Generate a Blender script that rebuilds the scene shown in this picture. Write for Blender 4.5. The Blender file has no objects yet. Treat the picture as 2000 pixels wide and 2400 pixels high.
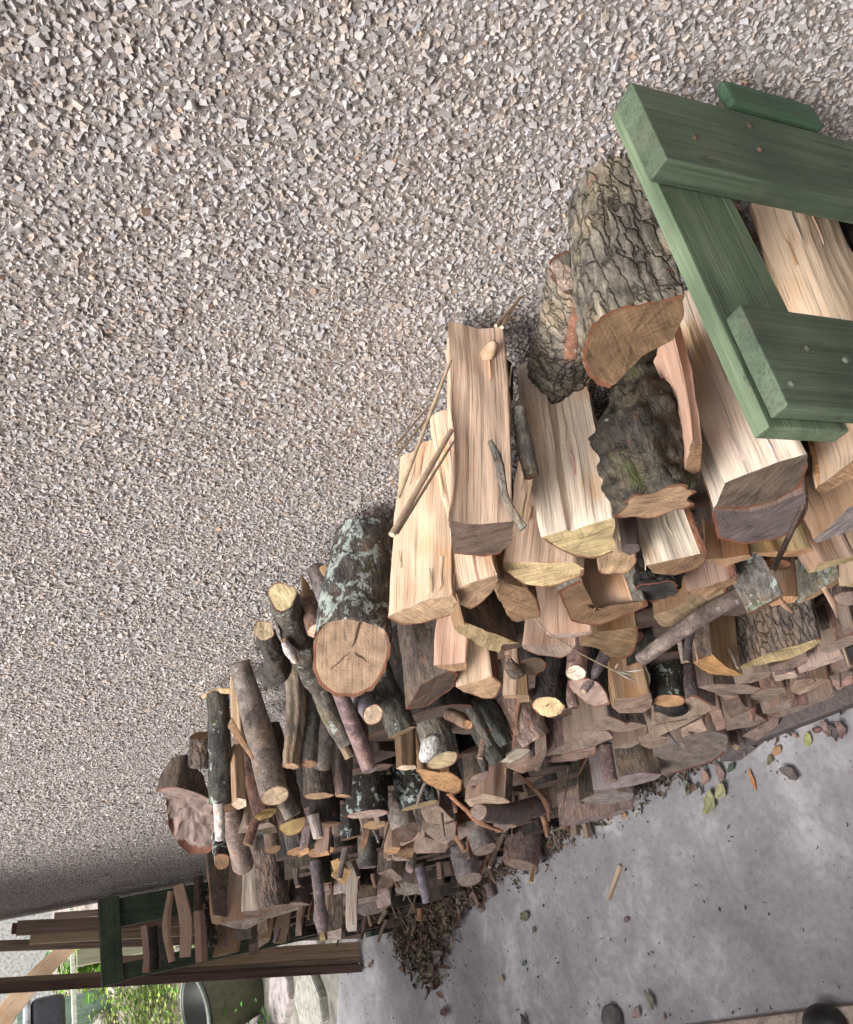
import bpy, bmesh, math, random
import numpy as np
from mathutils import Vector, noise as mn, Matrix
sc=bpy.context.scene
COL=sc.collection
PI=math.pi
# ---------------------------------------------------------------- camera, sky, sun, exposure
th=math.radians(26.0); ph=math.radians(28.9)
Fw=Vector((-math.cos(ph)*math.cos(th),math.sin(ph)*math.cos(th),-math.sin(th)))
Rt=Vector((math.sin(ph),math.cos(ph),0)); Up=Rt.cross(Fw)
cam=bpy.data.cameras.new('camera'); co=bpy.data.objects.new('camera',cam); COL.objects.link(co); sc.camera=co
X,Y,Z=-Up,Rt,-Fw                       # the phone was held turned by a quarter: the house wall runs up the picture's left side
co.matrix_world=Matrix(((X.x,Y.x,Z.x,0),(X.y,Y.y,Z.y,-.48),(X.z,Y.z,Z.z,1.55),(0,0,0,1)))
cam.sensor_fit='VERTICAL'; cam.sensor_height=24.0; cam.sensor_width=20.0; cam.lens=24.0*2050/2400
cam.clip_start=.02; cam.clip_end=400
SUN_DIR=Vector((.06,-.52,.85)).normalized()
W=bpy.data.worlds.new('World'); sc.world=W; W.use_nodes=True
nt=W.node_tree; bg=nt.nodes['Background']; sky=nt.nodes.new('ShaderNodeTexSky')
sky.sky_type='NISHITA'; sky.sun_disc=False; sky.sun_elevation=math.asin(SUN_DIR.z); sky.sun_rotation=math.atan2(SUN_DIR.x,SUN_DIR.y)
sky.air_density=1.0; sky.dust_density=6.0; sky.ozone_density=1.0
hs=nt.nodes.new('ShaderNodeHueSaturation'); hs.inputs['Saturation'].default_value=.25
nt.links.new(sky.outputs[0],hs.inputs['Color']); nt.links.new(hs.outputs[0],bg.inputs['Color']); bg.inputs['Strength'].default_value=.13
sl=bpy.data.lights.new('sun','SUN'); so=bpy.data.objects.new('sun',sl); COL.objects.link(so)
sl.energy=1.3; sl.angle=math.radians(38); sl.color=(1,.965,.945); so.location=(0,-3,6)
so.rotation_euler=(-SUN_DIR).to_track_quat('-Z','Y').to_euler()
vs=sc.view_settings; vs.view_transform='Standard'; vs.look='None'; vs.gamma=1; vs.exposure=1.33; vs.use_curve_mapping=False
sc.cycles.use_denoising=True
sc.cycles.max_bounces=6
# ---------------------------------------------------------------- materials
def mat(name): 
    m=bpy.data.materials.new(name); m.use_nodes=True; return m
class N:
    def __init__(s,m): s.nt=m.node_tree; s.b=s.nt.nodes['Principled BSDF']
    def n(s,t,**k):
        o=s.nt.nodes.new('ShaderNode'+t)
        for a,v in k.items(): setattr(o,a,v)
        return o
    def l(s,a,b): s.nt.links.new(a,b)
    def setv(s,sock,v):
        if hasattr(v,'links') or hasattr(v,'is_linked'): s.l(v,sock)
        else: sock.default_value=v
    def math(s,op,a,b=0,c=0):
        o=s.n('Math',operation=op); s.setv(o.inputs[0],a); s.setv(o.inputs[1],b)
        if op in('MULTIPLY_ADD','COMPARE'): s.setv(o.inputs[2],c)
        return o.outputs[0]
    def noise(s,vec,scale,detail=4,rough=.55,dist=0):
        o=s.n('TexNoise'); s.l(vec,o.inputs['Vector']); o.inputs['Scale'].default_value=scale; o.inputs['Detail'].default_value=detail
        o.inputs['Roughness'].default_value=rough; o.inputs['Distortion'].default_value=dist; return o.outputs['Fac']
    def map(s,vec,scale,loc=None):
        o=s.n('Mapping'); s.l(vec,o.inputs['Vector']); o.inputs['Scale'].default_value=scale
        if loc is not None: s.l(loc,o.inputs['Location'])
        return o.outputs[0]
    def ramp(s,f,stops):
        o=s.n('ValToRGB'); s.l(f,o.inputs[0]); e=o.color_ramp.elements
        while len(e)<len(stops): e.new(.5)
        for q,(p,c) in zip(e,stops): q.position=p; q.color=(c,c,c,1) if not hasattr(c,'__len__') else (*c,1)
        return o.outputs[0]
    def mix(s,f,a,b,mode='MIX'):
        o=s.n('Mix',data_type='RGBA',blend_type=mode); s.setv(o.inputs[0],f); s.setv(o.inputs[6],a if hasattr(a,'links') else (*a,1)); s.setv(o.inputs[7],b if hasattr(b,'links') else (*b,1)); return o.outputs[2]
    def bump(s,h,strength,dist=.002):
        o=s.n('Bump'); s.l(h,o.inputs['Height']); o.inputs['Strength'].default_value=strength; o.inputs['Distance'].default_value=dist; s.l(o.outputs[0],s.b.inputs['Normal'])
    def base(s,c,r=.8):
        s.l(c,s.b.inputs['Base Color']); s.b.inputs['Roughness'].default_value=r; s.b.inputs['Specular IOR Level'].default_value=.25
    def objcol(s): o=s.n('ObjectInfo'); return o.outputs['Color'],o.outputs['Random']
    def rndloc(s,r): 
        o=s.n('CombineXYZ'); k=s.math('MULTIPLY',r,37.0)
        for i in range(3): s.l(k,o.inputs[i])
        return o.outputs[0]
M={}
def build_materials():
    # split wood: grain runs along the log (uv: x across the face, y along the log)
    m=mat('split_wood'); n=N(m); c,r=n.objcol(); uv=n.n('UVMap').outputs[0]; loc=n.rndloc(r)
    g1=n.noise(n.map(uv,(700,11,1),loc),1,5,.72,.2); g2=n.noise(n.map(uv,(110,5,1),loc),1,4,.6,.5); g3=n.noise(n.map(uv,(22,12,1),loc),1,2,.5)
    k=n.math('ADD',n.math('MULTIPLY',g1,1.0),n.math('MULTIPLY',g2,.42)); sh=n.ramp(k,[(.50,.30),(.585,.66),(.66,.96),(.80,1.08),(1.0,1.2)])
    col=n.mix(1,c,sh,'MULTIPLY'); tone=n.ramp(g3,[(.34,(.92,.74,.58)),(.46,(1,.97,.95)),(.56,(1,1,1)),(.68,(.95,.86,.82))]); col=n.mix(.9,col,tone,'MULTIPLY')
    n.base(col,.72); n.bump(k,.8,.002); M['wood']=m
    m=mat('cut_end'); n=N(m); c,r=n.objcol(); uv=n.n('UVMap').outputs[0]; loc=n.rndloc(r)
    ln=n.n('VectorMath',operation='LENGTH'); n.l(uv,ln.inputs[0]); d=ln.outputs['Value']
    wob=n.noise(n.map(uv,(40,40,1),loc),1,3); rr=n.math('SINE',n.math('ADD',n.math('MULTIPLY',d,1700),n.math('MULTIPLY',wob,22)))
    rot=n.n('VectorRotate',rotation_type='Z_AXIS'); n.l(uv,rot.inputs['Vector']); n.l(n.math('MULTIPLY',r,6.28),rot.inputs['Angle']); fine=n.noise(n.map(uv,(600,600,1),loc),1,3)
    saw=n.noise(n.map(rot.outputs[0],(520,22,1),loc),1,3,.6); blot=n.noise(n.map(uv,(42,42,1),loc),1,5,.65)
    k=n.math('ADD',n.math('ADD',n.math('MULTIPLY',rr,.028),n.math('MULTIPLY',saw,.62)),n.math('ADD',n.math('MULTIPLY',blot,.75),n.math('MULTIPLY',fine,.25))); sh=n.ramp(k,[(.58,.36),(.74,.78),(.88,1.08),(1.05,1.42)])
    col=n.mix(1,c,sh,'MULTIPLY'); at=n.n('Attribute',attribute_name='rim').outputs['Fac']
    rm=n.math('MULTIPLY',n.math('GREATER_THAN',n.math('ADD',at,n.math('MULTIPLY',blot,.45)),.84),.85); col=n.mix(rm,col,(.17,.062,.035))
    cr=n.noise(n.map(rot.outputs[0],(14,150,1),loc),1,2,.5,1.0); col=n.mix(n.math('MULTIPLY',n.math('LESS_THAN',cr,.27),.7),col,(.05,.03,.02))
    n.base(col,.8); n.bump(k,.6,.0015); M['end']=m
    def bark(name,sx,sy,amp,lich=0,red=.0,rough=.85,crack=0,cm=.8):
        m=mat('bark_'+name); n=N(m); c,r=n.objcol(); o=n.n('TexCoord').outputs['Object']; loc=n.rndloc(r)
        g=n.noise(n.map(o,(sx,sy,sx),loc),1,8,.7,.5); g2=n.noise(n.map(o,(520,240,520),loc),1,5,.7); g3=n.noise(n.map(o,(26,20,26),loc),1,4)
        k=n.math('ADD',n.math('MULTIPLY',g,.7),n.math('MULTIPLY',g2,.45)); sh=n.ramp(k,[(.38,.22),(.52,.72),(.62,1.15),(.78,2.1)])
        col=n.mix(1,c,sh,'MULTIPLY'); col=n.mix(.75,col,n.ramp(g3,[(.34,(.55,.53,.56)),(.5,(1,1,1)),(.64,(1.35,1.2,1.0))]),'MULTIPLY')
        if crack:
            vo=n.n('TexVoronoi',feature='DISTANCE_TO_EDGE'); vo.inputs['Scale'].default_value=1; wv=n.n('VectorMath',operation='ADD'); nz=n.n('TexNoise'); nz.inputs['Scale'].default_value=70; nz.inputs['Detail'].default_value=4; n.l(o,nz.inputs['Vector'])
            n.l(n.map(o,(crack,crack*.17,crack),loc),wv.inputs[0]); n.l(nz.outputs['Color'],wv.inputs[1]); n.l(wv.outputs[0],vo.inputs['Vector']); ck=n.ramp(vo.outputs['Distance'],[(.0,0.0),(.10,.85),(.3,1.0)])
            col=n.mix(cm,col,n.ramp(vo.outputs['Distance'],[(.0,.16),(.07,.75),(.16,1.05)]),'MULTIPLY'); k=n.math('ADD',n.math('MULTIPLY',k,.7),n.math('MULTIPLY',ck,cm*.9))
        if red: col=n.mix(n.math('MULTIPLY',n.math('GREATER_THAN',n.noise(n.map(o,(60,45,60),loc),1,4),.66),red),col,(.25,.095,.045))
        if name=='smooth':
            s3=n.noise(n.map(o,(150,110,150),loc),1,3,.6); col=n.mix(n.math('MULTIPLY',n.math('GREATER_THAN',s3,.655),.55),col,(.38,.37,.35)); s4=n.noise(n.map(o,(60,150,60),loc),1,4,.6); col=n.mix(n.math('MULTIPLY',n.math('LESS_THAN',s4,.36),.6),col,(.05,.042,.04))
        if lich:
            lf=n.noise(n.map(o,(48,40,48),loc),1,6,.72,.4); lm=n.math('MULTIPLY',n.math('GREATER_THAN',lf,n.math('ADD',n.math('MULTIPLY',r,.11),lich-.05)),.9)
            lc=n.ramp(g2,[(.35,(.20,.24,.22)),(.5,(.40,.46,.43)),(.68,(.58,.62,.57))]); col=n.mix(lm,col,lc)
            gm=n.noise(n.map(o,(30,26,30),loc),1,5,.7); col=n.mix(n.math('MULTIPLY',n.math('GREATER_THAN',gm,.62),.6),col,(.085,.10,.035))
            k=n.math('ADD',k,n.math('MULTIPLY',lm,.25))
        n.base(col,rough); n.bump(k,.8,amp); M[name]=m
    bark('rough',120,50,.0025,0,.5,.85,170,.35); bark('fissure',150,45,.004,0,.3,.85,105,.75); bark('fibre',230,14,.003,0,.3); bark('smooth',95,75,.0008,0,.12,.6)
    bark('lichen',120,70,.0025,.575,.3,.85,190,.25); bark('burl',110,110,.003,.66,.25,.7,150,.3)
    # painted green timber
    for gname,gs in (('green',(420,420,9)),('green_rail',(420,9,420))):
        m=mat('green_paint'); n=N(m); o=n.n('TexCoord').outputs['Object']; r=n.objcol()[1]; loc=n.rndloc(r)
        a=n.noise(n.map(o,(14,14,14),loc),1,4); b=n.noise(n.map(o,(46,46,46),loc),1,5,.65); s2=n.noise(n.map(o,gs,loc),1,4,.65); s3=n.noise(n.map(o,tuple(x*.16+2 for x in gs),loc),1,4,.6)
        col=n.ramp(n.math('ADD',n.math('MULTIPLY',a,.5),n.math('MULTIPLY',s3,.5)),[(.36,(.050,.073,.048)),(.5,(.078,.108,.070)),(.64,(.120,.158,.105))]); col=n.mix(.8,col,n.ramp(s2,[(.34,.62),(.5,1.0),(.68,1.22)]),'MULTIPLY')
        col=n.mix(n.math('MULTIPLY',n.math('GREATER_THAN',b,.585),.3),col,(.12,.115,.078)); col=n.mix(n.math('MULTIPLY',n.math('GREATER_THAN',n.noise(n.map(o,tuple(x*.1+18 for x in gs),loc),1,4,.6),.66),.6),col,(.040,.042,.036)); col=n.mix(1,col,n.objcol()[0],'MULTIPLY')
        n.base(col,.62); n.b.inputs['Specular IOR Level'].default_value=.3; n.bump(n.math('ADD',n.math('MULTIPLY',s2,1.3),b),.6,.0012); M[gname]=m
    # wall mortar and pebbles
    m=mat('mortar'); n=N(m); o=n.n('TexCoord').outputs['Object']
    a=n.noise(o,9,4); b=n.noise(o,380,5,.7); col=n.mix(1,n.ramp(a,[(.35,(.36,.305,.275)),(.65,(.43,.385,.36))]),n.ramp(b,[(.35,.55),(.65,1.15)]),'MULTIPLY'); n.base(col,.95); n.bump(b,1,.003); M['mortar']=m
    m=mat('pebble'); n=N(m); at=n.n('Attribute',attribute_name='tint').outputs['Color']; o=n.n('TexCoord').outputs['Object']
    col=n.mix(1,at,n.ramp(n.noise(o,700,3),[(.3,.75),(.7,1.15)]),'MULTIPLY'); n.base(col,.8); M['pebble']=m
    m=mat('pebble_single'); n=N(m); c,r=n.objcol(); o=n.n('TexCoord').outputs['Object']
    col=n.mix(1,c,n.ramp(n.noise(o,700,3),[(.3,.75),(.7,1.15)]),'MULTIPLY'); n.base(col,.8); M['pebble1']=m
    # concrete
    m=mat('concrete'); n=N(m); o=n.n('TexCoord').outputs['Object']
    a=n.noise(o,1.6,5,.6); b=n.noise(o,9,6,.7,.6); d=n.noise(o,60,5,.7); e=n.noise(o,420,3)
    col=n.ramp(n.math('ADD',n.math('MULTIPLY',a,.72),n.math('MULTIPLY',b,.33)),[(.36,(.20,.189,.197)),(.47,(.29,.276,.287)),(.55,(.36,.346,.357)),(.62,(.52,.505,.518)),(.72,(.64,.63,.64))])
    col=n.mix(.8,col,n.ramp(d,[(.3,.72),(.5,1.0),(.7,1.12)]),'MULTIPLY'); col=n.mix(n.math('MULTIPLY',n.math('GREATER_THAN',n.noise(o,95,2),.72),.75),col,(.09,.08,.075))
    n.base(col,.75); n.bump(n.math('ADD',n.math('MULTIPLY',e,.4),d),.35,.002); M['concrete']=m
    # plain tinted, slightly mottled
    def plain(name,rough=.7,sc=60,spec=.3,lo=.7,hi=1.25,bmp=.4):
        m=mat(name); n=N(m); c,r=n.objcol(); o=n.n('TexCoord').outputs['Object']; g=n.noise(n.map(o,(1,1,1),n.rndloc(r)),sc,5,.6)
        n.base(n.mix(1,c,n.ramp(g,[(.32,lo),(.5,1),(.68,hi)]),'MULTIPLY'),rough); n.b.inputs['Specular IOR Level'].default_value=spec; n.bump(g,bmp,.002); M[name]=m
    plain('leaf',.55,120); plain('stone',.85,26,lo=.55,hi=1.3); plain('rubber',.4,40,.5); plain('soil',.95,8,lo=.5,hi=1.5); plain('metal',.35,12,.5,.5,1.5)
    m=mat('leafmass'); n=N(m); at=n.n('Attribute',attribute_name='tint').outputs['Color']; n.base(at,.6); M['leafmass']=m
    m=mat('old_plank'); n=N(m); c,r=n.objcol(); o=n.n('TexCoord').outputs['Object']; g=n.noise(n.map(o,(140,140,5),n.rndloc(r)),1,4,.6); g2=n.noise(n.map(o,(20,20,4),n.rndloc(r)),1,3)
    col=n.mix(1,c,n.ramp(n.math('ADD',n.math('MULTIPLY',g,.7),n.math('MULTIPLY',g2,.4)),[(.38,.5),(.55,1),(.72,1.25)]),'MULTIPLY'); n.base(col,.8); n.bump(g,.5,.002); M['plank']=m
build_materials()
# ---------------------------------------------------------------- helpers
def mesh_obj(name,verts,faces,m,parent=None,loc=(0,0,0),col=None,uvs=None,attr=None,smooth=False):
    me=bpy.data.meshes.new(name); me.from_pydata([tuple(v) for v in verts],[],faces)
    if uvs is not None:
        u=me.uv_layers.new(name='UVMap'); li=np.empty(len(me.loops),np.int32); me.loops.foreach_get('vertex_index',li)
        u.data.foreach_set('uv',np.asarray(uvs,np.float32)[li].ravel())
    if attr:
        for k,v in attr.items():
            a=me.attributes.new(k,'FLOAT','POINT'); a.data.foreach_set('value',np.asarray(v,np.float32))
    if smooth: me.polygons.foreach_set('use_smooth',np.ones(len(me.polygons),bool))
    me.materials.append(m); me.update()
    o=bpy.data.objects.new(name,me); COL.objects.link(o); o.location=loc
    if parent: o.parent=parent
    if col is not None: o.color=(*col,1)
    return o
def empty(name,loc,label,cat,group=None):
    o=bpy.data.objects.new(name,None); COL.objects.link(o); o.location=loc; o.empty_display_size=.05
    tag(o,label,cat,group); return o
def tag(o,label,cat,group=None):
    o['label']=label; o['category']=cat
    if group: o['group']=group
    return o
def jit(c,k=.06,r=random): 
    f=1+r.uniform(-k,k); return tuple(max(.01,x*f*(1+r.uniform(-k*.3,k*.3))) for x in c)
def box(name,a,b,m,parent=None,bev=.002,col=(1,1,1),loc=None,rot=None,seg=2):
    bm=bmesh.new(); bmesh.ops.create_cube(bm,size=1)
    for v in bm.verts: v.co=Vector((a[0]+(v.co.x+.5)*(b[0]-a[0]),a[1]+(v.co.y+.5)*(b[1]-a[1]),a[2]+(v.co.z+.5)*(b[2]-a[2])))
    if bev: bmesh.ops.bevel(bm,geom=list(bm.edges),offset=bev,segments=seg,affect='EDGES',profile=.6)
    me=bpy.data.meshes.new(name); bm.to_mesh(me); bm.free(); me.materials.append(m)
    o=bpy.data.objects.new(name,me); COL.objects.link(o); o.color=(*col,1)
    if parent: o.parent=parent
    if loc: o.location=loc
    if rot: o.rotation_euler=rot
    return o
def disp(bt,p,u,v,seed,k=1.):
    n=mn.noise
    if bt=='wood': return .0023*math.tanh(6*n((u*40+seed,v*5,seed+4)))+.0011*n((u*260+seed,v*7,seed))+.0022*n((u*45+seed,v*13,seed*2))+.0012*n((u*110,v*30+seed,3))+.0042*n((u*13+seed,v*10,seed*3))
    if bt=='fissure': 
        a=abs(n((u*130+seed,v*26,seed))); return .0012-.0026*max(0,.24-a)/.24+.0012*n((u*190,v*70+seed,1))+.002*n((u*30,v*20,seed))
    if bt=='fibre': return .003*n((u*190+seed,v*11,seed))+.0025*n((u*60,v*14+seed,2))
    if bt=='burl': return .0075*n((p[0]*52+seed,p[1]*52,p[2]*52))+.0042*abs(n((p[0]*120,p[1]*120+seed,p[2]*120)))+.0015*n((p[0]*260,p[1]*260+seed,p[2]*260))
    if bt=='smooth': return .0012*n((u*40+seed,v*22,seed))+.0003*n((u*200,v*90,seed))
    if bt=='lichen': return .0022*n((u*65+seed,v*32,seed))+.0016*n((u*170,v*120+seed,2))
    return .0026*n((u*70+seed,v*28,seed))+.0014*n((u*180,v*85+seed,2))
SEED=[0]
CAT={'split_log':'split log','round_log':'log','stick':'stick','bark_flake':'bark piece','bark_strip':'bark strip','bark_slab':'bark piece','branch':'branch','burl_log':'burl','bracket_fungus':'fungus','stump':'stump','bark_roll':'bark roll','grass_stem':'grass stem'}
GRP={'split_log':'split firewood in the stack','round_log':'round firewood in the stack','stick':'loose sticks on the stack','bark_flake':'bark pieces on the stack','bark_strip':'bark pieces on the stack','bark_slab':'bark pieces on the stack','branch':'branches in the stack'}
def cap(parent,ring,ax,pith,rimv,col,seed,inward=False,amp=0):
    """sawn end: rings shrinking to the middle"""
    n=len(ring); c=ring.mean(0); e1=ring[0]-c; e1=e1-ax*(e1@ax); e1/=np.linalg.norm(e1)+1e-9; e2=np.cross(ax,e1)
    V=[];U=[];A=[]; sr=ring.copy()
    for _ in range(max(6,n//8)): sr=.5*sr+.25*(np.roll(sr,1,0)+np.roll(sr,-1,0))
    LV=([(1,1.),(.945,.85),(.89,.0),(.6,0),(.3,0)] if not amp else [(1,1.),(.95,.6),(.82,0),(.7,0),(.58,0),(.46,0),(.34,0),(.22,0),(.1,0)]); K_=len(LV)-1
    for k,(s,rm) in enumerate(LV):
        for i in range(n):
            p=c+((ring[i] if k==0 else (ring[i]*.5+sr[i]*.5 if k==1 else sr[i]))-c)*s
            if k>=1: p=p+ax*(.0009*mn.noise((p[0]*240,p[1]*240,p[2]*240+seed))+.0012*mn.noise((p[0]*70+seed,p[1]*70,p[2]*70))+amp*(abs(mn.noise((p[0]*28+seed,p[1]*28,p[2]*28)))+.5*mn.noise((p[0]*75+seed,p[1]*75,p[2]*75))))
            V.append(p); q=p-pith; U.append((q@e1,q@e2)); A.append(rm*rimv[i])
    V.append(c); q=c-pith; U.append((q@e1,q@e2)); A.append(0)
    F=[]
    for k in range(K_):
        for i in range(n):
            j=(i+1)%n; a=[k*n+i,k*n+j,(k+1)*n+j,(k+1)*n+i]; F.append(a if inward else a[::-1])
    for i in range(n):
        j=(i+1)%n; a=[K_*n+i,K_*n+j,(K_+1)*n]; F.append(a if inward else a[::-1])
    return mesh_obj('cut_end',V,F,M['end'],parent,(0,0,0),col,U,{'rim':A},True)
def split_log(d):
    SEED[0]+=1; seed=SEED[0]*3.17; rg=random.Random(SEED[0])
    P=np.array(d['pts']); ax=np.array(d['ax'],float); ax/=np.linalg.norm(ax); L=d['L']; det=d['det']
    ctr=P.mean(0); ref=np.array([1.,0,0]); e1=ref-ax*(ref@ax); e1/=np.linalg.norm(e1); e2=np.cross(ax,e1)
    d['ed']=''.join('wb'[k] for k in d['ed'])
    Q=np.stack([(P-ctr)@e1,(P-ctr)@e2],1); ed=d['ed']
    H=(P-ctr)@ax
    area=.5*sum(Q[i][0]*Q[(i+1)%len(Q)][1]-Q[(i+1)%len(Q)][0]*Q[i][1] for i in range(len(Q)))
    if area<0: Q=Q[::-1]; H=H[::-1]; ed=(ed[:-1][::-1]+ed[-1])
    per=sum(np.linalg.norm(Q[(i+1)%len(Q)]-Q[i]) for i in range(len(Q)))
    step=max(per/(130 if det==2 else 60),.0018)
    S_=[];T_=[];U_=[];Hh=[]; u=0
    for i in range(len(Q)):
        a,b=Q[i],Q[(i+1)%len(Q)]; ha,hb=H[i],H[(i+1)%len(Q)]; l=np.linalg.norm(b-a); m=max(1,int(round(l/step)))
        for k in range(m): S_.append(a+(b-a)*k/m); Hh.append(ha+(hb-ha)*k/m); T_.append(ed[i]); U_.append(u+l*k/m)
        u+=l
    S_=np.array(S_); Hh=np.array(Hh); n=len(S_)
    for _ in range(2):
        sm=(np.roll(S_,1,0)+np.roll(S_,-1,0))/2; kk=np.array([.5 if t=='b' else .25 for t in T_])[:,None]; S_=S_*(1-kk)+sm*kk
    tan=np.roll(S_,-1,0)-np.roll(S_,1,0); nor=np.stack([tan[:,1],-tan[:,0]],1); nor/=np.linalg.norm(nor,axis=1)[:,None]+1e-9
    Mx=max(4,int(L/(.006 if det==2 else .014)))
    bow=rg.uniform(-.004,.004); tw=rg.uniform(-.13,.13)
    V=np.zeros((Mx+1,n,3)); UV=np.zeros((Mx+1,n,2))
    for j in range(Mx+1):
        f=j/Mx; v=L*f; s=1+(d['tap']-1)*f; a=tw*f; ca,sa=math.cos(a),math.sin(a); bo=bow*4*f*(1-f)
        for i in range(n):
            q=S_[i]*s; h=Hh[i]*(1-f); base=ctr+e1*q[0]+e2*q[1]+ax*(v+h)
            dd=disp('wood' if T_[i]=='w' else d['bt'],base,U_[i],v,seed)
            if per<.12: dd*=max(.35,per/.12)
            if j==0: dd*=.45
            elif j==1: dd*=.75
            x,y=q+nor[i]*dd; x,y=ca*x-sa*y,sa*x+ca*y
            V[j,i]=ctr+e1*x+e2*(y+bo)+ax*(v+h); UV[j,i]=(U_[i],v)
    root=empty(d['name'],tuple(ctr),d['label'],CAT[d['name']],GRP.get(d['name']))
    V-=ctr
    wood=jit(d['wood'],.08,rg); bark=jit(d['bark'],.1,rg); endc=jit(d['end'],.06,rg)
    for ty,nm,mt,cc in (('w','split_face','wood',wood),('b','bark',d['bt'],bark)):
        idx=[i for i in range(n) if T_[i]==ty]
        if not idx: continue
        vs_=[];us=[];F=[];mp={}
        def vid(j,i,wrap=False):
            key=(j,i,wrap)
            if key not in mp:
                mp[key]=len(vs_); vs_.append(V[j,i]); us.append((UV[j,i][0]+(per if wrap else 0),UV[j,i][1]))
            return mp[key]
        for i in idx:
            k=(i+1)%n; w=(k==0)
            for j in range(Mx): F.append([vid(j,i),vid(j+1,i),vid(j+1,k,w),vid(j,k,w)][::-1])
        mesh_obj(nm,vs_,F,M[mt],root,(0,0,0),cc,us,None,True)
    if det==2 and L>.1:
        wi=[i for i in range(n) if T_[i]=='w' and T_[(i+3)%n]=='w' and T_[i-3]=='w' and (nor[i]@np.array([e1[2],e2[2]])>.1 or nor[i]@np.array([e1[0],e2[0]])>.3)]
        for q in range(7 if wi else 0):
            i=rg.choice(wi); j0=rg.randint(0,Mx-4); j1=min(Mx,j0+rg.randint(3,max(4,Mx//3))); w=rg.uniform(.0008,.0022); lift=rg.uniform(.0012,.004)
            nn_=e1*nor[i][0]+e2*nor[i][1]; tt=np.cross(ax,nn_); SV=[];SU=[]; flip=rg.random()<.5
            for k in range(5):
                f=k/4; g=f if not flip else 1-f; p=V[int(round(j0+(j1-j0)*f)),i]+tt*(g*w*rg.uniform(-1,1)); ww=w*(1-g)**.6+.0002; h=.0003+lift*g**1.6
                for a,b in ((-1,0),(0,.0009),(1,0)): SV.append(p+tt*ww*a+nn_*(h+b)); SU.append((U_[i]+ww*a+q,f*.04))
            SF=[]
            for k in range(4):
                for a in (0,1): SF.append([k*3+a,k*3+a+1,k*3+a+4,k*3+a+3])
            for k in range(4): SF.append([k*3,k*3+3,k*3+5,k*3+2])
            mesh_obj('splinter',SV,SF,M['wood'],root,(0,0,0),tuple(min(.9,c*rg.uniform(.85,1.15)) for c in wood),SU)
    bi=[i for i in range(n) if T_[i]=='b']
    c0=V[0].mean(0); bm_=V[0][bi].mean(0) if bi else c0+np.array([.03,.01,.02])
    pith=c0-(bm_-c0)*(1.0 if len(bi)<.8*n else .1)
    rim=[1. if t=='b' else 0. for t in T_]
    cap(root,V[0],ax,pith,rim,endc,seed,False,.022 if d['name']=='stump' else 0)
    cap(root,V[-1],ax,pith+ax*L,rim,endc,seed+5,True)
    return root
def spline(P,n):
    P=[np.array(p,float) for p in P]
    if len(P)==2: return [P[0]+(P[1]-P[0])*t for t in np.linspace(0,1,n)]
    E=[2*P[0]-P[1]]+P+[2*P[-1]-P[-2]]; out=[]; m=len(P)-1
    for t in np.linspace(0,m,n):
        i=min(int(t),m-1); f=t-i; a,b,c,e=E[i:i+4]
        out.append(.5*((2*b)+(c-a)*f+(2*a-5*b+4*c-e)*f*f+(3*b-a-3*c+e)*f**3))
    return out
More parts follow.
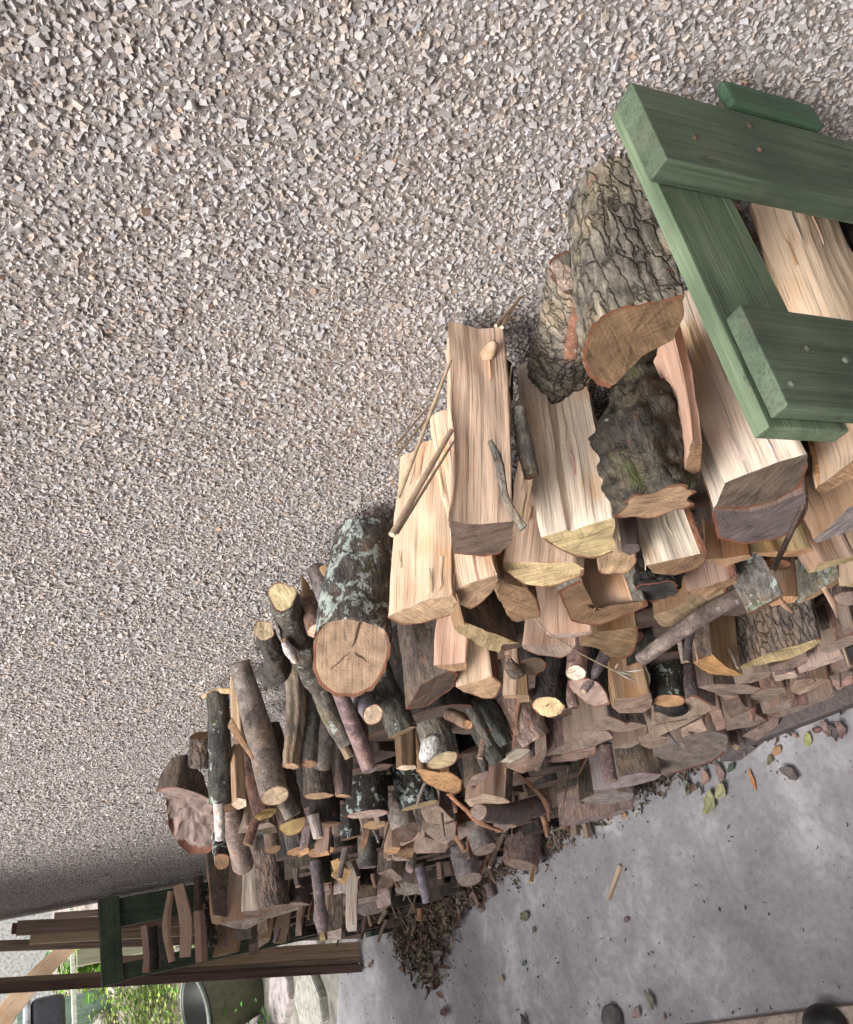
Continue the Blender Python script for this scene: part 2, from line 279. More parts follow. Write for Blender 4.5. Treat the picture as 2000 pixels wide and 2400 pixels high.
def round_log(d,parent=None):
    SEED[0]+=1; seed=SEED[0]*2.71; rg=random.Random(SEED[0])
    P=[np.array(p) for p in d['pts']]; R=d['rs']; det=d['det']; rmax=max(R)
    tot=sum(np.linalg.norm(P[i+1]-P[i]) for i in range(len(P)-1))
    n=int(min(96 if det>=2 else 48,max(8,2*PI*rmax/.0022))); st=.0045 if det>=2 else .009
    m=int(min(60,max(5,tot/st))); C_=spline(P,m+1); Rr=np.interp(np.linspace(0,len(P)-1,m+1),range(len(P)),R)
    if rmax<.004: n=8; m=max(6,min(m,14)); C_=spline(P,m+1); Rr=np.interp(np.linspace(0,len(P)-1,m+1),range(len(P)),R)
    base=C_[0].copy(); wood=d['wood']; bt='wood' if wood else d['bt']; mt='wood' if wood else d['bt']
    if bt=='wood' and not wood: mt='smooth'
    if wood and rmax<.004: mt='leaf'
    up=np.array([.55,-.5,.67]); V=np.zeros((m+1,n,3)); UV=np.zeros((m+1,n,2))
    shape=[1+.10*mn.noise((math.cos(2*PI*i/n)*1.1+seed,math.sin(2*PI*i/n)*1.1,seed)) for i in range(n)]
    if wood and rmax>.004:
        k=rg.choice([3,4,5]); ph0=rg.uniform(0,6); shape=[.86*math.cos(PI/k)/max(.55,math.cos(((2*PI*i/n+ph0)%(2*PI/k))-PI/k))*1.12 for i in range(n)]
    fn=None; v=0; camd=np.array([0,-.48,1.55])-C_[0]; camd/=np.linalg.norm(camd)
    for j in range(m+1):
        t=C_[min(j+1,m)]-C_[max(j-1,0)]; t/=np.linalg.norm(t)
        if j: v+=np.linalg.norm(C_[j]-C_[j-1])
        if j==0:
            nn=-t*(1-d['c'])+camd*d['c']; nn/=np.linalg.norm(nn); fn=-nn
        a=up-t*(up@t); a/=np.linalg.norm(a); b=np.cross(t,a)
        for i in range(n):
            ang=2*PI*i/n; rr=Rr[j]*shape[i]; u=ang*rmax
            o_=a*math.cos(ang)+b*math.sin(ang)*1.0
            p=C_[j]+(a*math.cos(ang)*d['flat']+b*math.sin(ang))*rr
            cu,su=math.cos(ang)*rmax*1.0,math.sin(ang)*rmax
            if bt=='burl': dd=disp('burl',p,u,v,seed)*d['lump']/2.2
            else:   # seamless: sample the noise round a circle
                f={'wood':(150,7),'fissure':(130,24),'fibre':(130,11),'smooth':(35,20),'lichen':(62,34)}.get(bt,(70,28))
                n1=mn.noise((cu*f[0]+seed,su*f[0],v*f[1])); n2=mn.noise((cu*170+seed,su*170,v*90))
                if bt=='fissure': dd=(.0012-.0026*max(0,.24-abs(n1))/.24+.0012*n2)*(.5 if j==0 else 1)
                else: dd={'wood':.0012,'fibre':.0034,'smooth':.0011,'lichen':.0026}.get(bt,.0030)*n1+{'smooth':.0003,'wood':.0005,'lichen':.0018}.get(bt,.0015)*n2
            dd=max(-.3*rr,min(.3*rr,dd*min(1,max(.12,rmax/.02)))) if bt!='burl' else dd
            V[j,i]=p+o_*dd; UV[j,i]=(u,v)
            if j<=2 and d['c']>.16:     # bevel the first rings towards the oblique saw cut
                w=(1-j/3); q=V[j,i]-C_[0]; k=(q@fn)/(t@fn); V[j,i]-=t*k*w*(1 if j==0 else .8)
    V-=base
    name=d['name']
    vv=V.reshape(-1,3); uu=UV.reshape(-1,2); F=[]
    for j in range(m):
        for i in range(n): k=(i+1)%n; F.append([j*n+i,(j+1)*n+i,(j+1)*n+k,j*n+k][::-1])
    bark=jit(d['bark'],.1,rg); endc=jit(d['end'],.06,rg)
    if name=='SEED':
        return mesh_obj('seed_husk',vv,F,M['wood'],parent,tuple(Vector(base)-parent.location),bark,uu,None,True)
    root=empty(name,tuple(base),d['label'],CAT[name],GRP.get(name))
    mesh_obj('split_face' if wood else ('flesh' if 'fungus' in name else ('stem' if name=='grass_stem' else 'bark')),vv,F,M[mt],root,(0,0,0),bark,uu,None,True)
    if rmax>.0035 and d['flat']>.5:
        t=C_[1]-C_[0]; t/=np.linalg.norm(t)
        cap(root,V[0],t if d['c']<=.16 else fn,V[0].mean(0)+np.array([.002,0,.002]),[0. if wood else 1.]*n,endc,seed)
        cap(root,V[-1],t,V[-1].mean(0),[0. if wood else 1.]*n,endc,seed+2,True)
    else:
        mesh_obj('tip',np.concatenate([V[0],V[-1]]),[list(range(n)),list(range(2*n-1,n-1,-1))],M[mt],root,(0,0,0),bark,np.concatenate([UV[0],UV[-1]]))
    return root
# ---------------------------------------------------------------- ground
def sheet(name,pts,z,m,col=(1,1,1)):
    o=mesh_obj(name,[(x,y,z) for x,y in pts],[list(range(len(pts)))],m,None,(0,0,0),col); o['kind']='structure'; return o
sheet('ground',[(-120,-90),(60,-90),(60,90),(-120,90)],-.012,M['soil'],(.20,.19,.16))
sheet('concrete_floor',[(-5.0,-4.2),(3,-4.2),(3,.02),(-4.3,.02),(-4.55,-.2),(-5.1,-.9)],0,M['concrete'])
# ---------------------------------------------------------------- pebble-dashed house wall
def house_wall():
    root=empty('house_wall',(-1.7,.1,0),'pebble-dashed grey house wall behind the log stack','wall')
    body=box('wall_body',(-4.5,0,-.01),(3.0,.24,3.2),M['mortar'],root,bev=.01); body.location=(1.7,-.1,0)
    rs=np.random.RandomState(11)
    ico=bmesh.new(); bmesh.ops.create_icosphere(ico,subdivisions=1,radius=1); iv=np.array([v.co[:] for v in ico.verts]); ic=np.array([[v.index for v in f.verts] for f in ico.faces]); ico.free()
    cb=np.array([(a,b,c) for a in(-1,1) for b in(-1,1) for c in(-1,1)],float)*.68; cc=np.array([(0,1,3),(0,3,2),(4,6,7),(4,7,5),(0,4,5),(0,5,1),(2,3,7),(2,7,6),(0,2,6),(0,6,4),(1,5,7),(1,7,3)])
    ov=np.array([(1,0,0),(-1,0,0),(0,1,0),(0,-1,0),(0,0,1),(0,0,-1)],float); oc=np.array([(0,2,4),(2,1,4),(1,3,4),(3,0,4),(2,0,5),(1,2,5),(3,1,5),(0,3,5)])
    def field(x0,x1,z0,z1,sp):
        nx=int((x1-x0)/sp); nz=int((z1-z0)/sp); gx,gz=np.meshgrid(np.arange(nx),np.arange(nz)); k=nx*nz
        px=x0+(gx.ravel()+.5+rs.uniform(-.55,.55,k))*sp; pz=z0+(gz.ravel()+.5+rs.uniform(-.55,.55,k))*sp
        return px,pz
    def tints(k):
        v=np.clip(rs.lognormal(-1.0,.12,k),.22,.54); t=np.stack([v*1.05,v*.975,v*.945],1)
        u=rs.rand(k); t[u<.24]*=np.array([1.06,.97,.88]); t[u<.006]*=np.array([1.15,.94,.8]); t[u>.93]*=np.array([.96,1.0,1.06])
        return np.clip(t,.03,.85)
    def rots(k):
        q=rs.normal(size=(k,4))*np.array([1,.27,1.0,.27])+np.array([.0,0,0,0]); q/=np.linalg.norm(q,axis=1)[:,None]; w,x,y,z=q.T
        return np.stack([1-2*(y*y+z*z),2*(x*y-z*w),2*(x*z+y*w),2*(x*y+z*w),1-2*(x*x+z*z),2*(y*z-x*w),2*(x*z-y*w),2*(y*z+x*w),1-2*(x*x+y*y)],1).reshape(k,3,3)
    AV=[];AF=[];AT=[];off=0; near=None
    for (x0,x1,z0,z1,sp,sv,sf) in [(-1.0,.2,.88,1.68,.0038,cb,cc),(-2.1,-1.0,1.0,1.68,.0045,cb,cc),(-4.42,-2.1,.68,1.68,.0066,ov,oc),(-.32,.7,.25,.88,.0064,ov,oc),(.2,.7,.88,1.68,.0064,ov,oc)]:
        px,pz=field(x0,x1,z0,z1,sp); k=len(px); s=np.clip(rs.lognormal(math.log(sp*.62),.30,k),sp*.30,sp*1.1)
        sz=np.stack([s*rs.uniform(.75,1.35,k),s*rs.uniform(.40,.75,k),s*rs.uniform(.75,1.35,k)],1); py=-s*rs.uniform(-.25,.30,k)
        Rm=rots(k); t=tints(k)
        if near is None:   # the 300 that show largest become pieces of their own
            cd=np.sqrt(px**2+.48**2+(pz-1.55)**2); score=np.minimum(s,sp*.95)/cd**2
            vis=(px<-.12)&(px>-.75)&(pz>1.02)&(pz<1.53)&(pz>1.02+(-px-.2)*.42)
            ids=np.argsort(np.where(vis,-score,0))[:300]; near=[(px[i],py[i],pz[i],sz[i],Rm[i],t[i]) for i in ids]
            keep=np.ones(k,bool); keep[ids]=False; px,py,pz,sz,Rm,t=px[keep],py[keep],pz[keep],sz[keep],Rm[keep],t[keep]; k=len(px)
        jt=rs.uniform(.55,1.2,(k,len(sv),3)) if len(sv)==8 else rs.uniform(.6,1.3,(k,len(sv),1)); V=(sv[None]*jt*sz[:,None,:]); V=np.einsum('kij,knj->kni',Rm,V); V+=np.stack([px,py,pz],1)[:,None,:]
        AV.append(V.reshape(-1,3)); AF.append((sf[None]+(np.arange(k)*len(sv))[:,None,None]+off).reshape(-1,3)); AT.append(np.repeat(t,len(sv),0)); off+=k*len(sv)
    V=np.concatenate(AV); Fc=np.concatenate(AF); Tn=np.concatenate(AT)
    me=bpy.data.meshes.new('pebble_dash'); me.vertices.add(len(V)); me.vertices.foreach_set('co',V.astype(np.float32).ravel())
    me.loops.add(len(Fc)*3); me.loops.foreach_set('vertex_index',Fc.astype(np.int32).ravel()); me.polygons.add(len(Fc)); me.polygons.foreach_set('loop_start',np.arange(0,len(Fc)*3,3,dtype=np.int32))
    a=me.attributes.new('tint','FLOAT_COLOR','POINT'); a.data.foreach_set('color',np.concatenate([Tn,np.ones((len(Tn),1))],1).astype(np.float32).ravel())
    me.polygons.foreach_set('use_smooth',np.zeros(len(Fc),bool)); me.update(calc_edges=True); me.materials.append(M['pebble']); o=bpy.data.objects.new('pebble_dash',me); COL.objects.link(o); o.parent=root; o.location=(1.7,-.1,0); o['kind']='stuff'
    shapes=[]
    for s in range(14):
        v=cb*rs.uniform(.55,1.2,(8,3)); q=bpy.data.meshes.new('pebble'); q.from_pydata([tuple(x) for x in v],[],[tuple(map(int,f)) for f in cc]); q.materials.append(M['pebble1']); shapes.append(q)
    for i,(x,y,z,s3,R,t) in enumerate(near):
        p=bpy.data.objects.new('pebble',shapes[i%14]); COL.objects.link(p); p.parent=root; p.color=(*t,1)
        p.matrix_basis=Matrix.Translation((x+1.7,y-.1,z))@Matrix(R.tolist()).to_4x4()@Matrix.Diagonal((*s3,1))
house_wall()
# unseen wall and roof, added to shade the floor and the far end
o=box('added_shade_wall',(-4.4,-1.90,-.01),(2.5,-1.70,2.9),M['mortar'],None,.01); o['kind']='structure'
o=box('added_shade_roof',(-4.9,-2.2,2.55),(-2.95,-.002,2.62),M['plank'],None,.004,(.25,.18,.13)); o['kind']='structure'
# ---------------------------------------------------------------- green painted end frames of the log store
def screw(parent,loc,col=(.5,.45,.4),r=.0022):
    bm=bmesh.new(); bmesh.ops.create_cone(bm,cap_ends=True,segments=10,radius1=r,radius2=r*.7,depth=.0022)
    me=bpy.data.meshes.new('screw'); bm.to_mesh(me); bm.free(); me.materials.append(M['soil']); o=bpy.data.objects.new('screw',me); COL.objects.link(o)
    o.parent=parent; o.location=loc; o.rotation_euler=(0,PI/2,0); o.color=(*col,1)
def near_frame():
    r=empty('green_frame',(-.26,-.16,0),'green painted timber end frame close to the camera, leaning logs behind it','frame','green end frames of the log store')
    k=(.26,.16,0)
    def b(n,a,c,bev=.0011,col=(1,1,1)): return box(n,[a[i]+k[i] for i in range(3)],[c[i]+k[i] for i in range(3)],M['green_rail' if n=='rail' else 'green'],r,bev,col)
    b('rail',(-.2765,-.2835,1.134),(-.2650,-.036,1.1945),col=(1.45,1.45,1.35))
    u=b('upright',(-.2645,-.1090,0),(-.2470,-.0420,1.2015)); u['label']='upright nearest the wall'
    u=b('upright',(-.2645,-.2790,0),(-.2520,-.2130,1.1915)); u['label']='upright nearest the path'
    b('rail',(-.2765,-.2835,.03),(-.2650,-.036,.09))
    b('wall_block',(-.2510,-.0405,1.035),(-.2420,-.0180,1.120),.003,(.62,.85,.78))
    for p in [(-.2462,-.056,1.110),(-.2462,-.079,1.113),(-.2462,-.083,1.169)]: screw(r,[p[i]+k[i] for i in range(3)],(.09,.06,.04))
    for p in [(-.2642,-.090,1.162),(-.2642,-.0885,1.144),(-.2642,-.102,1.138)]: screw(r,[p[i]+k[i] for i in range(3)],(.05,.045,.035))
    for p in [(-.2512,-.2395,1.156),(-.2512,-.2655,1.182),(-.2512,-.245,1.129)]: screw(r,[p[i]+k[i] for i in range(3)],(.13,.14,.11))
near_frame()
def far_frame():
    r=empty('green_frame',(-4.06,-.19,0),'green painted timber end frame at the far end, planks leaning behind it','frame','green end frames of the log store')
    k=(4.06,.19,0)
    def b(n,a,c,col=(.95,.95,.95)): return box(n,[a[i]+k[i] for i in range(3)],[c[i]+k[i] for i in range(3)],M['green_rail' if n=='rail' else 'green'],r,.003,col)
    b('rail',(-4.070,-.352,1.112),(-4.045,-.034,1.194)); b('upright',(-4.098,-.345,0),(-4.071,-.284,1.175)); b('upright',(-4.098,-.150,0),(-4.071,-.040,1.185))
    b('rail',(-4.070,-.37,.055),(-4.045,-.034,.125)); b('foot',(-4.044,-.392,0),(-3.975,-.335,.10))
far_frame()
# ---------------------------------------------------------------- planks leaning at the far end
def plank(label,yb,yt,zt,x,w,t,col):
    r=math.atan2(yt-yb,zt); L=math.hypot(yt-yb,zt)
    o=box('old_plank',(-t/2,-w/2,0),(t/2,w/2,L),M['plank'],None,.003,col,(x,yb,.004+abs(w/2*math.sin(r))),(-r,0,random.uniform(-.1,.1)))
    tag(o,label,'plank','old planks leaning beyond the far green frame')
K=2.3/1.55
def top(yb,y155): return yb+(y155-yb)*K
for lab,yb,y1,zt,x,w,t,c in [
 ('dark brown plank on the outer edge of the leaning planks',-.505,-.262,2.3,-4.44,.036,.05,(.17,.11,.09)),
 ('narrow tan plank next to the dark outermost plank',-.470,-.235,2.3,-4.46,.030,.04,(.42,.31,.23)),
 ('wide tan plank with a split foot among the leaning planks',-.425,-.20,1.1,-4.43,.065,.03,(.45,.33,.22)),
 ('grey-tan plank in the middle of the leaning planks',-.36,-.105,2.3,-4.40,.042,.035,(.42,.32,.25)),
 ('dark strip standing for the shadow behind the grey-tan plank',-.34,-.078,1.42,-4.34,.036,.03,(.10,.07,.055)),  # dark colour paints the shadow seen between the planks
 ('pale tan plank with a stepped top end by the wall',-.31,-.085,1.43,-4.30,.055,.03,(.52,.39,.27)),
 ('weathered brown plank with its top end against the wall',-.27,-.052,1.48,-4.27,.055,.03,(.33,.24,.19)),
 ('red-brown plank hugging the wall behind the weathered one',-.22,-.045,1.50,-4.36,.04,.03,(.20,.11,.07)),
 ('short pinkish plank end showing above the far green rail',-.20,-.028,1.345,-4.20,.026,.03,(.60,.44,.36))]:
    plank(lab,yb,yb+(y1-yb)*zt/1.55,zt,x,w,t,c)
# ---------------------------------------------------------------- the stack
LOGS=[
{"label":'big grey bark log under the green rail, dark sawn end with a tan corner','k':'S','name':'split_log','pts':[(-0.299,-0.161,1.1672),(-0.3149,-0.1651,1.1584),(-0.334,-0.1681,1.1538),(-0.3535,-0.1667,1.1626),(-0.3746,-0.1671,1.1661),(-0.3888,-0.1676,1.1679),(-0.3889,-0.1643,1.1779),(-0.3829,-0.1602,1.1886),(-0.3719,-0.1562,1.1982),(-0.3592,-0.1533,1.2039),(-0.3445,-0.1514,1.2062),(-0.3335,-0.1516,1.2032),(-0.3246,-0.1531,1.1967),(-0.3166,-0.1559,1.1864)],'ed':(0,0,0,0,0,1,1,1,1,1,1,1,1,1),'ax':[0.0,0.9648,-0.2629],'L':0.1486,'wood':(0.4,0.268,0.165),'end':(0.135,0.082,0.046),'bark':(0.2,0.185,0.15),'bt':'fissure','det':2},
{"label":'grey-green mossy bark log lying against the pebbled wall behind the pale split logs','name':'round_log','pts':[(-0.5734,-0.034,1.0576),(-0.4153,-0.03,1.1276)],'rs':[0.0336,0.0259],'bark':(0.2,0.185,0.15),'bt':'fissure','end':(0.12,0.11,0.09),'flat':0.9,'det':2},
{"label":'short curled bark flake sticking out from the top of the grey bark log','name':'bark_flake','pts':[(-0.3828,-0.082,1.1776),(-0.3743,-0.078,1.1849),(-0.3705,-0.072,1.1955)],'rs':[0.0069,0.0071,0.004],'bark':(0.36,0.28,0.22),'bt':'rough','end':(0.4,0.268,0.165),'flat':0.3},
{"label":'red-brown sliver of bark standing between two grey bark logs','name':'bark_flake','pts':[(-0.3817,-0.15,1.2001),(-0.372,-0.13,1.1967),(-0.362,-0.11,1.1927)],'rs':[0.0046,0.0043,0.0008],'bark':(0.24,0.115,0.075),'bt':'smooth','end':(0.4,0.268,0.165),'flat':0.25},
{"label":'broad pale split log with a raised splinter ridge, in the middle of the near pile','k':'S','name':'split_log','pts':[(-0.5641,-0.1937,1.1311),(-0.5458,-0.1953,1.1172),(-0.5494,-0.1967,1.1128),(-0.5187,-0.1994,1.0891),(-0.5624,-0.2101,1.0614),(-0.5781,-0.2088,1.0733),(-0.5801,-0.2043,1.0928),(-0.5729,-0.1982,1.1159)],'ed':(0,0,0,0,1,1,1,1),'ax':[0.0,0.9862,-0.1658],'L':0.1883,'wood':(0.82,0.7,0.56),'end':(0.46,0.35,0.19),'bark':(0.24,0.115,0.075),'bt':'rough','det':2},
{"label":'pale split log with a pointed knot at its wall end','k':'S','name':'split_log','pts':[(-0.5046,-0.2072,1.253),(-0.5037,-0.2113,1.2384),(-0.5012,-0.2142,1.2277),(-0.488,-0.2185,1.208),(-0.5074,-0.2229,1.1999),(-0.5221,-0.2241,1.2008),(-0.5299,-0.225,1.2004),(-0.537,-0.2232,1.2094),(-0.5411,-0.2197,1.2228),(-0.5433,-0.2169,1.2334)],'ed':(0,0,0,0,0,0,1,1,1,0),'ax':[0.0,0.9731,-0.2303],'L':0.2,'wood':(0.7,0.52,0.375),'end':(0.13,0.09,0.07),'bark':(0.17,0.135,0.115),'bt':'rough','det':2},
{"label":'pale split log at the edge of the near pile, crossed by thin sticks','k':'S','name':'split_log','pts':[(-0.7002,-0.2052,1.2272),(-0.6613,-0.2072,1.2081),(-0.6375,-0.2112,1.1883),(-0.6463,-0.2152,1.1792),(-0.6699,-0.2186,1.177),(-0.6934,-0.2155,1.1942),(-0.7059,-0.2116,1.2103)],'ed':(0,0,0,0,1,1,1),'ax':[0.0,0.9606,-0.2779],'L':0.185,'wood':(0.7,0.52,0.375),'end':(0.4,0.268,0.165),'bark':(0.17,0.135,0.115),'bt':'rough','det':2},
{"label":'peeling grey bark curl hanging beside the split log with the knot','name':'bark_flake','pts':[(-0.4625,-0.238,1.2198),(-0.4655,-0.212,1.2255),(-0.4519,-0.19,1.2315),(-0.4559,-0.17,1.2317)],'rs':[0.0031,0.0034,0.0034,0.0023],'bark':(0.2,0.185,0.15),'bt':'rough','end':(0.4,0.268,0.165),'flat':0.3},
{"label":'short mossy twig wedged in the gap between two pale split logs','name':'stick','pts':[(-0.5027,-0.17,1.1686),(-0.5003,-0.14,1.1682),(-0.494,-0.11,1.1671)],'rs':[0.006,0.0071,0.0058],'bark':(0.2,0.185,0.15),'bt':'lichen','end':(0.4,0.268,0.165)},
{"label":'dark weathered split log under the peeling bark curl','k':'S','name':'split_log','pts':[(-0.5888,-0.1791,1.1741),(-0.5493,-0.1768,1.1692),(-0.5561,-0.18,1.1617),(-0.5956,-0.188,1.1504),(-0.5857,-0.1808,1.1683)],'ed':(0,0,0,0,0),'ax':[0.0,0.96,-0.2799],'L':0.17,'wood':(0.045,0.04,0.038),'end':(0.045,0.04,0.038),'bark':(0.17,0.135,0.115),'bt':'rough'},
{"label":'split log with a rounded brown end, below the log with the knot','k':'S','name':'split_log','pts':[(-0.647,-0.2035,1.1785),(-0.6363,-0.2032,1.1728),(-0.6133,-0.2039,1.152),(-0.6236,-0.2059,1.1459),(-0.6448,-0.2085,1.1434),(-0.6679,-0.2104,1.1466),(-0.6779,-0.2109,1.151),(-0.6711,-0.2082,1.164)],'ed':(0,0,0,0,1,1,1,0),'ax':[0.0,0.9961,-0.0882],'L':0.19,'wood':(0.7,0.52,0.375),'end':(0.4,0.268,0.165),'bark':(0.17,0.135,0.115),'bt':'rough','det':2},
{"label":'wide split log with a smooth yellow-tan end, left of the ridged split log','k':'S','name':'split_log','pts':[(-0.6261,-0.1867,1.1365),(-0.6022,-0.2004,1.1044),(-0.5891,-0.2072,1.0882),(-0.59,-0.2133,1.0764),(-0.598,-0.2156,1.0735),(-0.6085,-0.2142,1.0785),(-0.628,-0.2124,1.0863),(-0.6365,-0.2094,1.0939),(-0.6421,-0.2025,1.1088),(-0.6396,-0.197,1.1192),(-0.6335,-0.1894,1.1327)],'ed':(0,0,0,1,1,1,1,1,1,0,0),'ax':[0.0,0.9119,-0.4104],'L':0.185,'wood':(0.7,0.52,0.375),'end':(0.46,0.35,0.19),'bark':(0.24,0.115,0.075),'bt':'rough','det':2},
{"label":'small split log with a dark fan-shaped end and a red bark edge','k':'S','name':'split_log','pts':[(-0.6745,-0.1949,1.1203),(-0.6597,-0.1933,1.1208),(-0.6638,-0.1984,1.09),(-0.6817,-0.2029,1.0727),(-0.7136,-0.2097,1.05),(-0.7168,-0.2085,1.0603),(-0.728,-0.2079,1.0717),(-0.7244,-0.2062,1.0804),(-0.7017,-0.2007,1.1009)],'ed':(0,0,1,1,0,0,0,0,0),'ax':[0.0,0.9962,-0.0871],'L':0.16,'wood':(0.4,0.268,0.165),'end':(0.25,0.155,0.09),'bark':(0.24,0.115,0.075),'bt':'rough','det':2},
{"label":'split log half grey bark and half pale wood, right of the fan-shaped end','k':'S','name':'split_log','pts':[(-0.7421,-0.2059,0.9938),(-0.6847,-0.1933,1.043),(-0.6576,-0.1927,1.029),(-0.7335,-0.2083,0.9714),(-0.6948,-0.2084,0.9439),(-0.6825,-0.2083,0.9368),(-0.6952,-0.2112,0.9251),(-0.7269,-0.2117,0.9432),(-0.7472,-0.2115,0.9584)],'ed':(1,1,0,0,1,1,1,1,1),'ax':[0.0,0.9979,-0.0652],'L':0.16,'wood':(0.7,0.52,0.375),'end':(0.25,0.155,0.09),'bark':(0.2,0.185,0.15),'bt':'lichen','det':2},
{"label":'black knobbly burl sticking out under the white-faced split log','name':'burl_log','pts':[(-0.6746,-0.2021,0.9203),(-0.6746,-0.1905,0.9171),(-0.6746,-0.1748,0.9128),(-0.6746,-0.0188,0.8704)],'rs':[0.0222,0.025,0.0158,0.0172],'bark':(0.025,0.022,0.02),'bt':'burl','end':(0.045,0.04,0.038),'det':2,'lump':3},
{"label":'pinkish split log with a curved base, tucked right of the ridged split log','k':'S','name':'split_log','pts':[(-0.6071,-0.1952,1.045),(-0.5975,-0.196,1.0393),(-0.5813,-0.2004,1.0194),(-0.5945,-0.2043,1.0109),(-0.6105,-0.207,1.0069),(-0.62,-0.2064,1.0117),(-0.6274,-0.2018,1.0294),(-0.6221,-0.1995,1.0355)],'ed':(0,0,1,1,1,1,1,0),'ax':[0.0,0.9749,-0.2224],'L':0.15,'wood':(0.7,0.52,0.375),'end':(0.4,0.268,0.165),'bark':(0.24,0.115,0.075),'bt':'rough'},
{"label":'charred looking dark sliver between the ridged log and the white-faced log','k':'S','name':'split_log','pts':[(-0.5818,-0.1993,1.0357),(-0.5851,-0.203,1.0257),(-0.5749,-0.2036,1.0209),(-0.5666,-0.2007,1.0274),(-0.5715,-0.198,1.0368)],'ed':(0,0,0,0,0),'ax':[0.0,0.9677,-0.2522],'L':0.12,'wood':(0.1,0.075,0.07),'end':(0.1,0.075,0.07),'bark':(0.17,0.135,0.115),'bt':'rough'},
{"label":'split log with a bright white face and red bark down one side','k':'S','name':'split_log','pts':[(-0.6044,-0.2051,0.9941),(-0.5849,-0.207,0.9667),(-0.5747,-0.2084,0.9501),(-0.5665,-0.2079,0.9483),(-0.588,-0.2116,0.9344),(-0.6015,-0.2124,0.9374),(-0.6152,-0.2118,0.951),(-0.6154,-0.2103,0.9626),(-0.6146,-0.208,0.9793)],'ed':(0,0,1,1,1,1,1,0,0),'ax':[0.0,0.9988,-0.0481],'L':0.17,'wood':(0.82,0.7,0.56),'end':(0.25,0.155,0.09),'bark':(0.24,0.115,0.075),'bt':'rough','det':2},
{"label":'thick black-green burl log with a warty bark face','name':'burl_log','pts':[(-0.4715,-0.212,1.0824),(-0.4665,-0.16,1.0767),(-0.4887,-0.05,1.0105)],'rs':[0.0272,0.0382,0.0203],'bark':(0.062,0.056,0.045),'bt':'burl','end':(0.4,0.268,0.165),'det':2,'lump':3.4},
{"label":'reddish split piece with a dark splintered tip, lying on the burl log','k':'S','name':'split_log','pts':[(-0.4439,-0.2047,1.0741),(-0.4401,-0.2056,1.0702),(-0.4304,-0.2055,1.0678),(-0.4049,-0.1988,1.0838),(-0.4041,-0.1958,1.0936)],'ed':(0,1,1,0,0),'ax':[0.0,0.978,-0.2086],'L':0.115,'tap':1.25,'wood':(0.6,0.4,0.29),'end':(0.25,0.155,0.09),'bark':(0.27,0.14,0.09),'bt':'rough'},
{"label":'long bright split log running under the green rail, wedge end dark brown','k':'S','name':'split_log','pts':[(-0.4488,-0.2057,1.028),(-0.4379,-0.2059,1.0205),(-0.4141,-0.2065,1.0036),(-0.399,-0.208,0.9852),(-0.4118,-0.2105,0.9743),(-0.4384,-0.2148,0.9579),(-0.4621,-0.2153,0.967),(-0.4774,-0.2138,0.9856),(-0.4827,-0.2102,1.0138)],'ed':(0,0,0,0,1,1,1,1,0),'ax':[0.0,0.9988,-0.0489],'L':0.19,'wood':(0.82,0.7,0.56),'end':(0.15,0.11,0.085),'bark':(0.24,0.115,0.075),'bt':'rough','det':2},
{"label":'dark brown log end directly below the wedge-ended bright log','k':'S','name':'split_log','pts':[(-0.5345,-0.1836,0.9591),(-0.5193,-0.1943,0.929),(-0.4742,-0.1992,0.9075),(-0.4916,-0.2074,0.8906),(-0.5134,-0.2124,0.8826),(-0.5357,-0.213,0.8856),(-0.5601,-0.2064,0.9072),(-0.5653,-0.197,0.9318),(-0.5488,-0.1899,0.9463)],'ed':(0,0,0,1,1,1,1,1,1),'ax':[0.0,0.9543,-0.2987],'L':0.17,'wood':(0.3,0.225,0.185),'end':(0.11,0.085,0.08),'bark':(0.11,0.085,0.07),'bt':'rough','det':2},
{"label":'split log with an orange bark edge below the lower green upright','k':'S','name':'split_log','pts':[(-0.4471,-0.2093,0.9268),(-0.4431,-0.2088,0.9273),(-0.4033,-0.2061,0.9269),(-0.3854,-0.2062,0.9232),(-0.4051,-0.2141,0.9053),(-0.4429,-0.213,0.9157),(-0.4508,-0.2128,0.9179)],'ed':(1,0,0,0,0,0,0),'ax':[0.0,0.9644,-0.2646],'L':0.17,'wood':(0.7,0.52,0.375),'end':(0.25,0.155,0.09),'bark':(0.48,0.28,0.15),'bt':'rough','det':2},
{"label":'split log with a grey cracked end, below the orange-edged log','k':'S','name':'split_log','pts':[(-0.5543,-0.206,0.8192),(-0.5434,-0.2051,0.8197),(-0.4905,-0.2,0.8252),(-0.4693,-0.1995,0.8208),(-0.5027,-0.2092,0.7882),(-0.5325,-0.2095,0.7966),(-0.5571,-0.208,0.8112)],'ed':(0,0,0,0,0,0,0),'ax':[0.0,0.9922,-0.125],'L':0.17,'wood':(0.4,0.268,0.165),'end':(0.22,0.19,0.18),'bark':(0.17,0.135,0.115),'bt':'rough','det':2},
{"label":'tan split log behind the green frame with wavy grain','k':'S','name':'split_log','pts':[(-0.325,-0.1713,1.047),(-0.3006,-0.1716,1.0393),(-0.293,-0.1806,0.9978),(-0.3408,-0.1935,0.9536),(-0.3579,-0.1843,0.9984)],'ed':(0,0,1,1,0),'ax':[0.0,0.9912,-0.1326],'L':0.1648,'wood':(0.7,0.52,0.375),'end':(0.4,0.268,0.165),'bark':(0.24,0.115,0.075),'bt':'rough','det':2},
{"label":'split log behind the green frame beside the wavy-grained one','k':'S','name':'split_log','pts':[(-0.3059,-0.1674,0.9734),(-0.2915,-0.176,0.946),(-0.3212,-0.1922,0.9037),(-0.3495,-0.1854,0.928)],'ed':(0,0,0,0),'ax':[0.0,0.9706,-0.2408],'L':0.1642,'wood':(0.4,0.268,0.165),'end':(0.4,0.268,0.165),'bark':(0.17,0.135,0.115),'bt':'rough'},
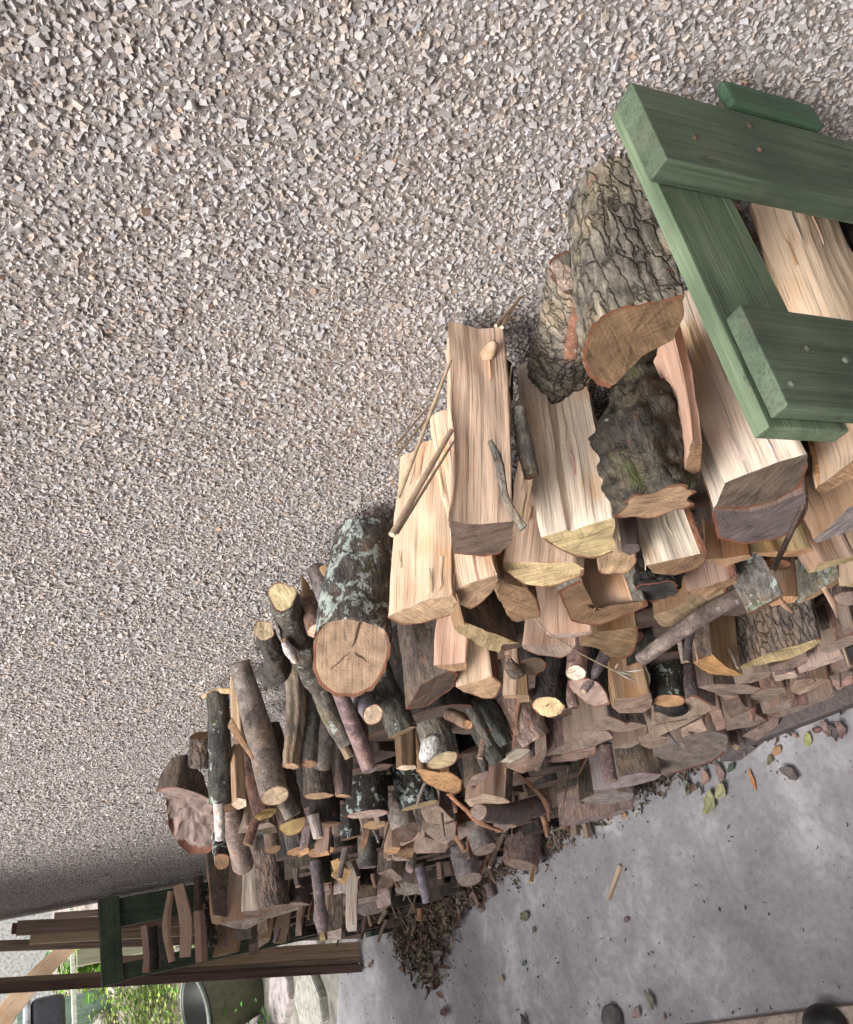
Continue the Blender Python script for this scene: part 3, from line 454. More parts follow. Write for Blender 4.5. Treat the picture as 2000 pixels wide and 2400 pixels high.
{"label":'split log behind the green frame at the wall side of the upper upright','k':'S','name':'split_log','pts':[(-0.3502,-0.1332,1.0945),(-0.333,-0.1349,1.0698),(-0.345,-0.1411,1.0231),(-0.3899,-0.1482,0.9873),(-0.4004,-0.1438,1.0307)],'ed':(0,0,0,0,0),'ax':[0.0,0.9997,-0.0253],'L':0.1253,'wood':(0.4,0.268,0.165),'end':(0.4,0.268,0.165),'bark':(0.17,0.135,0.115),'bt':'rough'},
{"label":'thin dark twig with a frayed tip poking out below the dark brown log end','name':'stick','pts':[(-0.5179,-0.255,0.9354),(-0.5149,-0.225,0.9031),(-0.4831,-0.2,0.897)],'rs':[0.0029,0.0027,0.0024],'bark':(0.09,0.06,0.05),'bt':'smooth','end':(0.4,0.268,0.165)},
{"label":'long thin stick lying across the two outermost pale split logs','name':'stick','pts':[(-0.4875,-0.2,1.298),(-0.4647,-0.09,1.2388)],'rs':[0.0015,0.0013],'bark':(0.52,0.38,0.26),'bt':'wood','end':(0.7,0.52,0.375),'wood':1},
{"label":'thickest bare stick slanting across the edge of the near pile','name':'stick','pts':[(-0.4658,-0.24,1.3198),(-0.4657,-0.155,1.2545)],'rs':[0.0023,0.002],'bark':(0.52,0.38,0.26),'bt':'wood','end':(0.7,0.52,0.375),'wood':1},
{"label":'short bare stick hugging the thickest slanting stick','name':'stick','pts':[(-0.4686,-0.238,1.3148),(-0.4725,-0.16,1.2507)],'rs':[0.0012,0.001],'bark':(0.52,0.38,0.26),'bt':'wood','end':(0.7,0.52,0.375),'wood':1},
{"label":'thin splinter of wood at the wall side of the slanting sticks','name':'stick','pts':[(-0.4891,-0.155,1.2902),(-0.5093,-0.1,1.2392)],'rs':[0.0009,0.0008],'bark':(0.52,0.38,0.26),'bt':'wood','end':(0.7,0.52,0.375),'wood':1},
{"label":'pale splinter of wood between the wall and the long thin stick','name':'stick','pts':[(-0.4797,-0.17,1.2962),(-0.5027,-0.115,1.2464)],'rs':[0.001,0.0009],'bark':(0.52,0.38,0.26),'bt':'wood','end':(0.7,0.52,0.375),'wood':1},
{"label":'pair-end stick poking past the knot towards the wall','name':'stick','pts':[(-0.4382,-0.075,1.2085),(-0.4542,-0.025,1.1609)],'rs':[0.0013,0.0012],'bark':(0.52,0.38,0.26),'bt':'wood','end':(0.7,0.52,0.375),'wood':1},
{"label":'flat splinter beside the stick that pokes past the knot','name':'stick','pts':[(-0.4425,-0.072,1.1997),(-0.4528,-0.028,1.1649)],'rs':[0.0015,0.0013],'bark':(0.52,0.38,0.26),'bt':'wood','end':(0.7,0.52,0.375),'wood':1},
{"label":'dry grass stem with a seed head hanging over the split logs','name':'grass_stem','pts':[(-0.8083,-0.245,0.9058),(-0.7715,-0.236,0.9679),(-0.718,-0.228,1.0407),(-0.6851,-0.222,1.0783)],'rs':[0.0009,0.0008,0.0007,0.0005],'bark':(0.55,0.45,0.3),'bt':'wood','end':(0.7,0.52,0.375),'wood':1},
{"label":'SEED','name':'SEED','pts':[(-0.8083,-0.245,0.9058),(-0.8343,-0.2455,0.8717),(-0.8622,-0.246,0.835)],'rs':[0.0004,0.0018,0.0005],'bark':(0.75,0.7,0.62),'bt':'wood','end':(0.7,0.52,0.375),'wood':1},
{"label":'SEED','name':'SEED','pts':[(-0.8118,-0.245,0.8998),(-0.8197,-0.2455,0.8828),(-0.8278,-0.246,0.8654)],'rs':[0.0004,0.0017,0.0005],'bark':(0.75,0.7,0.62),'bt':'wood','end':(0.7,0.52,0.375),'wood':1},
{"label":'SEED','name':'SEED','pts':[(-0.8184,-0.245,0.8809),(-0.8151,-0.2455,0.8707),(-0.8118,-0.246,0.8604)],'rs':[0.0004,0.0017,0.0005],'bark':(0.75,0.7,0.62),'bt':'wood','end':(0.7,0.52,0.375),'wood':1},
{"label":'SEED','name':'SEED','pts':[(-0.8036,-0.245,0.9081),(-0.7915,-0.2455,0.9144),(-0.7797,-0.246,0.9206)],'rs':[0.0004,0.0017,0.0005],'bark':(0.75,0.7,0.62),'bt':'wood','end':(0.7,0.52,0.375),'wood':1},
{"label":'thick lichen-covered log with a broad round sawn end facing out','name':'round_log','pts':[(-0.8704,-0.175,1.1993),(-0.8756,-0.11,1.1777),(-0.8787,-0.03,1.1474)],'rs':[0.0439,0.0435,0.0403],'bark':(0.1,0.09,0.08),'bt':'lichen','end':(0.33,0.225,0.15),'c':0.62,'det':3},
{"label":'dark bark log with a shadowed oval end, right of the round sawn log','k':'S','name':'round_log','pts':[(-0.9753,-0.2199,1.1012),(-0.9017,-0.2108,1.1074),(-0.8647,-0.2092,1.0854),(-0.8737,-0.2117,1.073),(-0.9149,-0.2174,1.0645),(-0.9657,-0.2216,1.0776)],'ed':(1,1,1,1,1,1),'ax':[0.0,0.998,-0.0629],'L':0.16,'wood':(0.11,0.085,0.07),'end':(0.085,0.058,0.045),'bark':(0.13,0.1,0.085),'bt':'rough','det':2},  # end colour darkened to paint the shade on the downturned face
{"label":'small square-faced split piece above the oval-ended dark log','k':'S','name':'split_log','pts':[(-0.8182,-0.217,1.1306),(-0.7914,-0.2252,1.1052),(-0.8043,-0.2289,1.1005),(-0.816,-0.2268,1.1082),(-0.8199,-0.2207,1.1227)],'ed':(0,0,0,0,0),'ax':[0.0,0.9281,-0.3723],'L':0.13,'wood':(0.7,0.48,0.36),'end':(0.25,0.155,0.09),'bark':(0.17,0.135,0.115),'bt':'rough'},
{"label":'pale split piece with a half-oval tan end above the grey branches','k':'S','name':'split_log','pts':[(-0.9059,-0.2175,1.0642),(-0.867,-0.2202,1.0322),(-0.8826,-0.2262,1.0133),(-0.9213,-0.2324,1.0052),(-0.9266,-0.2302,1.0174),(-0.9154,-0.2229,1.0446)],'ed':(0,1,1,1,1,0),'ax':[0.0,0.9869,-0.1615],'L':0.15,'wood':(0.7,0.52,0.375),'end':(0.4,0.268,0.165),'bark':(0.24,0.115,0.075),'bt':'rough'},
{"label":'split log with a sloping bark back and a yellow splintered edge','k':'S','name':'split_log','pts':[(-0.7375,-0.207,1.1415),(-0.7221,-0.2059,1.1353),(-0.765,-0.2176,1.0514),(-0.7683,-0.2163,1.0719),(-0.7908,-0.2195,1.0619),(-0.7784,-0.2164,1.0832),(-0.7525,-0.2101,1.1248)],'ed':(0,1,0,0,0,0,0),'ax':[0.0,0.9998,-0.0212],'L':0.17,'wood':(0.4,0.268,0.165),'end':(0.46,0.35,0.19),'bark':(0.11,0.085,0.07),'bt':'rough'},
{"label":'narrow upright-grained split stick between two stubby pieces','k':'S','name':'split_log','pts':[(-0.9642,-0.2171,0.9679),(-0.9555,-0.2214,0.9528),(-0.9627,-0.2234,0.9494),(-0.9714,-0.2203,0.9613)],'ed':(0,0,0,0),'ax':[0.0,0.9605,-0.2782],'L':0.15,'wood':(0.7,0.52,0.375),'end':(0.4,0.268,0.165),'bark':(0.17,0.135,0.115),'bt':'rough'},
{"label":'dark knotty stub on the narrow split stick','name':'bark_flake','pts':[(-0.8217,-0.235,1.0288),(-0.8083,-0.228,1.0418),(-0.796,-0.222,1.0498)],'rs':[0.0103,0.0074,0.004],'bark':(0.11,0.085,0.07),'bt':'rough','end':(0.4,0.268,0.165),'flat':0.6},
{"label":'plain brown split stick beside the narrow upright-grained one','k':'S','name':'split_log','pts':[(-1.0273,-0.2021,0.9069),(-1.0216,-0.2055,0.8912),(-1.0415,-0.2106,0.8796),(-1.0467,-0.2075,0.8939)],'ed':(0,0,0,0),'ax':[0.0,0.9823,-0.1875],'L':0.15,'wood':(0.4,0.268,0.165),'end':(0.4,0.268,0.165),'bark':(0.17,0.135,0.115),'bt':'rough'},
{"label":'split log with a rough straight saw cut below the half-bark log','k':'S','name':'split_log','pts':[(-0.7834,-0.203,1.0025),(-0.7598,-0.212,0.9767),(-0.7486,-0.2157,0.9656),(-0.7544,-0.2171,0.9639),(-0.7747,-0.2132,0.9776),(-0.7878,-0.206,0.9969)],'ed':(0,0,0,1,1,1),'ax':[0.0,0.9348,-0.3552],'L':0.15,'wood':(0.7,0.48,0.36),'end':(0.3,0.225,0.185),'bark':(0.2,0.185,0.15),'bt':'rough'},
{"label":'pinkish split log with a low flat grey-brown end','k':'S','name':'split_log','pts':[(-0.8332,-0.1958,1.0057),(-0.8135,-0.2059,0.9817),(-0.7912,-0.2154,0.9581),(-0.8112,-0.2191,0.9554),(-0.8279,-0.2185,0.9603),(-0.8397,-0.2078,0.9839),(-0.839,-0.1993,1.0003)],'ed':(0,0,0,1,1,1,0),'ax':[0.0,0.9119,-0.4104],'L':0.15,'wood':(0.7,0.48,0.36),'end':(0.3,0.225,0.185),'bark':(0.11,0.085,0.07),'bt':'rough'},
{"label":'dark round log end with a brown heart behind the grass stem','name':'round_log','pts':[(-0.9534,-0.1854,0.9176),(-0.9534,-0.1602,0.9115),(-0.9534,-0.012,0.8758)],'rs':[0.0169,0.0171,0.0183],'bark':(0.045,0.04,0.038),'bt':'rough','end':(0.13,0.09,0.065),'c':0.35},
{"label":'ochre hollowed log end with ragged lower rim','k':'S','name':'split_log','pts':[(-0.8772,-0.1876,0.8923),(-0.8406,-0.1843,0.8905),(-0.826,-0.1888,0.8611),(-0.8126,-0.1904,0.8468),(-0.8396,-0.1969,0.8279),(-0.8825,-0.2048,0.81),(-0.9005,-0.2051,0.8174),(-0.8966,-0.2009,0.8363),(-0.8815,-0.195,0.8579),(-0.876,-0.1909,0.8754)],'ed':(0,0,0,1,1,1,1,0,0,0),'ax':[0.0,0.9922,-0.125],'L':0.14,'wood':(0.25,0.155,0.09),'end':(0.24,0.155,0.09),'bark':(0.11,0.085,0.07),'bt':'rough'},
{"label":'smooth brown log with a small pale step cut below the grass stem','name':'round_log','pts':[(-0.9059,-0.2149,0.8883),(-0.9059,-0.1829,0.8734),(-0.9059,-0.0428,0.8078)],'rs':[0.0132,0.0135,0.0145],'bark':(0.26,0.175,0.15),'bt':'smooth','end':(0.82,0.7,0.56),'c':0.3},
{"label":'oval slant-cut log end with a red rim and a pale sheen','k':'S','name':'round_log','pts':[(-0.9832,-0.203,0.8498),(-0.973,-0.2017,0.8456),(-0.9645,-0.206,0.8302),(-0.965,-0.2143,0.8125),(-0.9784,-0.2272,0.7937),(-0.9966,-0.2382,0.7823),(-1.0094,-0.2363,0.7953),(-1.0087,-0.2277,0.8136),(-0.9999,-0.2165,0.8318),(-0.9931,-0.2089,0.8437)],'ed':(1,1,1,1,1,1,1,1,1,1),'ax':[0.0,0.9713,-0.2377],'L':0.15,'wood':(0.4,0.268,0.165),'end':(0.42,0.31,0.25),'bark':(0.045,0.04,0.038),'bt':'rough','det':2},
{"label":'black bark round with a creamy oval end and splintered side','name':'round_log','pts':[(-1.0342,-0.2214,0.8567),(-1.0342,-0.2035,0.8483),(-1.0342,-0.1845,0.8395),(-1.0342,-0.0492,0.7764)],'rs':[0.0214,0.0225,0.0218,0.0233],'bark':(0.045,0.04,0.038),'bt':'rough','end':(0.62,0.46,0.26),'c':0.28,'det':2},
{"label":'small hollow tube of bark beside the creamy oval end','name':'round_log','pts':[(-1.0778,-0.2149,0.7836),(-1.0778,-0.1954,0.7823),(-1.0778,-0.0253,0.7716)],'rs':[0.0086,0.0087,0.0092],'bark':(0.26,0.175,0.15),'bt':'rough','end':(0.1,0.075,0.06),'c':0.3},
{"label":'dark mossy round log standing out under the diagonal pole','name':'round_log','pts':[(-1.1052,-0.2173,0.5828),(-1.1052,-0.1734,0.5679),(-1.1052,-0.1279,0.5525),(-1.1052,-0.0373,0.5218)],'rs':[0.026,0.026,0.0254,0.0264],'bark':(0.05,0.052,0.04),'bt':'lichen','end':(0.48,0.28,0.15),'c':0.1,'det':2},
{"label":'second dark bark round tucked under the mossy one','name':'round_log','pts':[(-1.2019,-0.2085,0.4988),(-1.2019,-0.1948,0.493),(-1.2019,-0.0339,0.4239)],'rs':[0.0276,0.0278,0.0296],'bark':(0.045,0.04,0.038),'bt':'rough','end':(0.25,0.155,0.09)},
{"label":'dark round with a greyish crumbly end left of the mossy round','name':'round_log','pts':[(-1.1646,-0.188,0.6003),(-1.1646,-0.1624,0.595),(-1.1646,-0.012,0.5642)],'rs':[0.0254,0.0257,0.027],'bark':(0.045,0.04,0.038),'bt':'rough','end':(0.15,0.12,0.1)},
{"label":'pinkish split log with a pale crumbly corner','k':'S','name':'split_log','pts':[(-1.1303,-0.2082,0.6743),(-1.1063,-0.2029,0.6863),(-1.0984,-0.2077,0.6627),(-1.0693,-0.2093,0.6437),(-1.1099,-0.2208,0.6133),(-1.1368,-0.2233,0.6143),(-1.1513,-0.2161,0.6507),(-1.1416,-0.2115,0.6654)],'ed':(0,0,0,0,0,0,0,0),'ax':[0.0,0.9872,-0.1594],'L':0.15,'wood':(0.4,0.268,0.165),'end':(0.36,0.25,0.19),'bark':(0.17,0.135,0.115),'bt':'rough'},
{"label":'smooth round pole lying diagonally across the front of the stack','name':'round_log','pts':[(-0.8205,-0.232,0.8536),(-0.7522,-0.215,0.8228),(-0.7063,-0.2,0.7794)],'rs':[0.0089,0.0103,0.0108],'bark':(0.21,0.16,0.14),'bt':'smooth','end':(0.25,0.155,0.09),'det':2},
{"label":'tan fan-shaped log end with a red rim above the diagonal pole','k':'S','name':'split_log','pts':[(-0.7489,-0.1892,0.8214),(-0.7285,-0.1854,0.8288),(-0.697,-0.1883,0.8061),(-0.7156,-0.1956,0.7843),(-0.7382,-0.1999,0.7759),(-0.7774,-0.2004,0.7881),(-0.8008,-0.2006,0.7959),(-0.8073,-0.1969,0.8125),(-0.7985,-0.1917,0.8293),(-0.7882,-0.1877,0.8414),(-0.768,-0.1894,0.8275)],'ed':(0,0,1,1,1,0,0,0,0,0,0),'ax':[0.0,0.9854,-0.1705],'L':0.15,'wood':(0.25,0.155,0.09),'end':(0.3,0.215,0.13),'bark':(0.24,0.115,0.075),'bt':'rough'},
{"label":'split face with pinkish grain above the tan fan-shaped end','k':'S','name':'split_log','pts':[(-0.6928,-0.1979,0.8675),(-0.6546,-0.2025,0.8383),(-0.6431,-0.2015,0.8382),(-0.6566,-0.2048,0.8306),(-0.6909,-0.2053,0.8398),(-0.6975,-0.2003,0.8605)],'ed':(0,1,1,0,0,0),'ax':[0.0,0.9828,-0.1847],'L':0.13,'wood':(0.36,0.25,0.19),'end':(0.25,0.155,0.09),'bark':(0.24,0.115,0.075),'bt':'rough'},
{"label":'dim split log with one lit corner below the dark brown log end','k':'S','name':'split_log','pts':[(-0.6296,-0.1893,0.888),(-0.6166,-0.1944,0.8732),(-0.5996,-0.1987,0.8595),(-0.602,-0.2015,0.8532),(-0.6296,-0.1979,0.8677)],'ed':(0,0,0,0,0),'ax':[0.0,0.9477,-0.3191],'L':0.14,'wood':(0.25,0.155,0.09),'end':(0.25,0.155,0.09),'bark':(0.17,0.135,0.115),'bt':'rough'},
{"label":'ochre-edged split log behind the frayed twig','k':'S','name':'split_log','pts':[(-0.5936,-0.199,0.8606),(-0.5908,-0.2012,0.811),(-0.5804,-0.2013,0.7905),(-0.587,-0.2023,0.7797),(-0.6001,-0.2026,0.7966),(-0.6,-0.2003,0.8453)],'ed':(0,0,0,0,0,0),'ax':[0.0,0.9986,0.0529],'L':0.14,'wood':(0.46,0.35,0.19),'end':(0.48,0.28,0.15),'bark':(0.17,0.135,0.115),'bt':'rough'},
{"label":'broad fissured bark log low under the green frame','k':'S','name':'split_log','pts':[(-0.9893,-0.2103,0.5462),(-0.965,-0.2096,0.5427),(-0.9337,-0.2088,0.5381),(-0.8969,-0.211,0.5251),(-0.8707,-0.2142,0.512),(-0.848,-0.2151,0.5052),(-0.8518,-0.2178,0.4997),(-0.8718,-0.2211,0.4962),(-0.9118,-0.223,0.5004),(-0.9482,-0.2175,0.5207)],'ed':(1,1,1,1,1,1,0,0,0,0),'ax':[0.0,0.9481,-0.318],'L':0.15,'wood':(0.25,0.155,0.09),'end':(0.46,0.35,0.19),'bark':(0.2,0.16,0.14),'bt':'fissure','det':2},
{"label":'bark-sided split log with an orange wedge end beside the fissured bark log','k':'S','name':'split_log','pts':[(-0.9696,-0.1959,0.6348),(-0.9551,-0.1969,0.6295),(-0.937,-0.1979,0.6237),(-0.9497,-0.2145,0.5912),(-0.9543,-0.2295,0.5603),(-0.9634,-0.2264,0.5688),(-0.982,-0.2131,0.6008)],'ed':(1,1,0,0,0,0,0),'ax':[0.0,0.9333,-0.3591],'L':0.14,'wood':(0.4,0.268,0.165),'end':(0.45,0.25,0.11),'bark':(0.17,0.135,0.115),'bt':'rough'},
{"label":'square lichen-mottled bark slab above the fissured bark log','k':'S','name':'bark_slab','pts':[(-0.6778,-0.2339,0.8084),(-0.6351,-0.2298,0.7942),(-0.6422,-0.23,0.7851),(-0.6845,-0.2341,0.7978)],'ed':(1,0,0,0),'ax':[0.0,0.9906,0.137],'L':0.075,'wood':(0.25,0.155,0.09),'end':(0.25,0.155,0.09),'bark':(0.16,0.14,0.13),'bt':'lichen'},
{"label":'small orange rounded log end behind the tip of the frayed twig','k':'S','name':'split_log','pts':[(-0.6503,-0.183,0.7926),(-0.6397,-0.186,0.7794),(-0.6355,-0.1911,0.7612),(-0.6423,-0.1943,0.7522),(-0.6536,-0.1945,0.7547),(-0.6582,-0.1899,0.7715)],'ed':(1,1,1,1,0,0),'ax':[0.0,0.9796,-0.2007],'L':0.12,'wood':(0.25,0.155,0.09),'end':(0.4,0.21,0.11),'bark':(0.11,0.085,0.07),'bt':'rough'},
{"label":'pale split stick with an ochre end behind the lichen slab','k':'S','name':'split_log','pts':[(-0.714,-0.2087,0.7284),(-0.6953,-0.21,0.7222),(-0.6892,-0.2123,0.7162),(-0.686,-0.2146,0.7107),(-0.6969,-0.2164,0.7091),(-0.7182,-0.2124,0.7213)],'ed':(0,0,0,0,0,0),'ax':[0.0,0.9327,-0.3608],'L':0.12,'wood':(0.36,0.25,0.19),'end':(0.48,0.28,0.15),'bark':(0.17,0.135,0.115),'bt':'rough'},
{"label":'pointed pinkish splinter lying on the fissured bark log','name':'stick','pts':[(-0.6788,-0.236,0.7396),(-0.6705,-0.23,0.7557),(-0.6631,-0.222,0.7705)],'rs':[0.001,0.0034,0.0023],'bark':(0.5,0.3,0.2),'bt':'wood','end':(0.7,0.52,0.375),'wood':1},
{"label":'pale block with a yellow sawn underside right of the frayed twig','k':'S','name':'split_log','pts':[(-0.629,-0.2101,0.7483),(-0.606,-0.2081,0.7523),(-0.5894,-0.2086,0.72),(-0.5976,-0.2097,0.7099),(-0.6115,-0.2099,0.7269)],'ed':(0,0,0,0,0),'ax':[0.0,0.9987,0.0515],'L':0.12,'wood':(0.36,0.25,0.19),'end':(0.46,0.35,0.19),'bark':(0.17,0.135,0.115),'bt':'rough'},
{"label":'pale split face at the frame side of the yellow-edged block','k':'S','name':'split_log','pts':[(-0.6708,-0.2095,0.6556),(-0.6553,-0.2123,0.6482),(-0.6423,-0.2132,0.6445),(-0.6559,-0.2205,0.6334)],'ed':(0,0,0,0),'ax':[0.0,0.9119,-0.4104],'L':0.12,'wood':(0.7,0.52,0.375),'end':(0.46,0.35,0.19),'bark':(0.17,0.135,0.115),'bt':'rough'},
{"label":'mossy grey split log above the fissured bark log','k':'S','name':'split_log','pts':[(-0.7403,-0.2043,0.6538),(-0.7094,-0.2022,0.6523),(-0.6884,-0.201,0.6507),(-0.6689,-0.1992,0.6514),(-0.6795,-0.2027,0.6419),(-0.7188,-0.2052,0.6442)],'ed':(1,1,1,0,0,0),'ax':[0.0,0.9845,-0.1752],'L':0.12,'wood':(0.3,0.225,0.185),'end':(0.25,0.155,0.09),'bark':(0.2,0.185,0.15),'bt':'lichen'},
{"label":'bright splinter standing out right of the fissured bark log','name':'stick','pts':[(-0.6907,-0.242,0.6565),(-0.6606,-0.235,0.6921),(-0.6449,-0.222,0.7161)],'rs':[0.001,0.0044,0.0034],'bark':(0.62,0.45,0.33),'bt':'wood','end':(0.7,0.52,0.375),'wood':1},
{"label":'dark round bark log right of the bright splinter','name':'round_log','pts':[(-0.7323,-0.2028,0.5693),(-0.7323,-0.1788,0.5585),(-0.7323,-0.0296,0.4912)],'rs':[0.017,0.0172,0.0187],'bark':(0.11,0.085,0.07),'bt':'rough','end':(0.3,0.225,0.185)},
{"label":'shadowed bark log between the fissured log and the frame','name':'round_log','pts':[(-0.9065,-0.1899,0.4002),(-0.9065,-0.1529,0.3913),(-0.9065,-0.012,0.3577)],'rs':[0.0179,0.0182,0.0192],'bark':(0.11,0.085,0.07),'bt':'rough','end':(0.3,0.225,0.185)},
{"label":'pale lens-shaped log end just under the orange wedge end','k':'S','name':'split_log','pts':[(-1.1422,-0.1907,0.48),(-1.1221,-0.194,0.4611),(-1.0981,-0.2062,0.4173),(-1.0947,-0.2169,0.3876),(-1.1181,-0.2188,0.3942),(-1.1304,-0.2149,0.4106),(-1.1431,-0.2039,0.4457)],'ed':(0,1,1,0,0,0,0),'ax':[0.0,0.9806,-0.1961],'L':0.13,'wood':(0.3,0.225,0.185),'end':(0.3,0.225,0.185),'bark':(0.11,0.085,0.07),'bt':'rough'},
{"label":'thin log end under the left part of the fissured bark log','k':'S','name':'split_log','pts':[(-1.0522,-0.2158,0.485),(-1.015,-0.2114,0.4785),(-0.9966,-0.2166,0.4563),(-1.0123,-0.2211,0.4522),(-1.0384,-0.2206,0.466)],'ed':(0,0,0,1,0),'ax':[0.0,0.9806,-0.1961],'L':0.13,'wood':(0.3,0.225,0.185),'end':(0.3,0.225,0.185),'bark':(0.11,0.085,0.07),'bt':'rough'},
{"label":'long thin log end under the right part of the fissured bark log','k':'S','name':'split_log','pts':[(-1.0616,-0.1969,0.4349),(-1.0236,-0.199,0.4124),(-0.9817,-0.2035,0.3817),(-0.993,-0.2082,0.375),(-1.0139,-0.2102,0.3793),(-1.0432,-0.2051,0.4057)],'ed':(0,0,0,1,1,1),'ax':[0.0,0.9806,-0.1961],'L':0.13,'wood':(0.3,0.225,0.185),'end':(0.3,0.225,0.185),'bark':(0.26,0.175,0.15),'bt':'rough'},
{"label":'small bright sawn block with cracked face under the fissured log','k':'S','name':'split_log','pts':[(-1.0717,-0.2037,0.373),(-1.0436,-0.2068,0.3522),(-1.0578,-0.215,0.3378),(-1.084,-0.2109,0.3604)],'ed':(1,0,0,0),'ax':[0.0,0.9806,-0.1961],'L':0.13,'wood':(0.5,0.38,0.32),'end':(0.5,0.38,0.32),'bark':(0.2,0.16,0.155),'bt':'rough'},
{"label":'long bright sawn face with a red bark end low under the frame','k':'S','name':'split_log','pts':[(-1.0348,-0.2113,0.3566),(-0.9646,-0.2107,0.3277),(-0.975,-0.2158,0.3194),(-1.01,-0.2151,0.3363),(-1.0385,-0.2138,0.352)],'ed':(0,0,1,0,0),'ax':[0.0,0.9806,-0.1961],'L':0.13,'wood':(0.5,0.38,0.32),'end':(0.5,0.38,0.32),'bark':(0.11,0.085,0.07),'bt':'rough'},
{"label":'kite-shaped log end left of the pinkish bark strip','k':'S','name':'split_log','pts':[(-1.2454,-0.2057,0.2885),(-1.195,-0.1957,0.2901),(-1.1624,-0.2022,0.2579),(-1.1725,-0.2093,0.2444),(-1.1979,-0.2115,0.2509),(-1.2541,-0.2129,0.2742)],'ed':(1,1,1,0,0,0),'ax':[0.0,0.9806,-0.1961],'L':0.13,'wood':(0.3,0.225,0.185),'end':(0.3,0.225,0.185),'bark':(0.26,0.175,0.15),'bt':'rough'},
{"label":'diamond-shaped pale log end in the lower rows under the frame','k':'S','name':'split_log','pts':[(-1.1489,-0.2117,0.2641),(-1.1195,-0.2027,0.2737),(-1.1041,-0.208,0.2533),(-1.0941,-0.2176,0.2248),(-1.124,-0.2216,0.228),(-1.1555,-0.2229,0.2389),(-1.1547,-0.2161,0.2558)],'ed':(0,1,0,0,0,0,0),'ax':[0.0,0.9806,-0.1961],'L':0.13,'wood':(0.36,0.25,0.19),'end':(0.36,0.25,0.19),'bark':(0.26,0.175,0.15),'bt':'rough'},
{"label":'slim log end above the pinkish crumbly block','k':'S','name':'split_log','pts':[(-1.1238,-0.2048,0.211),(-1.0986,-0.2009,0.2102),(-1.0634,-0.1999,0.1976),(-1.0631,-0.2046,0.1857),(-1.0804,-0.2075,0.1859),(-1.1221,-0.2057,0.2082)],'ed':(1,0,0,0,0,1),'ax':[0.0,0.9806,-0.1961],'L':0.13,'wood':(0.3,0.225,0.185),'end':(0.3,0.225,0.185),'bark':(0.11,0.085,0.07),'bt':'rough'},
{"label":'pinkish crumbly block over the long bottom log','k':'S','name':'split_log','pts':[(-1.1558,-0.2127,0.1455),(-1.1364,-0.21,0.1439),(-1.1179,-0.2119,0.1314),(-1.1325,-0.2192,0.1195),(-1.1665,-0.2223,0.1264)],'ed':(0,0,1,1,0),'ax':[0.0,0.9806,-0.1961],'L':0.13,'wood':(0.5,0.32,0.27),'end':(0.5,0.32,0.27),'bark':(0.2,0.16,0.155),'bt':'rough'},
{"label":'tilted log end right of the pinkish bark strip','k':'S','name':'split_log','pts':[(-1.2823,-0.223,0.2124),(-1.2308,-0.2143,0.2103),(-1.2038,-0.2149,0.196),(-1.2337,-0.2257,0.1825),(-1.2624,-0.2274,0.1918)],'ed':(0,1,1,0,0),'ax':[0.0,0.9806,-0.1961],'L':0.13,'wood':(0.3,0.225,0.185),'end':(0.3,0.225,0.185),'bark':(0.26,0.175,0.15),'bt':'rough'},
{"label":'wide thin log end lying on the long bottom log','k':'S','name':'split_log','pts':[(-1.3253,-0.2231,0.1613),(-1.269,-0.2179,0.1484),(-1.2453,-0.2242,0.122),(-1.1851,-0.2175,0.1113),(-1.198,-0.2239,0.1012),(-1.2498,-0.2272,0.1163),(-1.3121,-0.2294,0.1393)],'ed':(1,1,0,0,0,0,1),'ax':[0.0,0.9806,-0.1961],'L':0.13,'wood':(0.3,0.225,0.185),'end':(0.3,0.225,0.185),'bark':(0.26,0.175,0.15),'bt':'rough'},
{"label":'shaded log end beside the beige triangular end','k':'S','name':'split_log','pts':[(-1.1366,-0.2092,0.4493),(-1.124,-0.2201,0.4143),(-1.1424,-0.219,0.4267)],'ed':(0,1,0),'ax':[0.0,0.9806,-0.1961],'L':0.13,'wood':(0.3,0.225,0.185),'end':(0.3,0.225,0.185),'bark':(0.2,0.16,0.155),'bt':'rough'},
{"label":'recessed brown log end left of the kite-shaped end','k':'S','name':'split_log','pts':[(-1.2473,-0.2058,0.3384),(-1.2086,-0.2025,0.3274),(-1.2308,-0.2165,0.3022),(-1.2243,-0.2223,0.2839),(-1.2697,-0.2229,0.3051)],'ed':(0,0,0,1,1),'ax':[0.0,0.9806,-0.1961],'L':0.13,'wood':(0.2,0.14,0.12),'end':(0.2,0.14,0.12),'bark':(0.24,0.115,0.075),'bt':'rough'},
{"label":'grey log end right of the pinkish bark block','k':'S','name':'split_log','pts':[(-1.3919,-0.2049,0.1994),(-1.3393,-0.2056,0.1715),(-1.3528,-0.2241,0.1303),(-1.3876,-0.2242,0.1474),(-1.4235,-0.2183,0.1808)],'ed':(0,1,1,0,0),'ax':[0.0,0.9806,-0.1961],'L':0.13,'wood':(0.3,0.225,0.185),'end':(0.3,0.225,0.185),'bark':(0.26,0.175,0.15),'bt':'rough'},
{"label":'flat log end above the orange leaf, second row from the floor','k':'S','name':'split_log','pts':[(-1.4681,-0.2248,0.1027),(-1.3935,-0.2164,0.0876),(-1.3699,-0.2164,0.0762),(-1.396,-0.2269,0.0622),(-1.4682,-0.2399,0.0641)],'ed':(1,0,0,0,0),'ax':[0.0,0.9806,-0.1961],'L':0.13,'wood':(0.3,0.225,0.185),'end':(0.3,0.225,0.185),'bark':(0.11,0.085,0.07),'bt':'rough'},
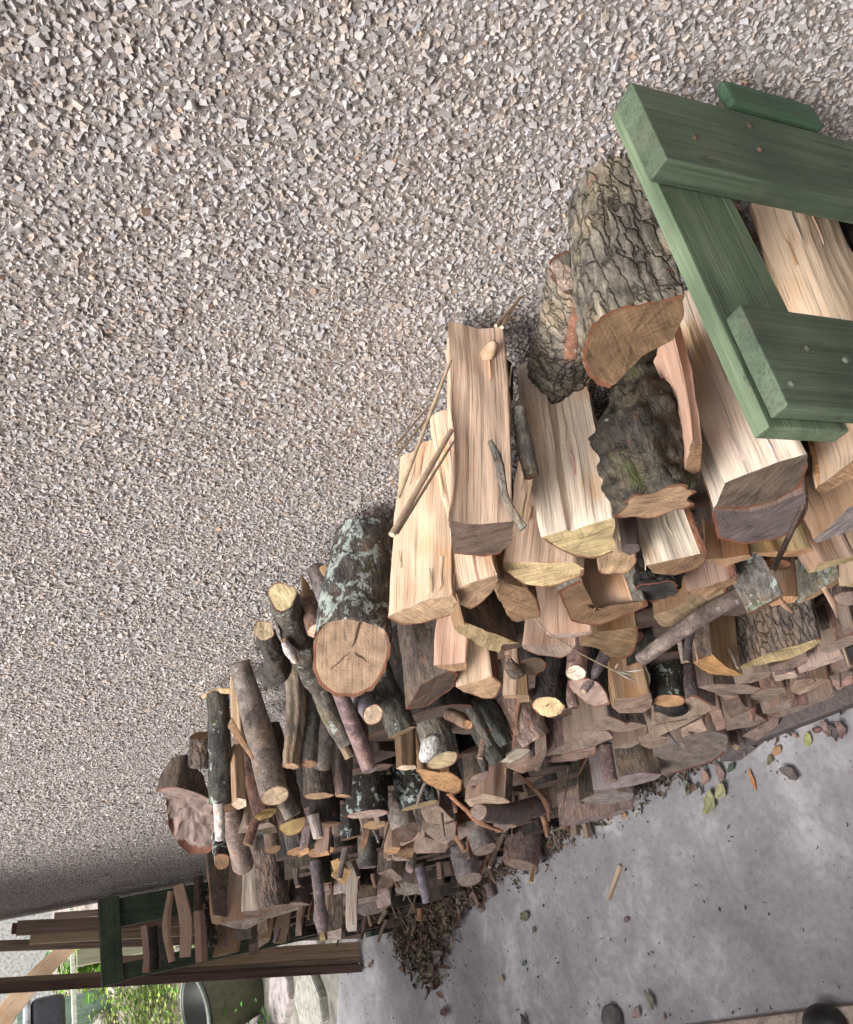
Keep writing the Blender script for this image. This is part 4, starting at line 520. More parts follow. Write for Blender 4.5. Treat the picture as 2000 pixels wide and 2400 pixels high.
{"label":'grey bottom log end touching the concrete by the orange leaf','k':'S','name':'split_log','pts':[(-1.6297,-0.2485,0.0368),(-1.5728,-0.2327,0.0485),(-1.531,-0.2272,0.0413),(-1.5059,-0.233,0.0136),(-1.5258,-0.2521,-0.0255),(-1.6068,-0.256,0.0056)],'ed':(0,0,1,1,1,0),'ax':[0.0,0.9806,-0.1961],'L':0.13,'wood':(0.19,0.16,0.155),'end':(0.19,0.16,0.155),'bark':(0.2,0.16,0.155),'bt':'rough'},
{"label":'pinkish bark-faced block beside the bright sawn block near the floor','k':'S','name':'split_log','pts':[(-1.268,-0.2087,0.356),(-1.2491,-0.2105,0.3416),(-1.3002,-0.2373,0.2977),(-1.3137,-0.2361,0.308)],'ed':(0,0,1,0),'ax':[0.0,0.9806,-0.1961],'L':0.13,'wood':(0.42,0.28,0.22),'end':(0.42,0.28,0.22),'bark':(0.17,0.135,0.115),'bt':'rough'},
{"label":'rough log end at the right of the fissured log','k':'S','name':'split_log','pts':[(-0.9215,-0.2133,0.424),(-0.8924,-0.2089,0.4228),(-0.8638,-0.2085,0.4119),(-0.8843,-0.2187,0.3951),(-0.9198,-0.218,0.4115)],'ed':(0,1,1,0,0),'ax':[0.0,0.9806,-0.1961],'L':0.13,'wood':(0.3,0.225,0.185),'end':(0.3,0.225,0.185),'bark':(0.26,0.175,0.15),'bt':'rough'},
{"label":'bark edged log end by the frame under the dark round log','k':'S','name':'split_log','pts':[(-0.8512,-0.2153,0.4549),(-0.8361,-0.2158,0.4475),(-0.822,-0.2089,0.459),(-0.8404,-0.21,0.4636)],'ed':(1,0,0,1),'ax':[0.0,0.9806,-0.1961],'L':0.13,'wood':(0.3,0.225,0.185),'end':(0.3,0.225,0.185),'bark':(0.2,0.16,0.155),'bt':'rough'},
{"label":'thin dark log end between the two bright sawn blocks','k':'S','name':'split_log','pts':[(-1.1344,-0.2026,0.1729),(-1.1028,-0.2039,0.1563),(-1.1025,-0.2087,0.1441),(-1.1356,-0.2116,0.151)],'ed':(0,0,1,0),'ax':[0.0,0.9806,-0.1961],'L':0.13,'wood':(0.3,0.225,0.185),'end':(0.3,0.225,0.185),'bark':(0.11,0.085,0.07),'bt':'rough'},
{"label":'pinkish bark strip curling between the low log ends','name':'bark_flake','pts':[(-1.2303,-0.245,0.2973),(-1.2303,-0.2313,0.2905),(-1.2303,-0.2176,0.2836),(-1.2303,-0.2039,0.2767)],'rs':[0.0027,0.0064,0.0055,0.0046],'bark':(0.4,0.24,0.19),'bt':'rough','end':(0.4,0.268,0.165),'flat':0.35},
{"label":'pale kite-shaped log end below the oval slant-cut end','k':'S','name':'split_log','pts':[(-1.3065,-0.2068,0.6388),(-1.2631,-0.2011,0.6281),(-1.2301,-0.2001,0.6107),(-1.2384,-0.2173,0.567),(-1.2685,-0.2172,0.5858),(-1.2827,-0.2097,0.6158)],'ed':(0,0,1,1,1,0),'ax':[0.0,0.9806,-0.1961],'L':0.15,'wood':(0.3,0.225,0.185),'end':(0.3,0.225,0.185),'bark':(0.2,0.16,0.155),'bt':'rough'},
{"label":'small flat log end right of the kite-shaped end, mid stack','k':'S','name':'split_log','pts':[(-1.2885,-0.2146,0.5765),(-1.2448,-0.212,0.5577),(-1.2421,-0.2228,0.5262),(-1.2737,-0.2222,0.5465)],'ed':(1,1,0,0),'ax':[0.0,0.9806,-0.1961],'L':0.15,'wood':(0.3,0.225,0.185),'end':(0.3,0.225,0.185),'bark':(0.17,0.135,0.115),'bt':'rough'},
{"label":'long pointed log end with a curled corner above the bark-faced stick','k':'S','name':'split_log','pts':[(-1.4265,-0.2146,0.633),(-1.3692,-0.2069,0.6186),(-1.3204,-0.2061,0.5899),(-1.3061,-0.2104,0.5685),(-1.3184,-0.2204,0.5475),(-1.3583,-0.2229,0.5657),(-1.4039,-0.2195,0.6044)],'ed':(1,0,0,0,0,0,0),'ax':[0.0,0.9806,-0.1961],'L':0.15,'wood':(0.36,0.28,0.235),'end':(0.36,0.28,0.235),'bark':(0.26,0.175,0.15),'bt':'rough'},
{"label":'pinkish thin log end above the shaggy bark log','k':'S','name':'split_log','pts':[(-1.4672,-0.2204,0.5943),(-1.4331,-0.2167,0.5828),(-1.382,-0.219,0.5431),(-1.4086,-0.2297,0.5295),(-1.4442,-0.2289,0.5547)],'ed':(0,0,1,1,0),'ax':[0.0,0.9806,-0.1961],'L':0.15,'wood':(0.38,0.26,0.22),'end':(0.38,0.26,0.22),'bark':(0.11,0.085,0.07),'bt':'rough'},
{"label":'small shaded log end right of the curled-corner end','k':'S','name':'split_log','pts':[(-1.4522,-0.2145,0.4595),(-1.3996,-0.2129,0.4328),(-1.3643,-0.2066,0.4292),(-1.4128,-0.2203,0.4201),(-1.4377,-0.222,0.4302)],'ed':(0,0,1,0,0),'ax':[0.0,0.9806,-0.1961],'L':0.15,'wood':(0.3,0.225,0.185),'end':(0.3,0.225,0.185),'bark':(0.24,0.115,0.075),'bt':'rough'},
{"label":'beige triangular log end beneath the mossy round log','k':'S','name':'split_log','pts':[(-1.265,-0.2186,0.502),(-1.2262,-0.2042,0.5194),(-1.2052,-0.2059,0.5033),(-1.1474,-0.2001,0.4867),(-1.1649,-0.2235,0.4332),(-1.2487,-0.2332,0.4534),(-1.2949,-0.2356,0.4726),(-1.2902,-0.2282,0.49)],'ed':(0,1,1,1,0,0,0,0),'ax':[0.0,0.9806,-0.1961],'L':0.15,'wood':(0.38,0.29,0.22),'end':(0.38,0.29,0.22),'bark':(0.2,0.16,0.155),'bt':'rough'},
{"label":'small bright block under the beige triangular end','k':'S','name':'split_log','pts':[(-1.3421,-0.217,0.3722),(-1.2913,-0.2125,0.3567),(-1.3215,-0.2307,0.3246),(-1.3669,-0.2287,0.3546)],'ed':(1,0,0,1),'ax':[0.0,0.9806,-0.1961],'L':0.15,'wood':(0.5,0.37,0.29),'end':(0.5,0.37,0.29),'bark':(0.17,0.135,0.115),'bt':'rough'},
{"label":'lip-shaped log end below the beige triangular end','k':'S','name':'split_log','pts':[(-1.3937,-0.211,0.4423),(-1.3691,-0.2132,0.4223),(-1.3659,-0.2252,0.3876),(-1.3875,-0.2247,0.4013),(-1.4037,-0.22,0.4236)],'ed':(0,0,0,0,1),'ax':[0.0,0.9806,-0.1961],'L':0.15,'wood':(0.3,0.225,0.185),'end':(0.3,0.225,0.185),'bark':(0.26,0.175,0.15),'bt':'rough'},
{"label":'narrow pointed log end under the lip-shaped end','k':'S','name':'split_log','pts':[(-1.4217,-0.221,0.4139),(-1.3966,-0.223,0.3938),(-1.3786,-0.2251,0.3778),(-1.4067,-0.2322,0.3746),(-1.4269,-0.231,0.3897)],'ed':(0,0,1,0,0),'ax':[0.0,0.9806,-0.1961],'L':0.15,'wood':(0.3,0.225,0.185),'end':(0.3,0.225,0.185),'bark':(0.24,0.115,0.075),'bt':'rough'},
{"label":'large flat-bottomed log end resting on the concrete, mid stack','k':'S','name':'split_log','pts':[(-1.6055,-0.2314,0.2642),(-1.5252,-0.2117,0.2723),(-1.4744,-0.2104,0.2479),(-1.4298,-0.2122,0.2183),(-1.4264,-0.2269,0.1774),(-1.4846,-0.2511,0.1451),(-1.53,-0.2603,0.1456),(-1.5992,-0.259,0.1871),(-1.6322,-0.2596,0.2038)],'ed':(0,0,0,0,0,1,1,1,0),'ax':[0.0,0.9806,-0.1961],'L':0.15,'wood':(0.25,0.2,0.175),'end':(0.25,0.2,0.175),'bark':(0.2,0.16,0.155),'bt':'rough'},
{"label":'grey spoon-shaped log end jutting out over the concrete','k':'S','name':'split_log','pts':[(-1.6942,-0.2532,0.363),(-1.6179,-0.2454,0.3383),(-1.5774,-0.2495,0.3024),(-1.5681,-0.2624,0.261),(-1.5959,-0.269,0.2597),(-1.6428,-0.2664,0.2955),(-1.6778,-0.2616,0.3301)],'ed':(0,1,1,0,0,0,0),'ax':[0.0,0.9806,-0.1961],'L':0.15,'wood':(0.31,0.26,0.25),'end':(0.31,0.26,0.25),'bark':(0.17,0.135,0.115),'bt':'rough'},
{"label":'shorter grey spoon-shaped log end under the jutting one','k':'S','name':'split_log','pts':[(-1.8174,-0.256,0.3225),(-1.7714,-0.2519,0.3052),(-1.7376,-0.2601,0.261),(-1.7318,-0.2721,0.2237),(-1.7601,-0.2807,0.2176),(-1.8046,-0.2767,0.2569)],'ed':(1,0,0,0,0,0),'ax':[0.0,0.9806,-0.1961],'L':0.15,'wood':(0.31,0.26,0.25),'end':(0.31,0.26,0.25),'bark':(0.11,0.085,0.07),'bt':'rough'},
{"label":'pinkish brown split end left of the curled-corner log end','k':'S','name':'split_log','pts':[(-1.4813,-0.226,0.6325),(-1.4237,-0.2098,0.6412),(-1.3927,-0.202,0.6432),(-1.4317,-0.2162,0.6277),(-1.4849,-0.2316,0.6184)],'ed':(1,0,0,0,0),'ax':[0.0,0.9806,-0.1961],'L':0.15,'wood':(0.36,0.27,0.22),'end':(0.36,0.27,0.22),'bark':(0.2,0.16,0.155),'bt':'rough'},
{"label":'pinkish bark stick standing between the low log ends','name':'stick','pts':[(-1.6348,-0.2478,0.3491),(-1.6348,-0.1743,0.3333)],'rs':[0.0147,0.0143],'bark':(0.3,0.21,0.19),'bt':'smooth','end':(0.3,0.225,0.185)},
{"label":'pinkish round bark log beside the standing bark stick','name':'round_log','pts':[(-1.6649,-0.2307,0.2796),(-1.6649,-0.1792,0.27),(-1.6649,-0.0439,0.2449)],'rs':[0.0262,0.0265,0.0274],'bark':(0.25,0.18,0.17),'bt':'smooth','end':(0.3,0.225,0.185)},
{"label":'shaggy fibrous bark log at the foot of the stack','k':'S','name':'split_log','pts':[(-2.0968,-0.2767,0.2159),(-2.0429,-0.2764,0.1947),(-1.9662,-0.2803,0.1493),(-1.8981,-0.2838,0.1088),(-1.9625,-0.289,0.1161),(-2.0577,-0.2852,0.1689)],'ed':(1,1,1,0,0,0),'ax':[0.0,0.9806,-0.1959],'L':0.2,'wood':(0.3,0.225,0.185),'end':(0.26,0.21,0.2),'bark':(0.22,0.165,0.15),'bt':'fibre','det':2},
{"label":'short split stub under the shaggy bark log','name':'stick','pts':[(-2.2194,-0.2969,0.0909),(-2.2194,-0.2631,0.0833)],'rs':[0.0155,0.0156],'bark':(0.33,0.25,0.2),'bt':'wood','end':(0.3,0.225,0.185),'wood':1},
{"label":'second split stub under the shaggy bark log','name':'stick','pts':[(-2.2578,-0.3052,0.0248),(-2.2578,-0.2616,0.02)],'rs':[0.0141,0.0142],'bark':(0.36,0.28,0.22),'bt':'wood','end':(0.3,0.225,0.185),'wood':1},
{"label":'lichen-spotted bark log below the broad round sawn end','name':'round_log','pts':[(-1.1383,-0.2077,1.0367),(-1.1383,-0.1758,1.0436),(-1.1383,-0.1401,1.0513),(-1.1383,-0.022,1.077)],'rs':[0.021,0.0204,0.0198,0.0204],'bark':(0.1,0.095,0.085),'bt':'lichen','end':(0.4,0.268,0.165),'det':2},
{"label":'broken stub with torn stringy wood below the lichen-spotted log','name':'round_log','pts':[(-1.3284,-0.2202,0.9568),(-1.3284,-0.1608,0.9466),(-1.3284,-0.033,0.9246)],'rs':[0.0187,0.0195,0.0204],'bark':(0.2,0.14,0.09),'bt':'fibre','end':(0.7,0.52,0.375),'wood':1,'det':2},
{"label":'grey bark log with a patch of white fungus and a tan oval end','name':'round_log','pts':[(-1.2984,-0.222,0.9048),(-1.2984,-0.1835,0.9081),(-1.2984,-0.1327,0.9124),(-1.2984,-0.0327,0.9208)],'rs':[0.0258,0.0278,0.0273,0.0281],'bark':(0.14,0.125,0.11),'bt':'lichen','end':(0.52,0.41,0.25),'c':0.3,'det':2},
{"label":'lump of white bracket fungus on the grey bark log','name':'bracket_fungus','pts':[(-1.1891,-0.236,0.9889),(-1.1592,-0.225,0.9867),(-1.1821,-0.215,0.9616)],'rs':[0.0089,0.0151,0.0074],'bark':(0.62,0.58,0.56),'bt':'rough','end':(0.4,0.268,0.165)},
{"label":'clean orange half-round log end above the dark lichen logs','k':'S','name':'split_log','pts':[(-1.4,-0.213,0.9088),(-1.3965,-0.2136,0.8958),(-1.4166,-0.2191,0.8587),(-1.4139,-0.2205,0.8386),(-1.4627,-0.23,0.794),(-1.5231,-0.2391,0.7702),(-1.5401,-0.2408,0.7744),(-1.5094,-0.2333,0.8211),(-1.463,-0.2237,0.87)],'ed':(0,0,0,1,1,1,1,1,1),'ax':[0.0,0.9997,-0.0261],'L':0.16,'wood':(0.4,0.268,0.165),'end':(0.58,0.34,0.17),'bark':(0.045,0.04,0.038),'bt':'rough','det':2},
{"label":'black bark log with a chipped white rim, below the orange half-round end','name':'round_log','pts':[(-1.6679,-0.2308,0.7946),(-1.6679,-0.1513,0.7986),(-1.6679,-0.0411,0.8041)],'rs':[0.0406,0.0403,0.0413],'bark':(0.04,0.043,0.04),'bt':'lichen','end':(0.46,0.35,0.19),'det':2},
{"label":'black bark log with an oval pinkish end, beside the chipped one','name':'round_log','pts':[(-1.6696,-0.2313,0.9053),(-1.6696,-0.1747,0.8989),(-1.6696,-0.1365,0.8946),(-1.6696,-0.0425,0.8839)],'rs':[0.0416,0.0422,0.0415,0.0425],'bark':(0.045,0.04,0.038),'bt':'lichen','end':(0.44,0.33,0.28),'c':0.13,'det':2},
{"label":'ochre saw-marked log end just below the oval pinkish end','name':'round_log','pts':[(-1.8481,-0.2278,0.8268),(-1.8481,-0.2,0.8241),(-1.8481,-0.0387,0.8083)],'rs':[0.0249,0.0251,0.0261],'bark':(0.11,0.085,0.07),'bt':'rough','end':(0.45,0.31,0.16),'c':0.2},
{"label":'thick grey branch with forked broken tips','name':'branch','pts':[(-1.367,-0.2244,0.7658),(-1.367,-0.1904,0.7777),(-1.367,-0.1536,0.7906),(-1.367,-0.12,0.8023)],'rs':[0.0163,0.0174,0.0165,0.0147],'bark':(0.085,0.08,0.07),'bt':'rough','end':(0.17,0.135,0.115),'det':2},
{"label":'short broken fork tip under the thick grey branch','name':'branch','pts':[(-1.4183,-0.2286,0.7677),(-1.4183,-0.1966,0.7702)],'rs':[0.0049,0.0089],'bark':(0.085,0.08,0.07),'bt':'rough','end':(0.25,0.155,0.09)},
{"label":'slender grey branch ending in a reddish tip','name':'branch','pts':[(-1.2397,-0.2212,0.8443),(-1.2397,-0.1866,0.855),(-1.2397,-0.1466,0.8675)],'rs':[0.0074,0.0097,0.0116],'bark':(0.12,0.11,0.1),'bt':'rough','end':(0.24,0.115,0.075)},
{"label":'dark crooked branch beside the slender red-tipped branch','name':'branch','pts':[(-1.2629,-0.2178,0.8034),(-1.2629,-0.1751,0.8164),(-1.2629,-0.1393,0.8273)],'rs':[0.0108,0.0191,0.0183],'bark':(0.075,0.075,0.07),'bt':'rough','end':(0.17,0.135,0.115)},
{"label":'sawn brown stub with an ochre tip in front of the thick grey branch','name':'stick','pts':[(-1.0825,-0.222,0.9628),(-1.1122,-0.205,0.9566),(-1.1598,-0.185,0.9458)],'rs':[0.0069,0.0102,0.0098],'bark':(0.21,0.145,0.1),'bt':'rough','end':(0.48,0.28,0.15)},
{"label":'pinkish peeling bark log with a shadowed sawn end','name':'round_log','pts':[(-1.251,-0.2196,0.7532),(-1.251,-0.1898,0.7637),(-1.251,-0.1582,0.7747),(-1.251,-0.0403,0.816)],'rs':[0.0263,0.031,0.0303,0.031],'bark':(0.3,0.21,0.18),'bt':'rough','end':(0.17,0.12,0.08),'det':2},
{"label":'whitish weathered log end under the pinkish peeling log','k':'S','name':'split_log','pts':[(-1.3989,-0.2187,0.7453),(-1.3743,-0.2112,0.747),(-1.35,-0.2095,0.7346),(-1.3427,-0.216,0.7134),(-1.3608,-0.2208,0.7139),(-1.3932,-0.2244,0.7271)],'ed':(0,0,0,0,0,0),'ax':[0.0,0.9701,-0.2425],'L':0.14,'wood':(0.3,0.225,0.185),'end':(0.46,0.4,0.31),'bark':(0.17,0.135,0.115),'bt':'rough'},
{"label":'flat brown board-like log end under the whitish weathered end','k':'S','name':'split_log','pts':[(-1.4938,-0.2128,0.6795),(-1.4483,-0.2087,0.6567),(-1.4089,-0.2052,0.6367),(-1.4362,-0.2153,0.629),(-1.4841,-0.2279,0.6302),(-1.5026,-0.2277,0.6447)],'ed':(0,0,0,0,0,0),'ax':[0.0,0.9806,-0.1961],'L':0.14,'wood':(0.3,0.225,0.185),'end':(0.36,0.25,0.19),'bark':(0.17,0.135,0.115),'bt':'rough'},
{"label":'shaded round end right of the orange half-round end','k':'S','name':'split_log','pts':[(-1.6073,-0.2203,0.7207),(-1.5615,-0.2077,0.7196),(-1.5323,-0.2072,0.6971),(-1.5497,-0.2144,0.6903),(-1.5861,-0.2217,0.699)],'ed':(1,1,1,1,1),'ax':[0.0,0.9806,-0.1961],'L':0.14,'wood':(0.25,0.155,0.09),'end':(0.27,0.2,0.17),'bark':(0.11,0.085,0.07),'bt':'rough'},
{"label":'tan split log with a thin crescent end below the orange half-round end','k':'S','name':'split_log','pts':[(-1.7656,-0.2223,0.6435),(-1.713,-0.2207,0.6228),(-1.7,-0.2387,0.5804),(-1.7096,-0.2511,0.5598),(-1.7462,-0.2464,0.586),(-1.7787,-0.2336,0.6266)],'ed':(0,0,1,1,0,0),'ax':[0.0,0.9334,-0.3589],'L':0.14,'wood':(0.36,0.25,0.19),'end':(0.42,0.31,0.23),'bark':(0.17,0.135,0.115),'bt':'rough'},
{"label":'grey bark log lying lengthwise in the lower front of the stack','name':'round_log','pts':[(-1.303,-0.31,0.8604),(-1.6699,-0.275,0.5937),(-1.8176,-0.25,0.4211)],'rs':[0.0132,0.0217,0.0241],'bark':(0.2,0.16,0.155),'bt':'smooth','end':(0.3,0.225,0.185)},
{"label":'torn orange bark strip hanging down the front of the stack','name':'bark_strip','pts':[(-1.574,-0.315,0.6817),(-1.4475,-0.31,0.7845),(-1.3421,-0.3,0.861),(-1.2458,-0.285,0.9336)],'rs':[0.0085,0.0087,0.0054,0.005],'bark':(0.42,0.22,0.13),'bt':'fibre','end':(0.4,0.268,0.165),'flat':0.3},
{"label":'long brown bark strip curving down over the purplish logs','name':'bark_strip','pts':[(-1.9398,-0.275,0.3389),(-1.6514,-0.27,0.5157),(-1.4565,-0.262,0.6565),(-1.3492,-0.25,0.7494)],'rs':[0.0034,0.0069,0.0061,0.0038],'bark':(0.27,0.14,0.09),'bt':'fibre','end':(0.4,0.268,0.165),'flat':0.3},
{"label":'hollow log with a cracked brown end, below the chipped black log','name':'round_log','pts':[(-1.9526,-0.2332,0.7137),(-1.9526,-0.1905,0.7196),(-1.9526,-0.045,0.7398)],'rs':[0.0296,0.0305,0.0313],'bark':(0.26,0.22,0.2),'bt':'smooth','end':(0.17,0.12,0.095),'c':0.5,'det':2},
{"label":'knobbed dead twig pointing down in front of the beige facets','name':'stick','pts':[(-1.6529,-0.3,0.7629),(-1.6529,-0.2771,0.7612),(-1.6529,-0.2541,0.7594)],'rs':[0.0038,0.0049,0.0077],'bark':(0.28,0.23,0.2),'bt':'wood','end':(0.7,0.52,0.375),'wood':1},
{"label":'beige faceted log end beside the hollow log','k':'S','name':'split_log','pts':[(-1.8505,-0.2154,0.7119),(-1.8161,-0.2154,0.6808),(-1.8492,-0.2457,0.6378),(-1.8767,-0.2462,0.6615),(-1.8851,-0.238,0.6889)],'ed':(0,1,0,0,0),'ax':[0.0,0.9701,-0.2425],'L':0.16,'wood':(0.3,0.225,0.185),'end':(0.3,0.225,0.185),'bark':(0.2,0.16,0.155),'bt':'rough'},
{"label":'broad beige log end behind the knobbed dead twig','k':'S','name':'split_log','pts':[(-2.0303,-0.2301,0.6369),(-1.9908,-0.2346,0.5905),(-1.9686,-0.2343,0.571),(-2.0239,-0.2619,0.5554),(-2.0658,-0.2732,0.5663),(-2.0578,-0.2565,0.5988)],'ed':(0,1,1,0,0,0),'ax':[0.0,0.9701,-0.2425],'L':0.16,'wood':(0.3,0.225,0.185),'end':(0.3,0.225,0.185),'bark':(0.11,0.085,0.07),'bt':'rough'},
{"label":'grey-beige log end under the torn orange strip','k':'S','name':'split_log','pts':[(-2.0544,-0.2313,0.5303),(-2.0223,-0.2313,0.5023),(-2.0046,-0.2363,0.4753),(-2.0621,-0.2521,0.4886),(-2.1183,-0.2656,0.5062)],'ed':(1,0,0,0,1),'ax':[0.0,0.9701,-0.2425],'L':0.16,'wood':(0.27,0.21,0.18),'end':(0.27,0.21,0.18),'bark':(0.24,0.115,0.075),'bt':'rough'},
{"label":'small beige sliver under the hollow log','k':'S','name':'split_log','pts':[(-2.0897,-0.2464,0.675),(-2.0492,-0.2391,0.6545),(-2.0252,-0.2356,0.6403),(-2.067,-0.2503,0.6439),(-2.0998,-0.2537,0.6667)],'ed':(0,1,1,0,0),'ax':[0.0,0.9701,-0.2425],'L':0.16,'wood':(0.3,0.225,0.185),'end':(0.3,0.225,0.185),'bark':(0.17,0.135,0.115),'bt':'rough'},
{"label":'wide mauve-beige log end below the broad beige one','k':'S','name':'split_log','pts':[(-2.2294,-0.2547,0.5873),(-2.1615,-0.2332,0.5762),(-2.1665,-0.2524,0.5347),(-2.1677,-0.265,0.5055),(-2.2021,-0.278,0.5059),(-2.2366,-0.2644,0.5707)],'ed':(0,0,0,1,1,0),'ax':[0.0,0.9701,-0.2425],'L':0.16,'wood':(0.3,0.225,0.185),'end':(0.3,0.225,0.185),'bark':(0.11,0.085,0.07),'bt':'rough'},
{"label":'faint log end right of the torn orange strip tip','k':'S','name':'split_log','pts':[(-2.1144,-0.2338,0.3997),(-2.0958,-0.2513,0.3449),(-2.1363,-0.2612,0.3563),(-2.1522,-0.2577,0.3771)],'ed':(0,0,0,1),'ax':[0.0,0.9701,-0.2425],'L':0.16,'wood':(0.3,0.225,0.185),'end':(0.3,0.225,0.185),'bark':(0.24,0.115,0.075),'bt':'rough'},
{"label":'small round log with a pale oval end, right of the purple-grey bark log','name':'round_log','pts':[(-2.2957,-0.2793,0.3421),(-2.2957,-0.2326,0.3487),(-2.2957,-0.0912,0.3687)],'rs':[0.0346,0.034,0.0347],'bark':(0.22,0.19,0.19),'bt':'smooth','end':(0.36,0.29,0.25),'c':0.3},
{"label":'purple-grey bark log pointing down with a pale oval end','name':'round_log','pts':[(-2.644,-0.3254,0.2368),(-2.644,-0.262,0.2392),(-2.644,-0.2096,0.2413),(-2.644,-0.1355,0.2441)],'rs':[0.0389,0.0412,0.0406,0.041],'bark':(0.22,0.18,0.19),'bt':'smooth','end':(0.38,0.31,0.27),'c':0.35,'det':2},
{"label":'big purplish bark log low in the stack beside the brown bark strip','name':'round_log','pts':[(-2.5467,-0.3216,0.1016),(-2.5467,-0.2461,0.0638),(-2.5467,-0.1679,0.0247)],'rs':[0.0543,0.0571,0.0564],'bark':(0.23,0.165,0.165),'bt':'smooth','end':(0.3,0.225,0.185),'det':2},
{"label":'whitish lens-shaped log end over the mushroom-shaped stub','k':'S','name':'split_log','pts':[(-2.7309,-0.284,0.6515),(-2.6992,-0.2811,0.6147),(-2.6837,-0.2879,0.5783),(-2.7022,-0.2962,0.5852),(-2.7309,-0.2954,0.6263)],'ed':(0,0,0,1,0),'ax':[0.0,0.9701,-0.2425],'L':0.2,'wood':(0.45,0.38,0.35),'end':(0.45,0.38,0.35),'bark':(0.11,0.085,0.07),'bt':'rough'},
{"label":'grey rectangular log end on the fibrous post-like log','k':'S','name':'split_log','pts':[(-2.7666,-0.3,0.4369),(-2.7316,-0.2914,0.4112),(-2.7257,-0.3114,0.3634),(-2.7533,-0.3298,0.3603),(-2.782,-0.3281,0.3991),(-2.7827,-0.3136,0.4293)],'ed':(0,0,1,0,0,0),'ax':[0.0,0.9701,-0.2425],'L':0.2,'wood':(0.36,0.31,0.28),'end':(0.36,0.31,0.28),'bark':(0.2,0.16,0.155),'bt':'rough'},
{"label":'orange sliver end left of the mushroom-shaped stub','k':'S','name':'split_log','pts':[(-2.0875,-0.2392,0.8952),(-2.0637,-0.2371,0.8664),(-2.075,-0.2473,0.8587),(-2.0898,-0.2444,0.8865)],'ed':(0,1,1,0),'ax':[0.0,0.9701,-0.2425],'L':0.2,'wood':(0.36,0.25,0.19),'end':(0.48,0.28,0.15),'bark':(0.26,0.175,0.15),'bt':'rough'},
{"label":'larger orange sliver end by the fissured far log','k':'S','name':'split_log','pts':[(-2.0123,-0.2348,0.9509),(-1.9931,-0.2306,0.933),(-2.0081,-0.2419,0.9277),(-2.0283,-0.2457,0.9481)],'ed':(1,1,0,0),'ax':[0.0,0.9701,-0.2425],'L':0.2,'wood':(0.36,0.25,0.19),'end':(0.48,0.28,0.15),'bark':(0.2,0.16,0.155),'bt':'rough'},
{"label":'thin beige log end above the coiled bark','k':'S','name':'split_log','pts':[(-2.3089,-0.2506,0.6393),(-2.2937,-0.2567,0.6077),(-2.286,-0.2728,0.5646),(-2.3067,-0.2659,0.6046)],'ed':(0,0,0,1),'ax':[0.0,0.9701,-0.2425],'L':0.2,'wood':(0.3,0.225,0.185),'end':(0.3,0.225,0.185),'bark':(0.24,0.115,0.075),'bt':'rough'},
{"label":'small yellowish end in the far lower stack','k':'S','name':'split_log','pts':[(-2.7716,-0.284,0.5429),(-2.7449,-0.2771,0.5226),(-2.7426,-0.2841,0.5045),(-2.768,-0.2919,0.5213)],'ed':(0,0,0,1),'ax':[0.0,0.9701,-0.2425],'L':0.2,'wood':(0.36,0.25,0.19),'end':(0.46,0.35,0.19),'bark':(0.2,0.16,0.155),'bt':'rough'},
{"label":'thin tan end beside the small yellowish end','k':'S','name':'split_log','pts':[(-2.7306,-0.285,0.5091),(-2.6986,-0.2867,0.4645),(-2.7171,-0.2984,0.4639),(-2.7422,-0.2951,0.5028)],'ed':(0,1,1,0),'ax':[0.0,0.9701,-0.2425],'L':0.2,'wood':(0.3,0.225,0.185),'end':(0.3,0.225,0.185),'bark':(0.26,0.175,0.15),'bt':'rough'},
{"label":'grey pointed log end close to the far green frame foot','k':'S','name':'split_log','pts':[(-3.0903,-0.324,0.4703),(-3.0147,-0.3058,0.4091),(-3.0271,-0.3362,0.3615),(-3.069,-0.3493,0.389),(-3.0964,-0.3458,0.4323)],'ed':(0,0,1,1,0),'ax':[0.0,0.9701,-0.2425],'L':0.2,'wood':(0.26,0.21,0.19),'end':(0.26,0.21,0.19),'bark':(0.2,0.16,0.155),'bt':'rough'},
{"label":'pale square split face close to the far green frame foot','k':'S','name':'split_log','pts':[(-2.9946,-0.301,0.4288),(-2.938,-0.285,0.3892),(-3.0007,-0.3345,0.3668),(-3.0361,-0.3388,0.4035)],'ed':(0,0,1,1),'ax':[0.0,0.9701,-0.2425],'L':0.2,'wood':(0.45,0.36,0.32),'end':(0.45,0.36,0.32),'bark':(0.24,0.115,0.075),'bt':'rough'},
{"label":'pinkish slab end left of the pale square face','k':'S','name':'split_log','pts':[(-2.8745,-0.3022,0.5271),(-2.8393,-0.3055,0.4734),(-2.8572,-0.3185,0.4694),(-2.8971,-0.3184,0.5224)],'ed':(1,1,0,0),'ax':[0.0,0.9701,-0.2425],'L':0.2,'wood':(0.33,0.26,0.24),'end':(0.33,0.26,0.24),'bark':(0.17,0.135,0.115),'bt':'rough'},
{"label":'ochre ragged log end under the ochre saw-marked one','k':'S','name':'split_log','pts':[(-2.2272,-0.2477,0.6659),(-2.2025,-0.2391,0.6531),(-2.1968,-0.2468,0.6297),(-2.2192,-0.2568,0.6368),(-2.232,-0.254,0.6586)],'ed':(0,0,0,0,1),'ax':[0.0,0.9701,-0.2425],'L':0.2,'wood':(0.36,0.25,0.19),'end':(0.48,0.28,0.15),'bark':(0.26,0.175,0.15),'bt':'rough'},
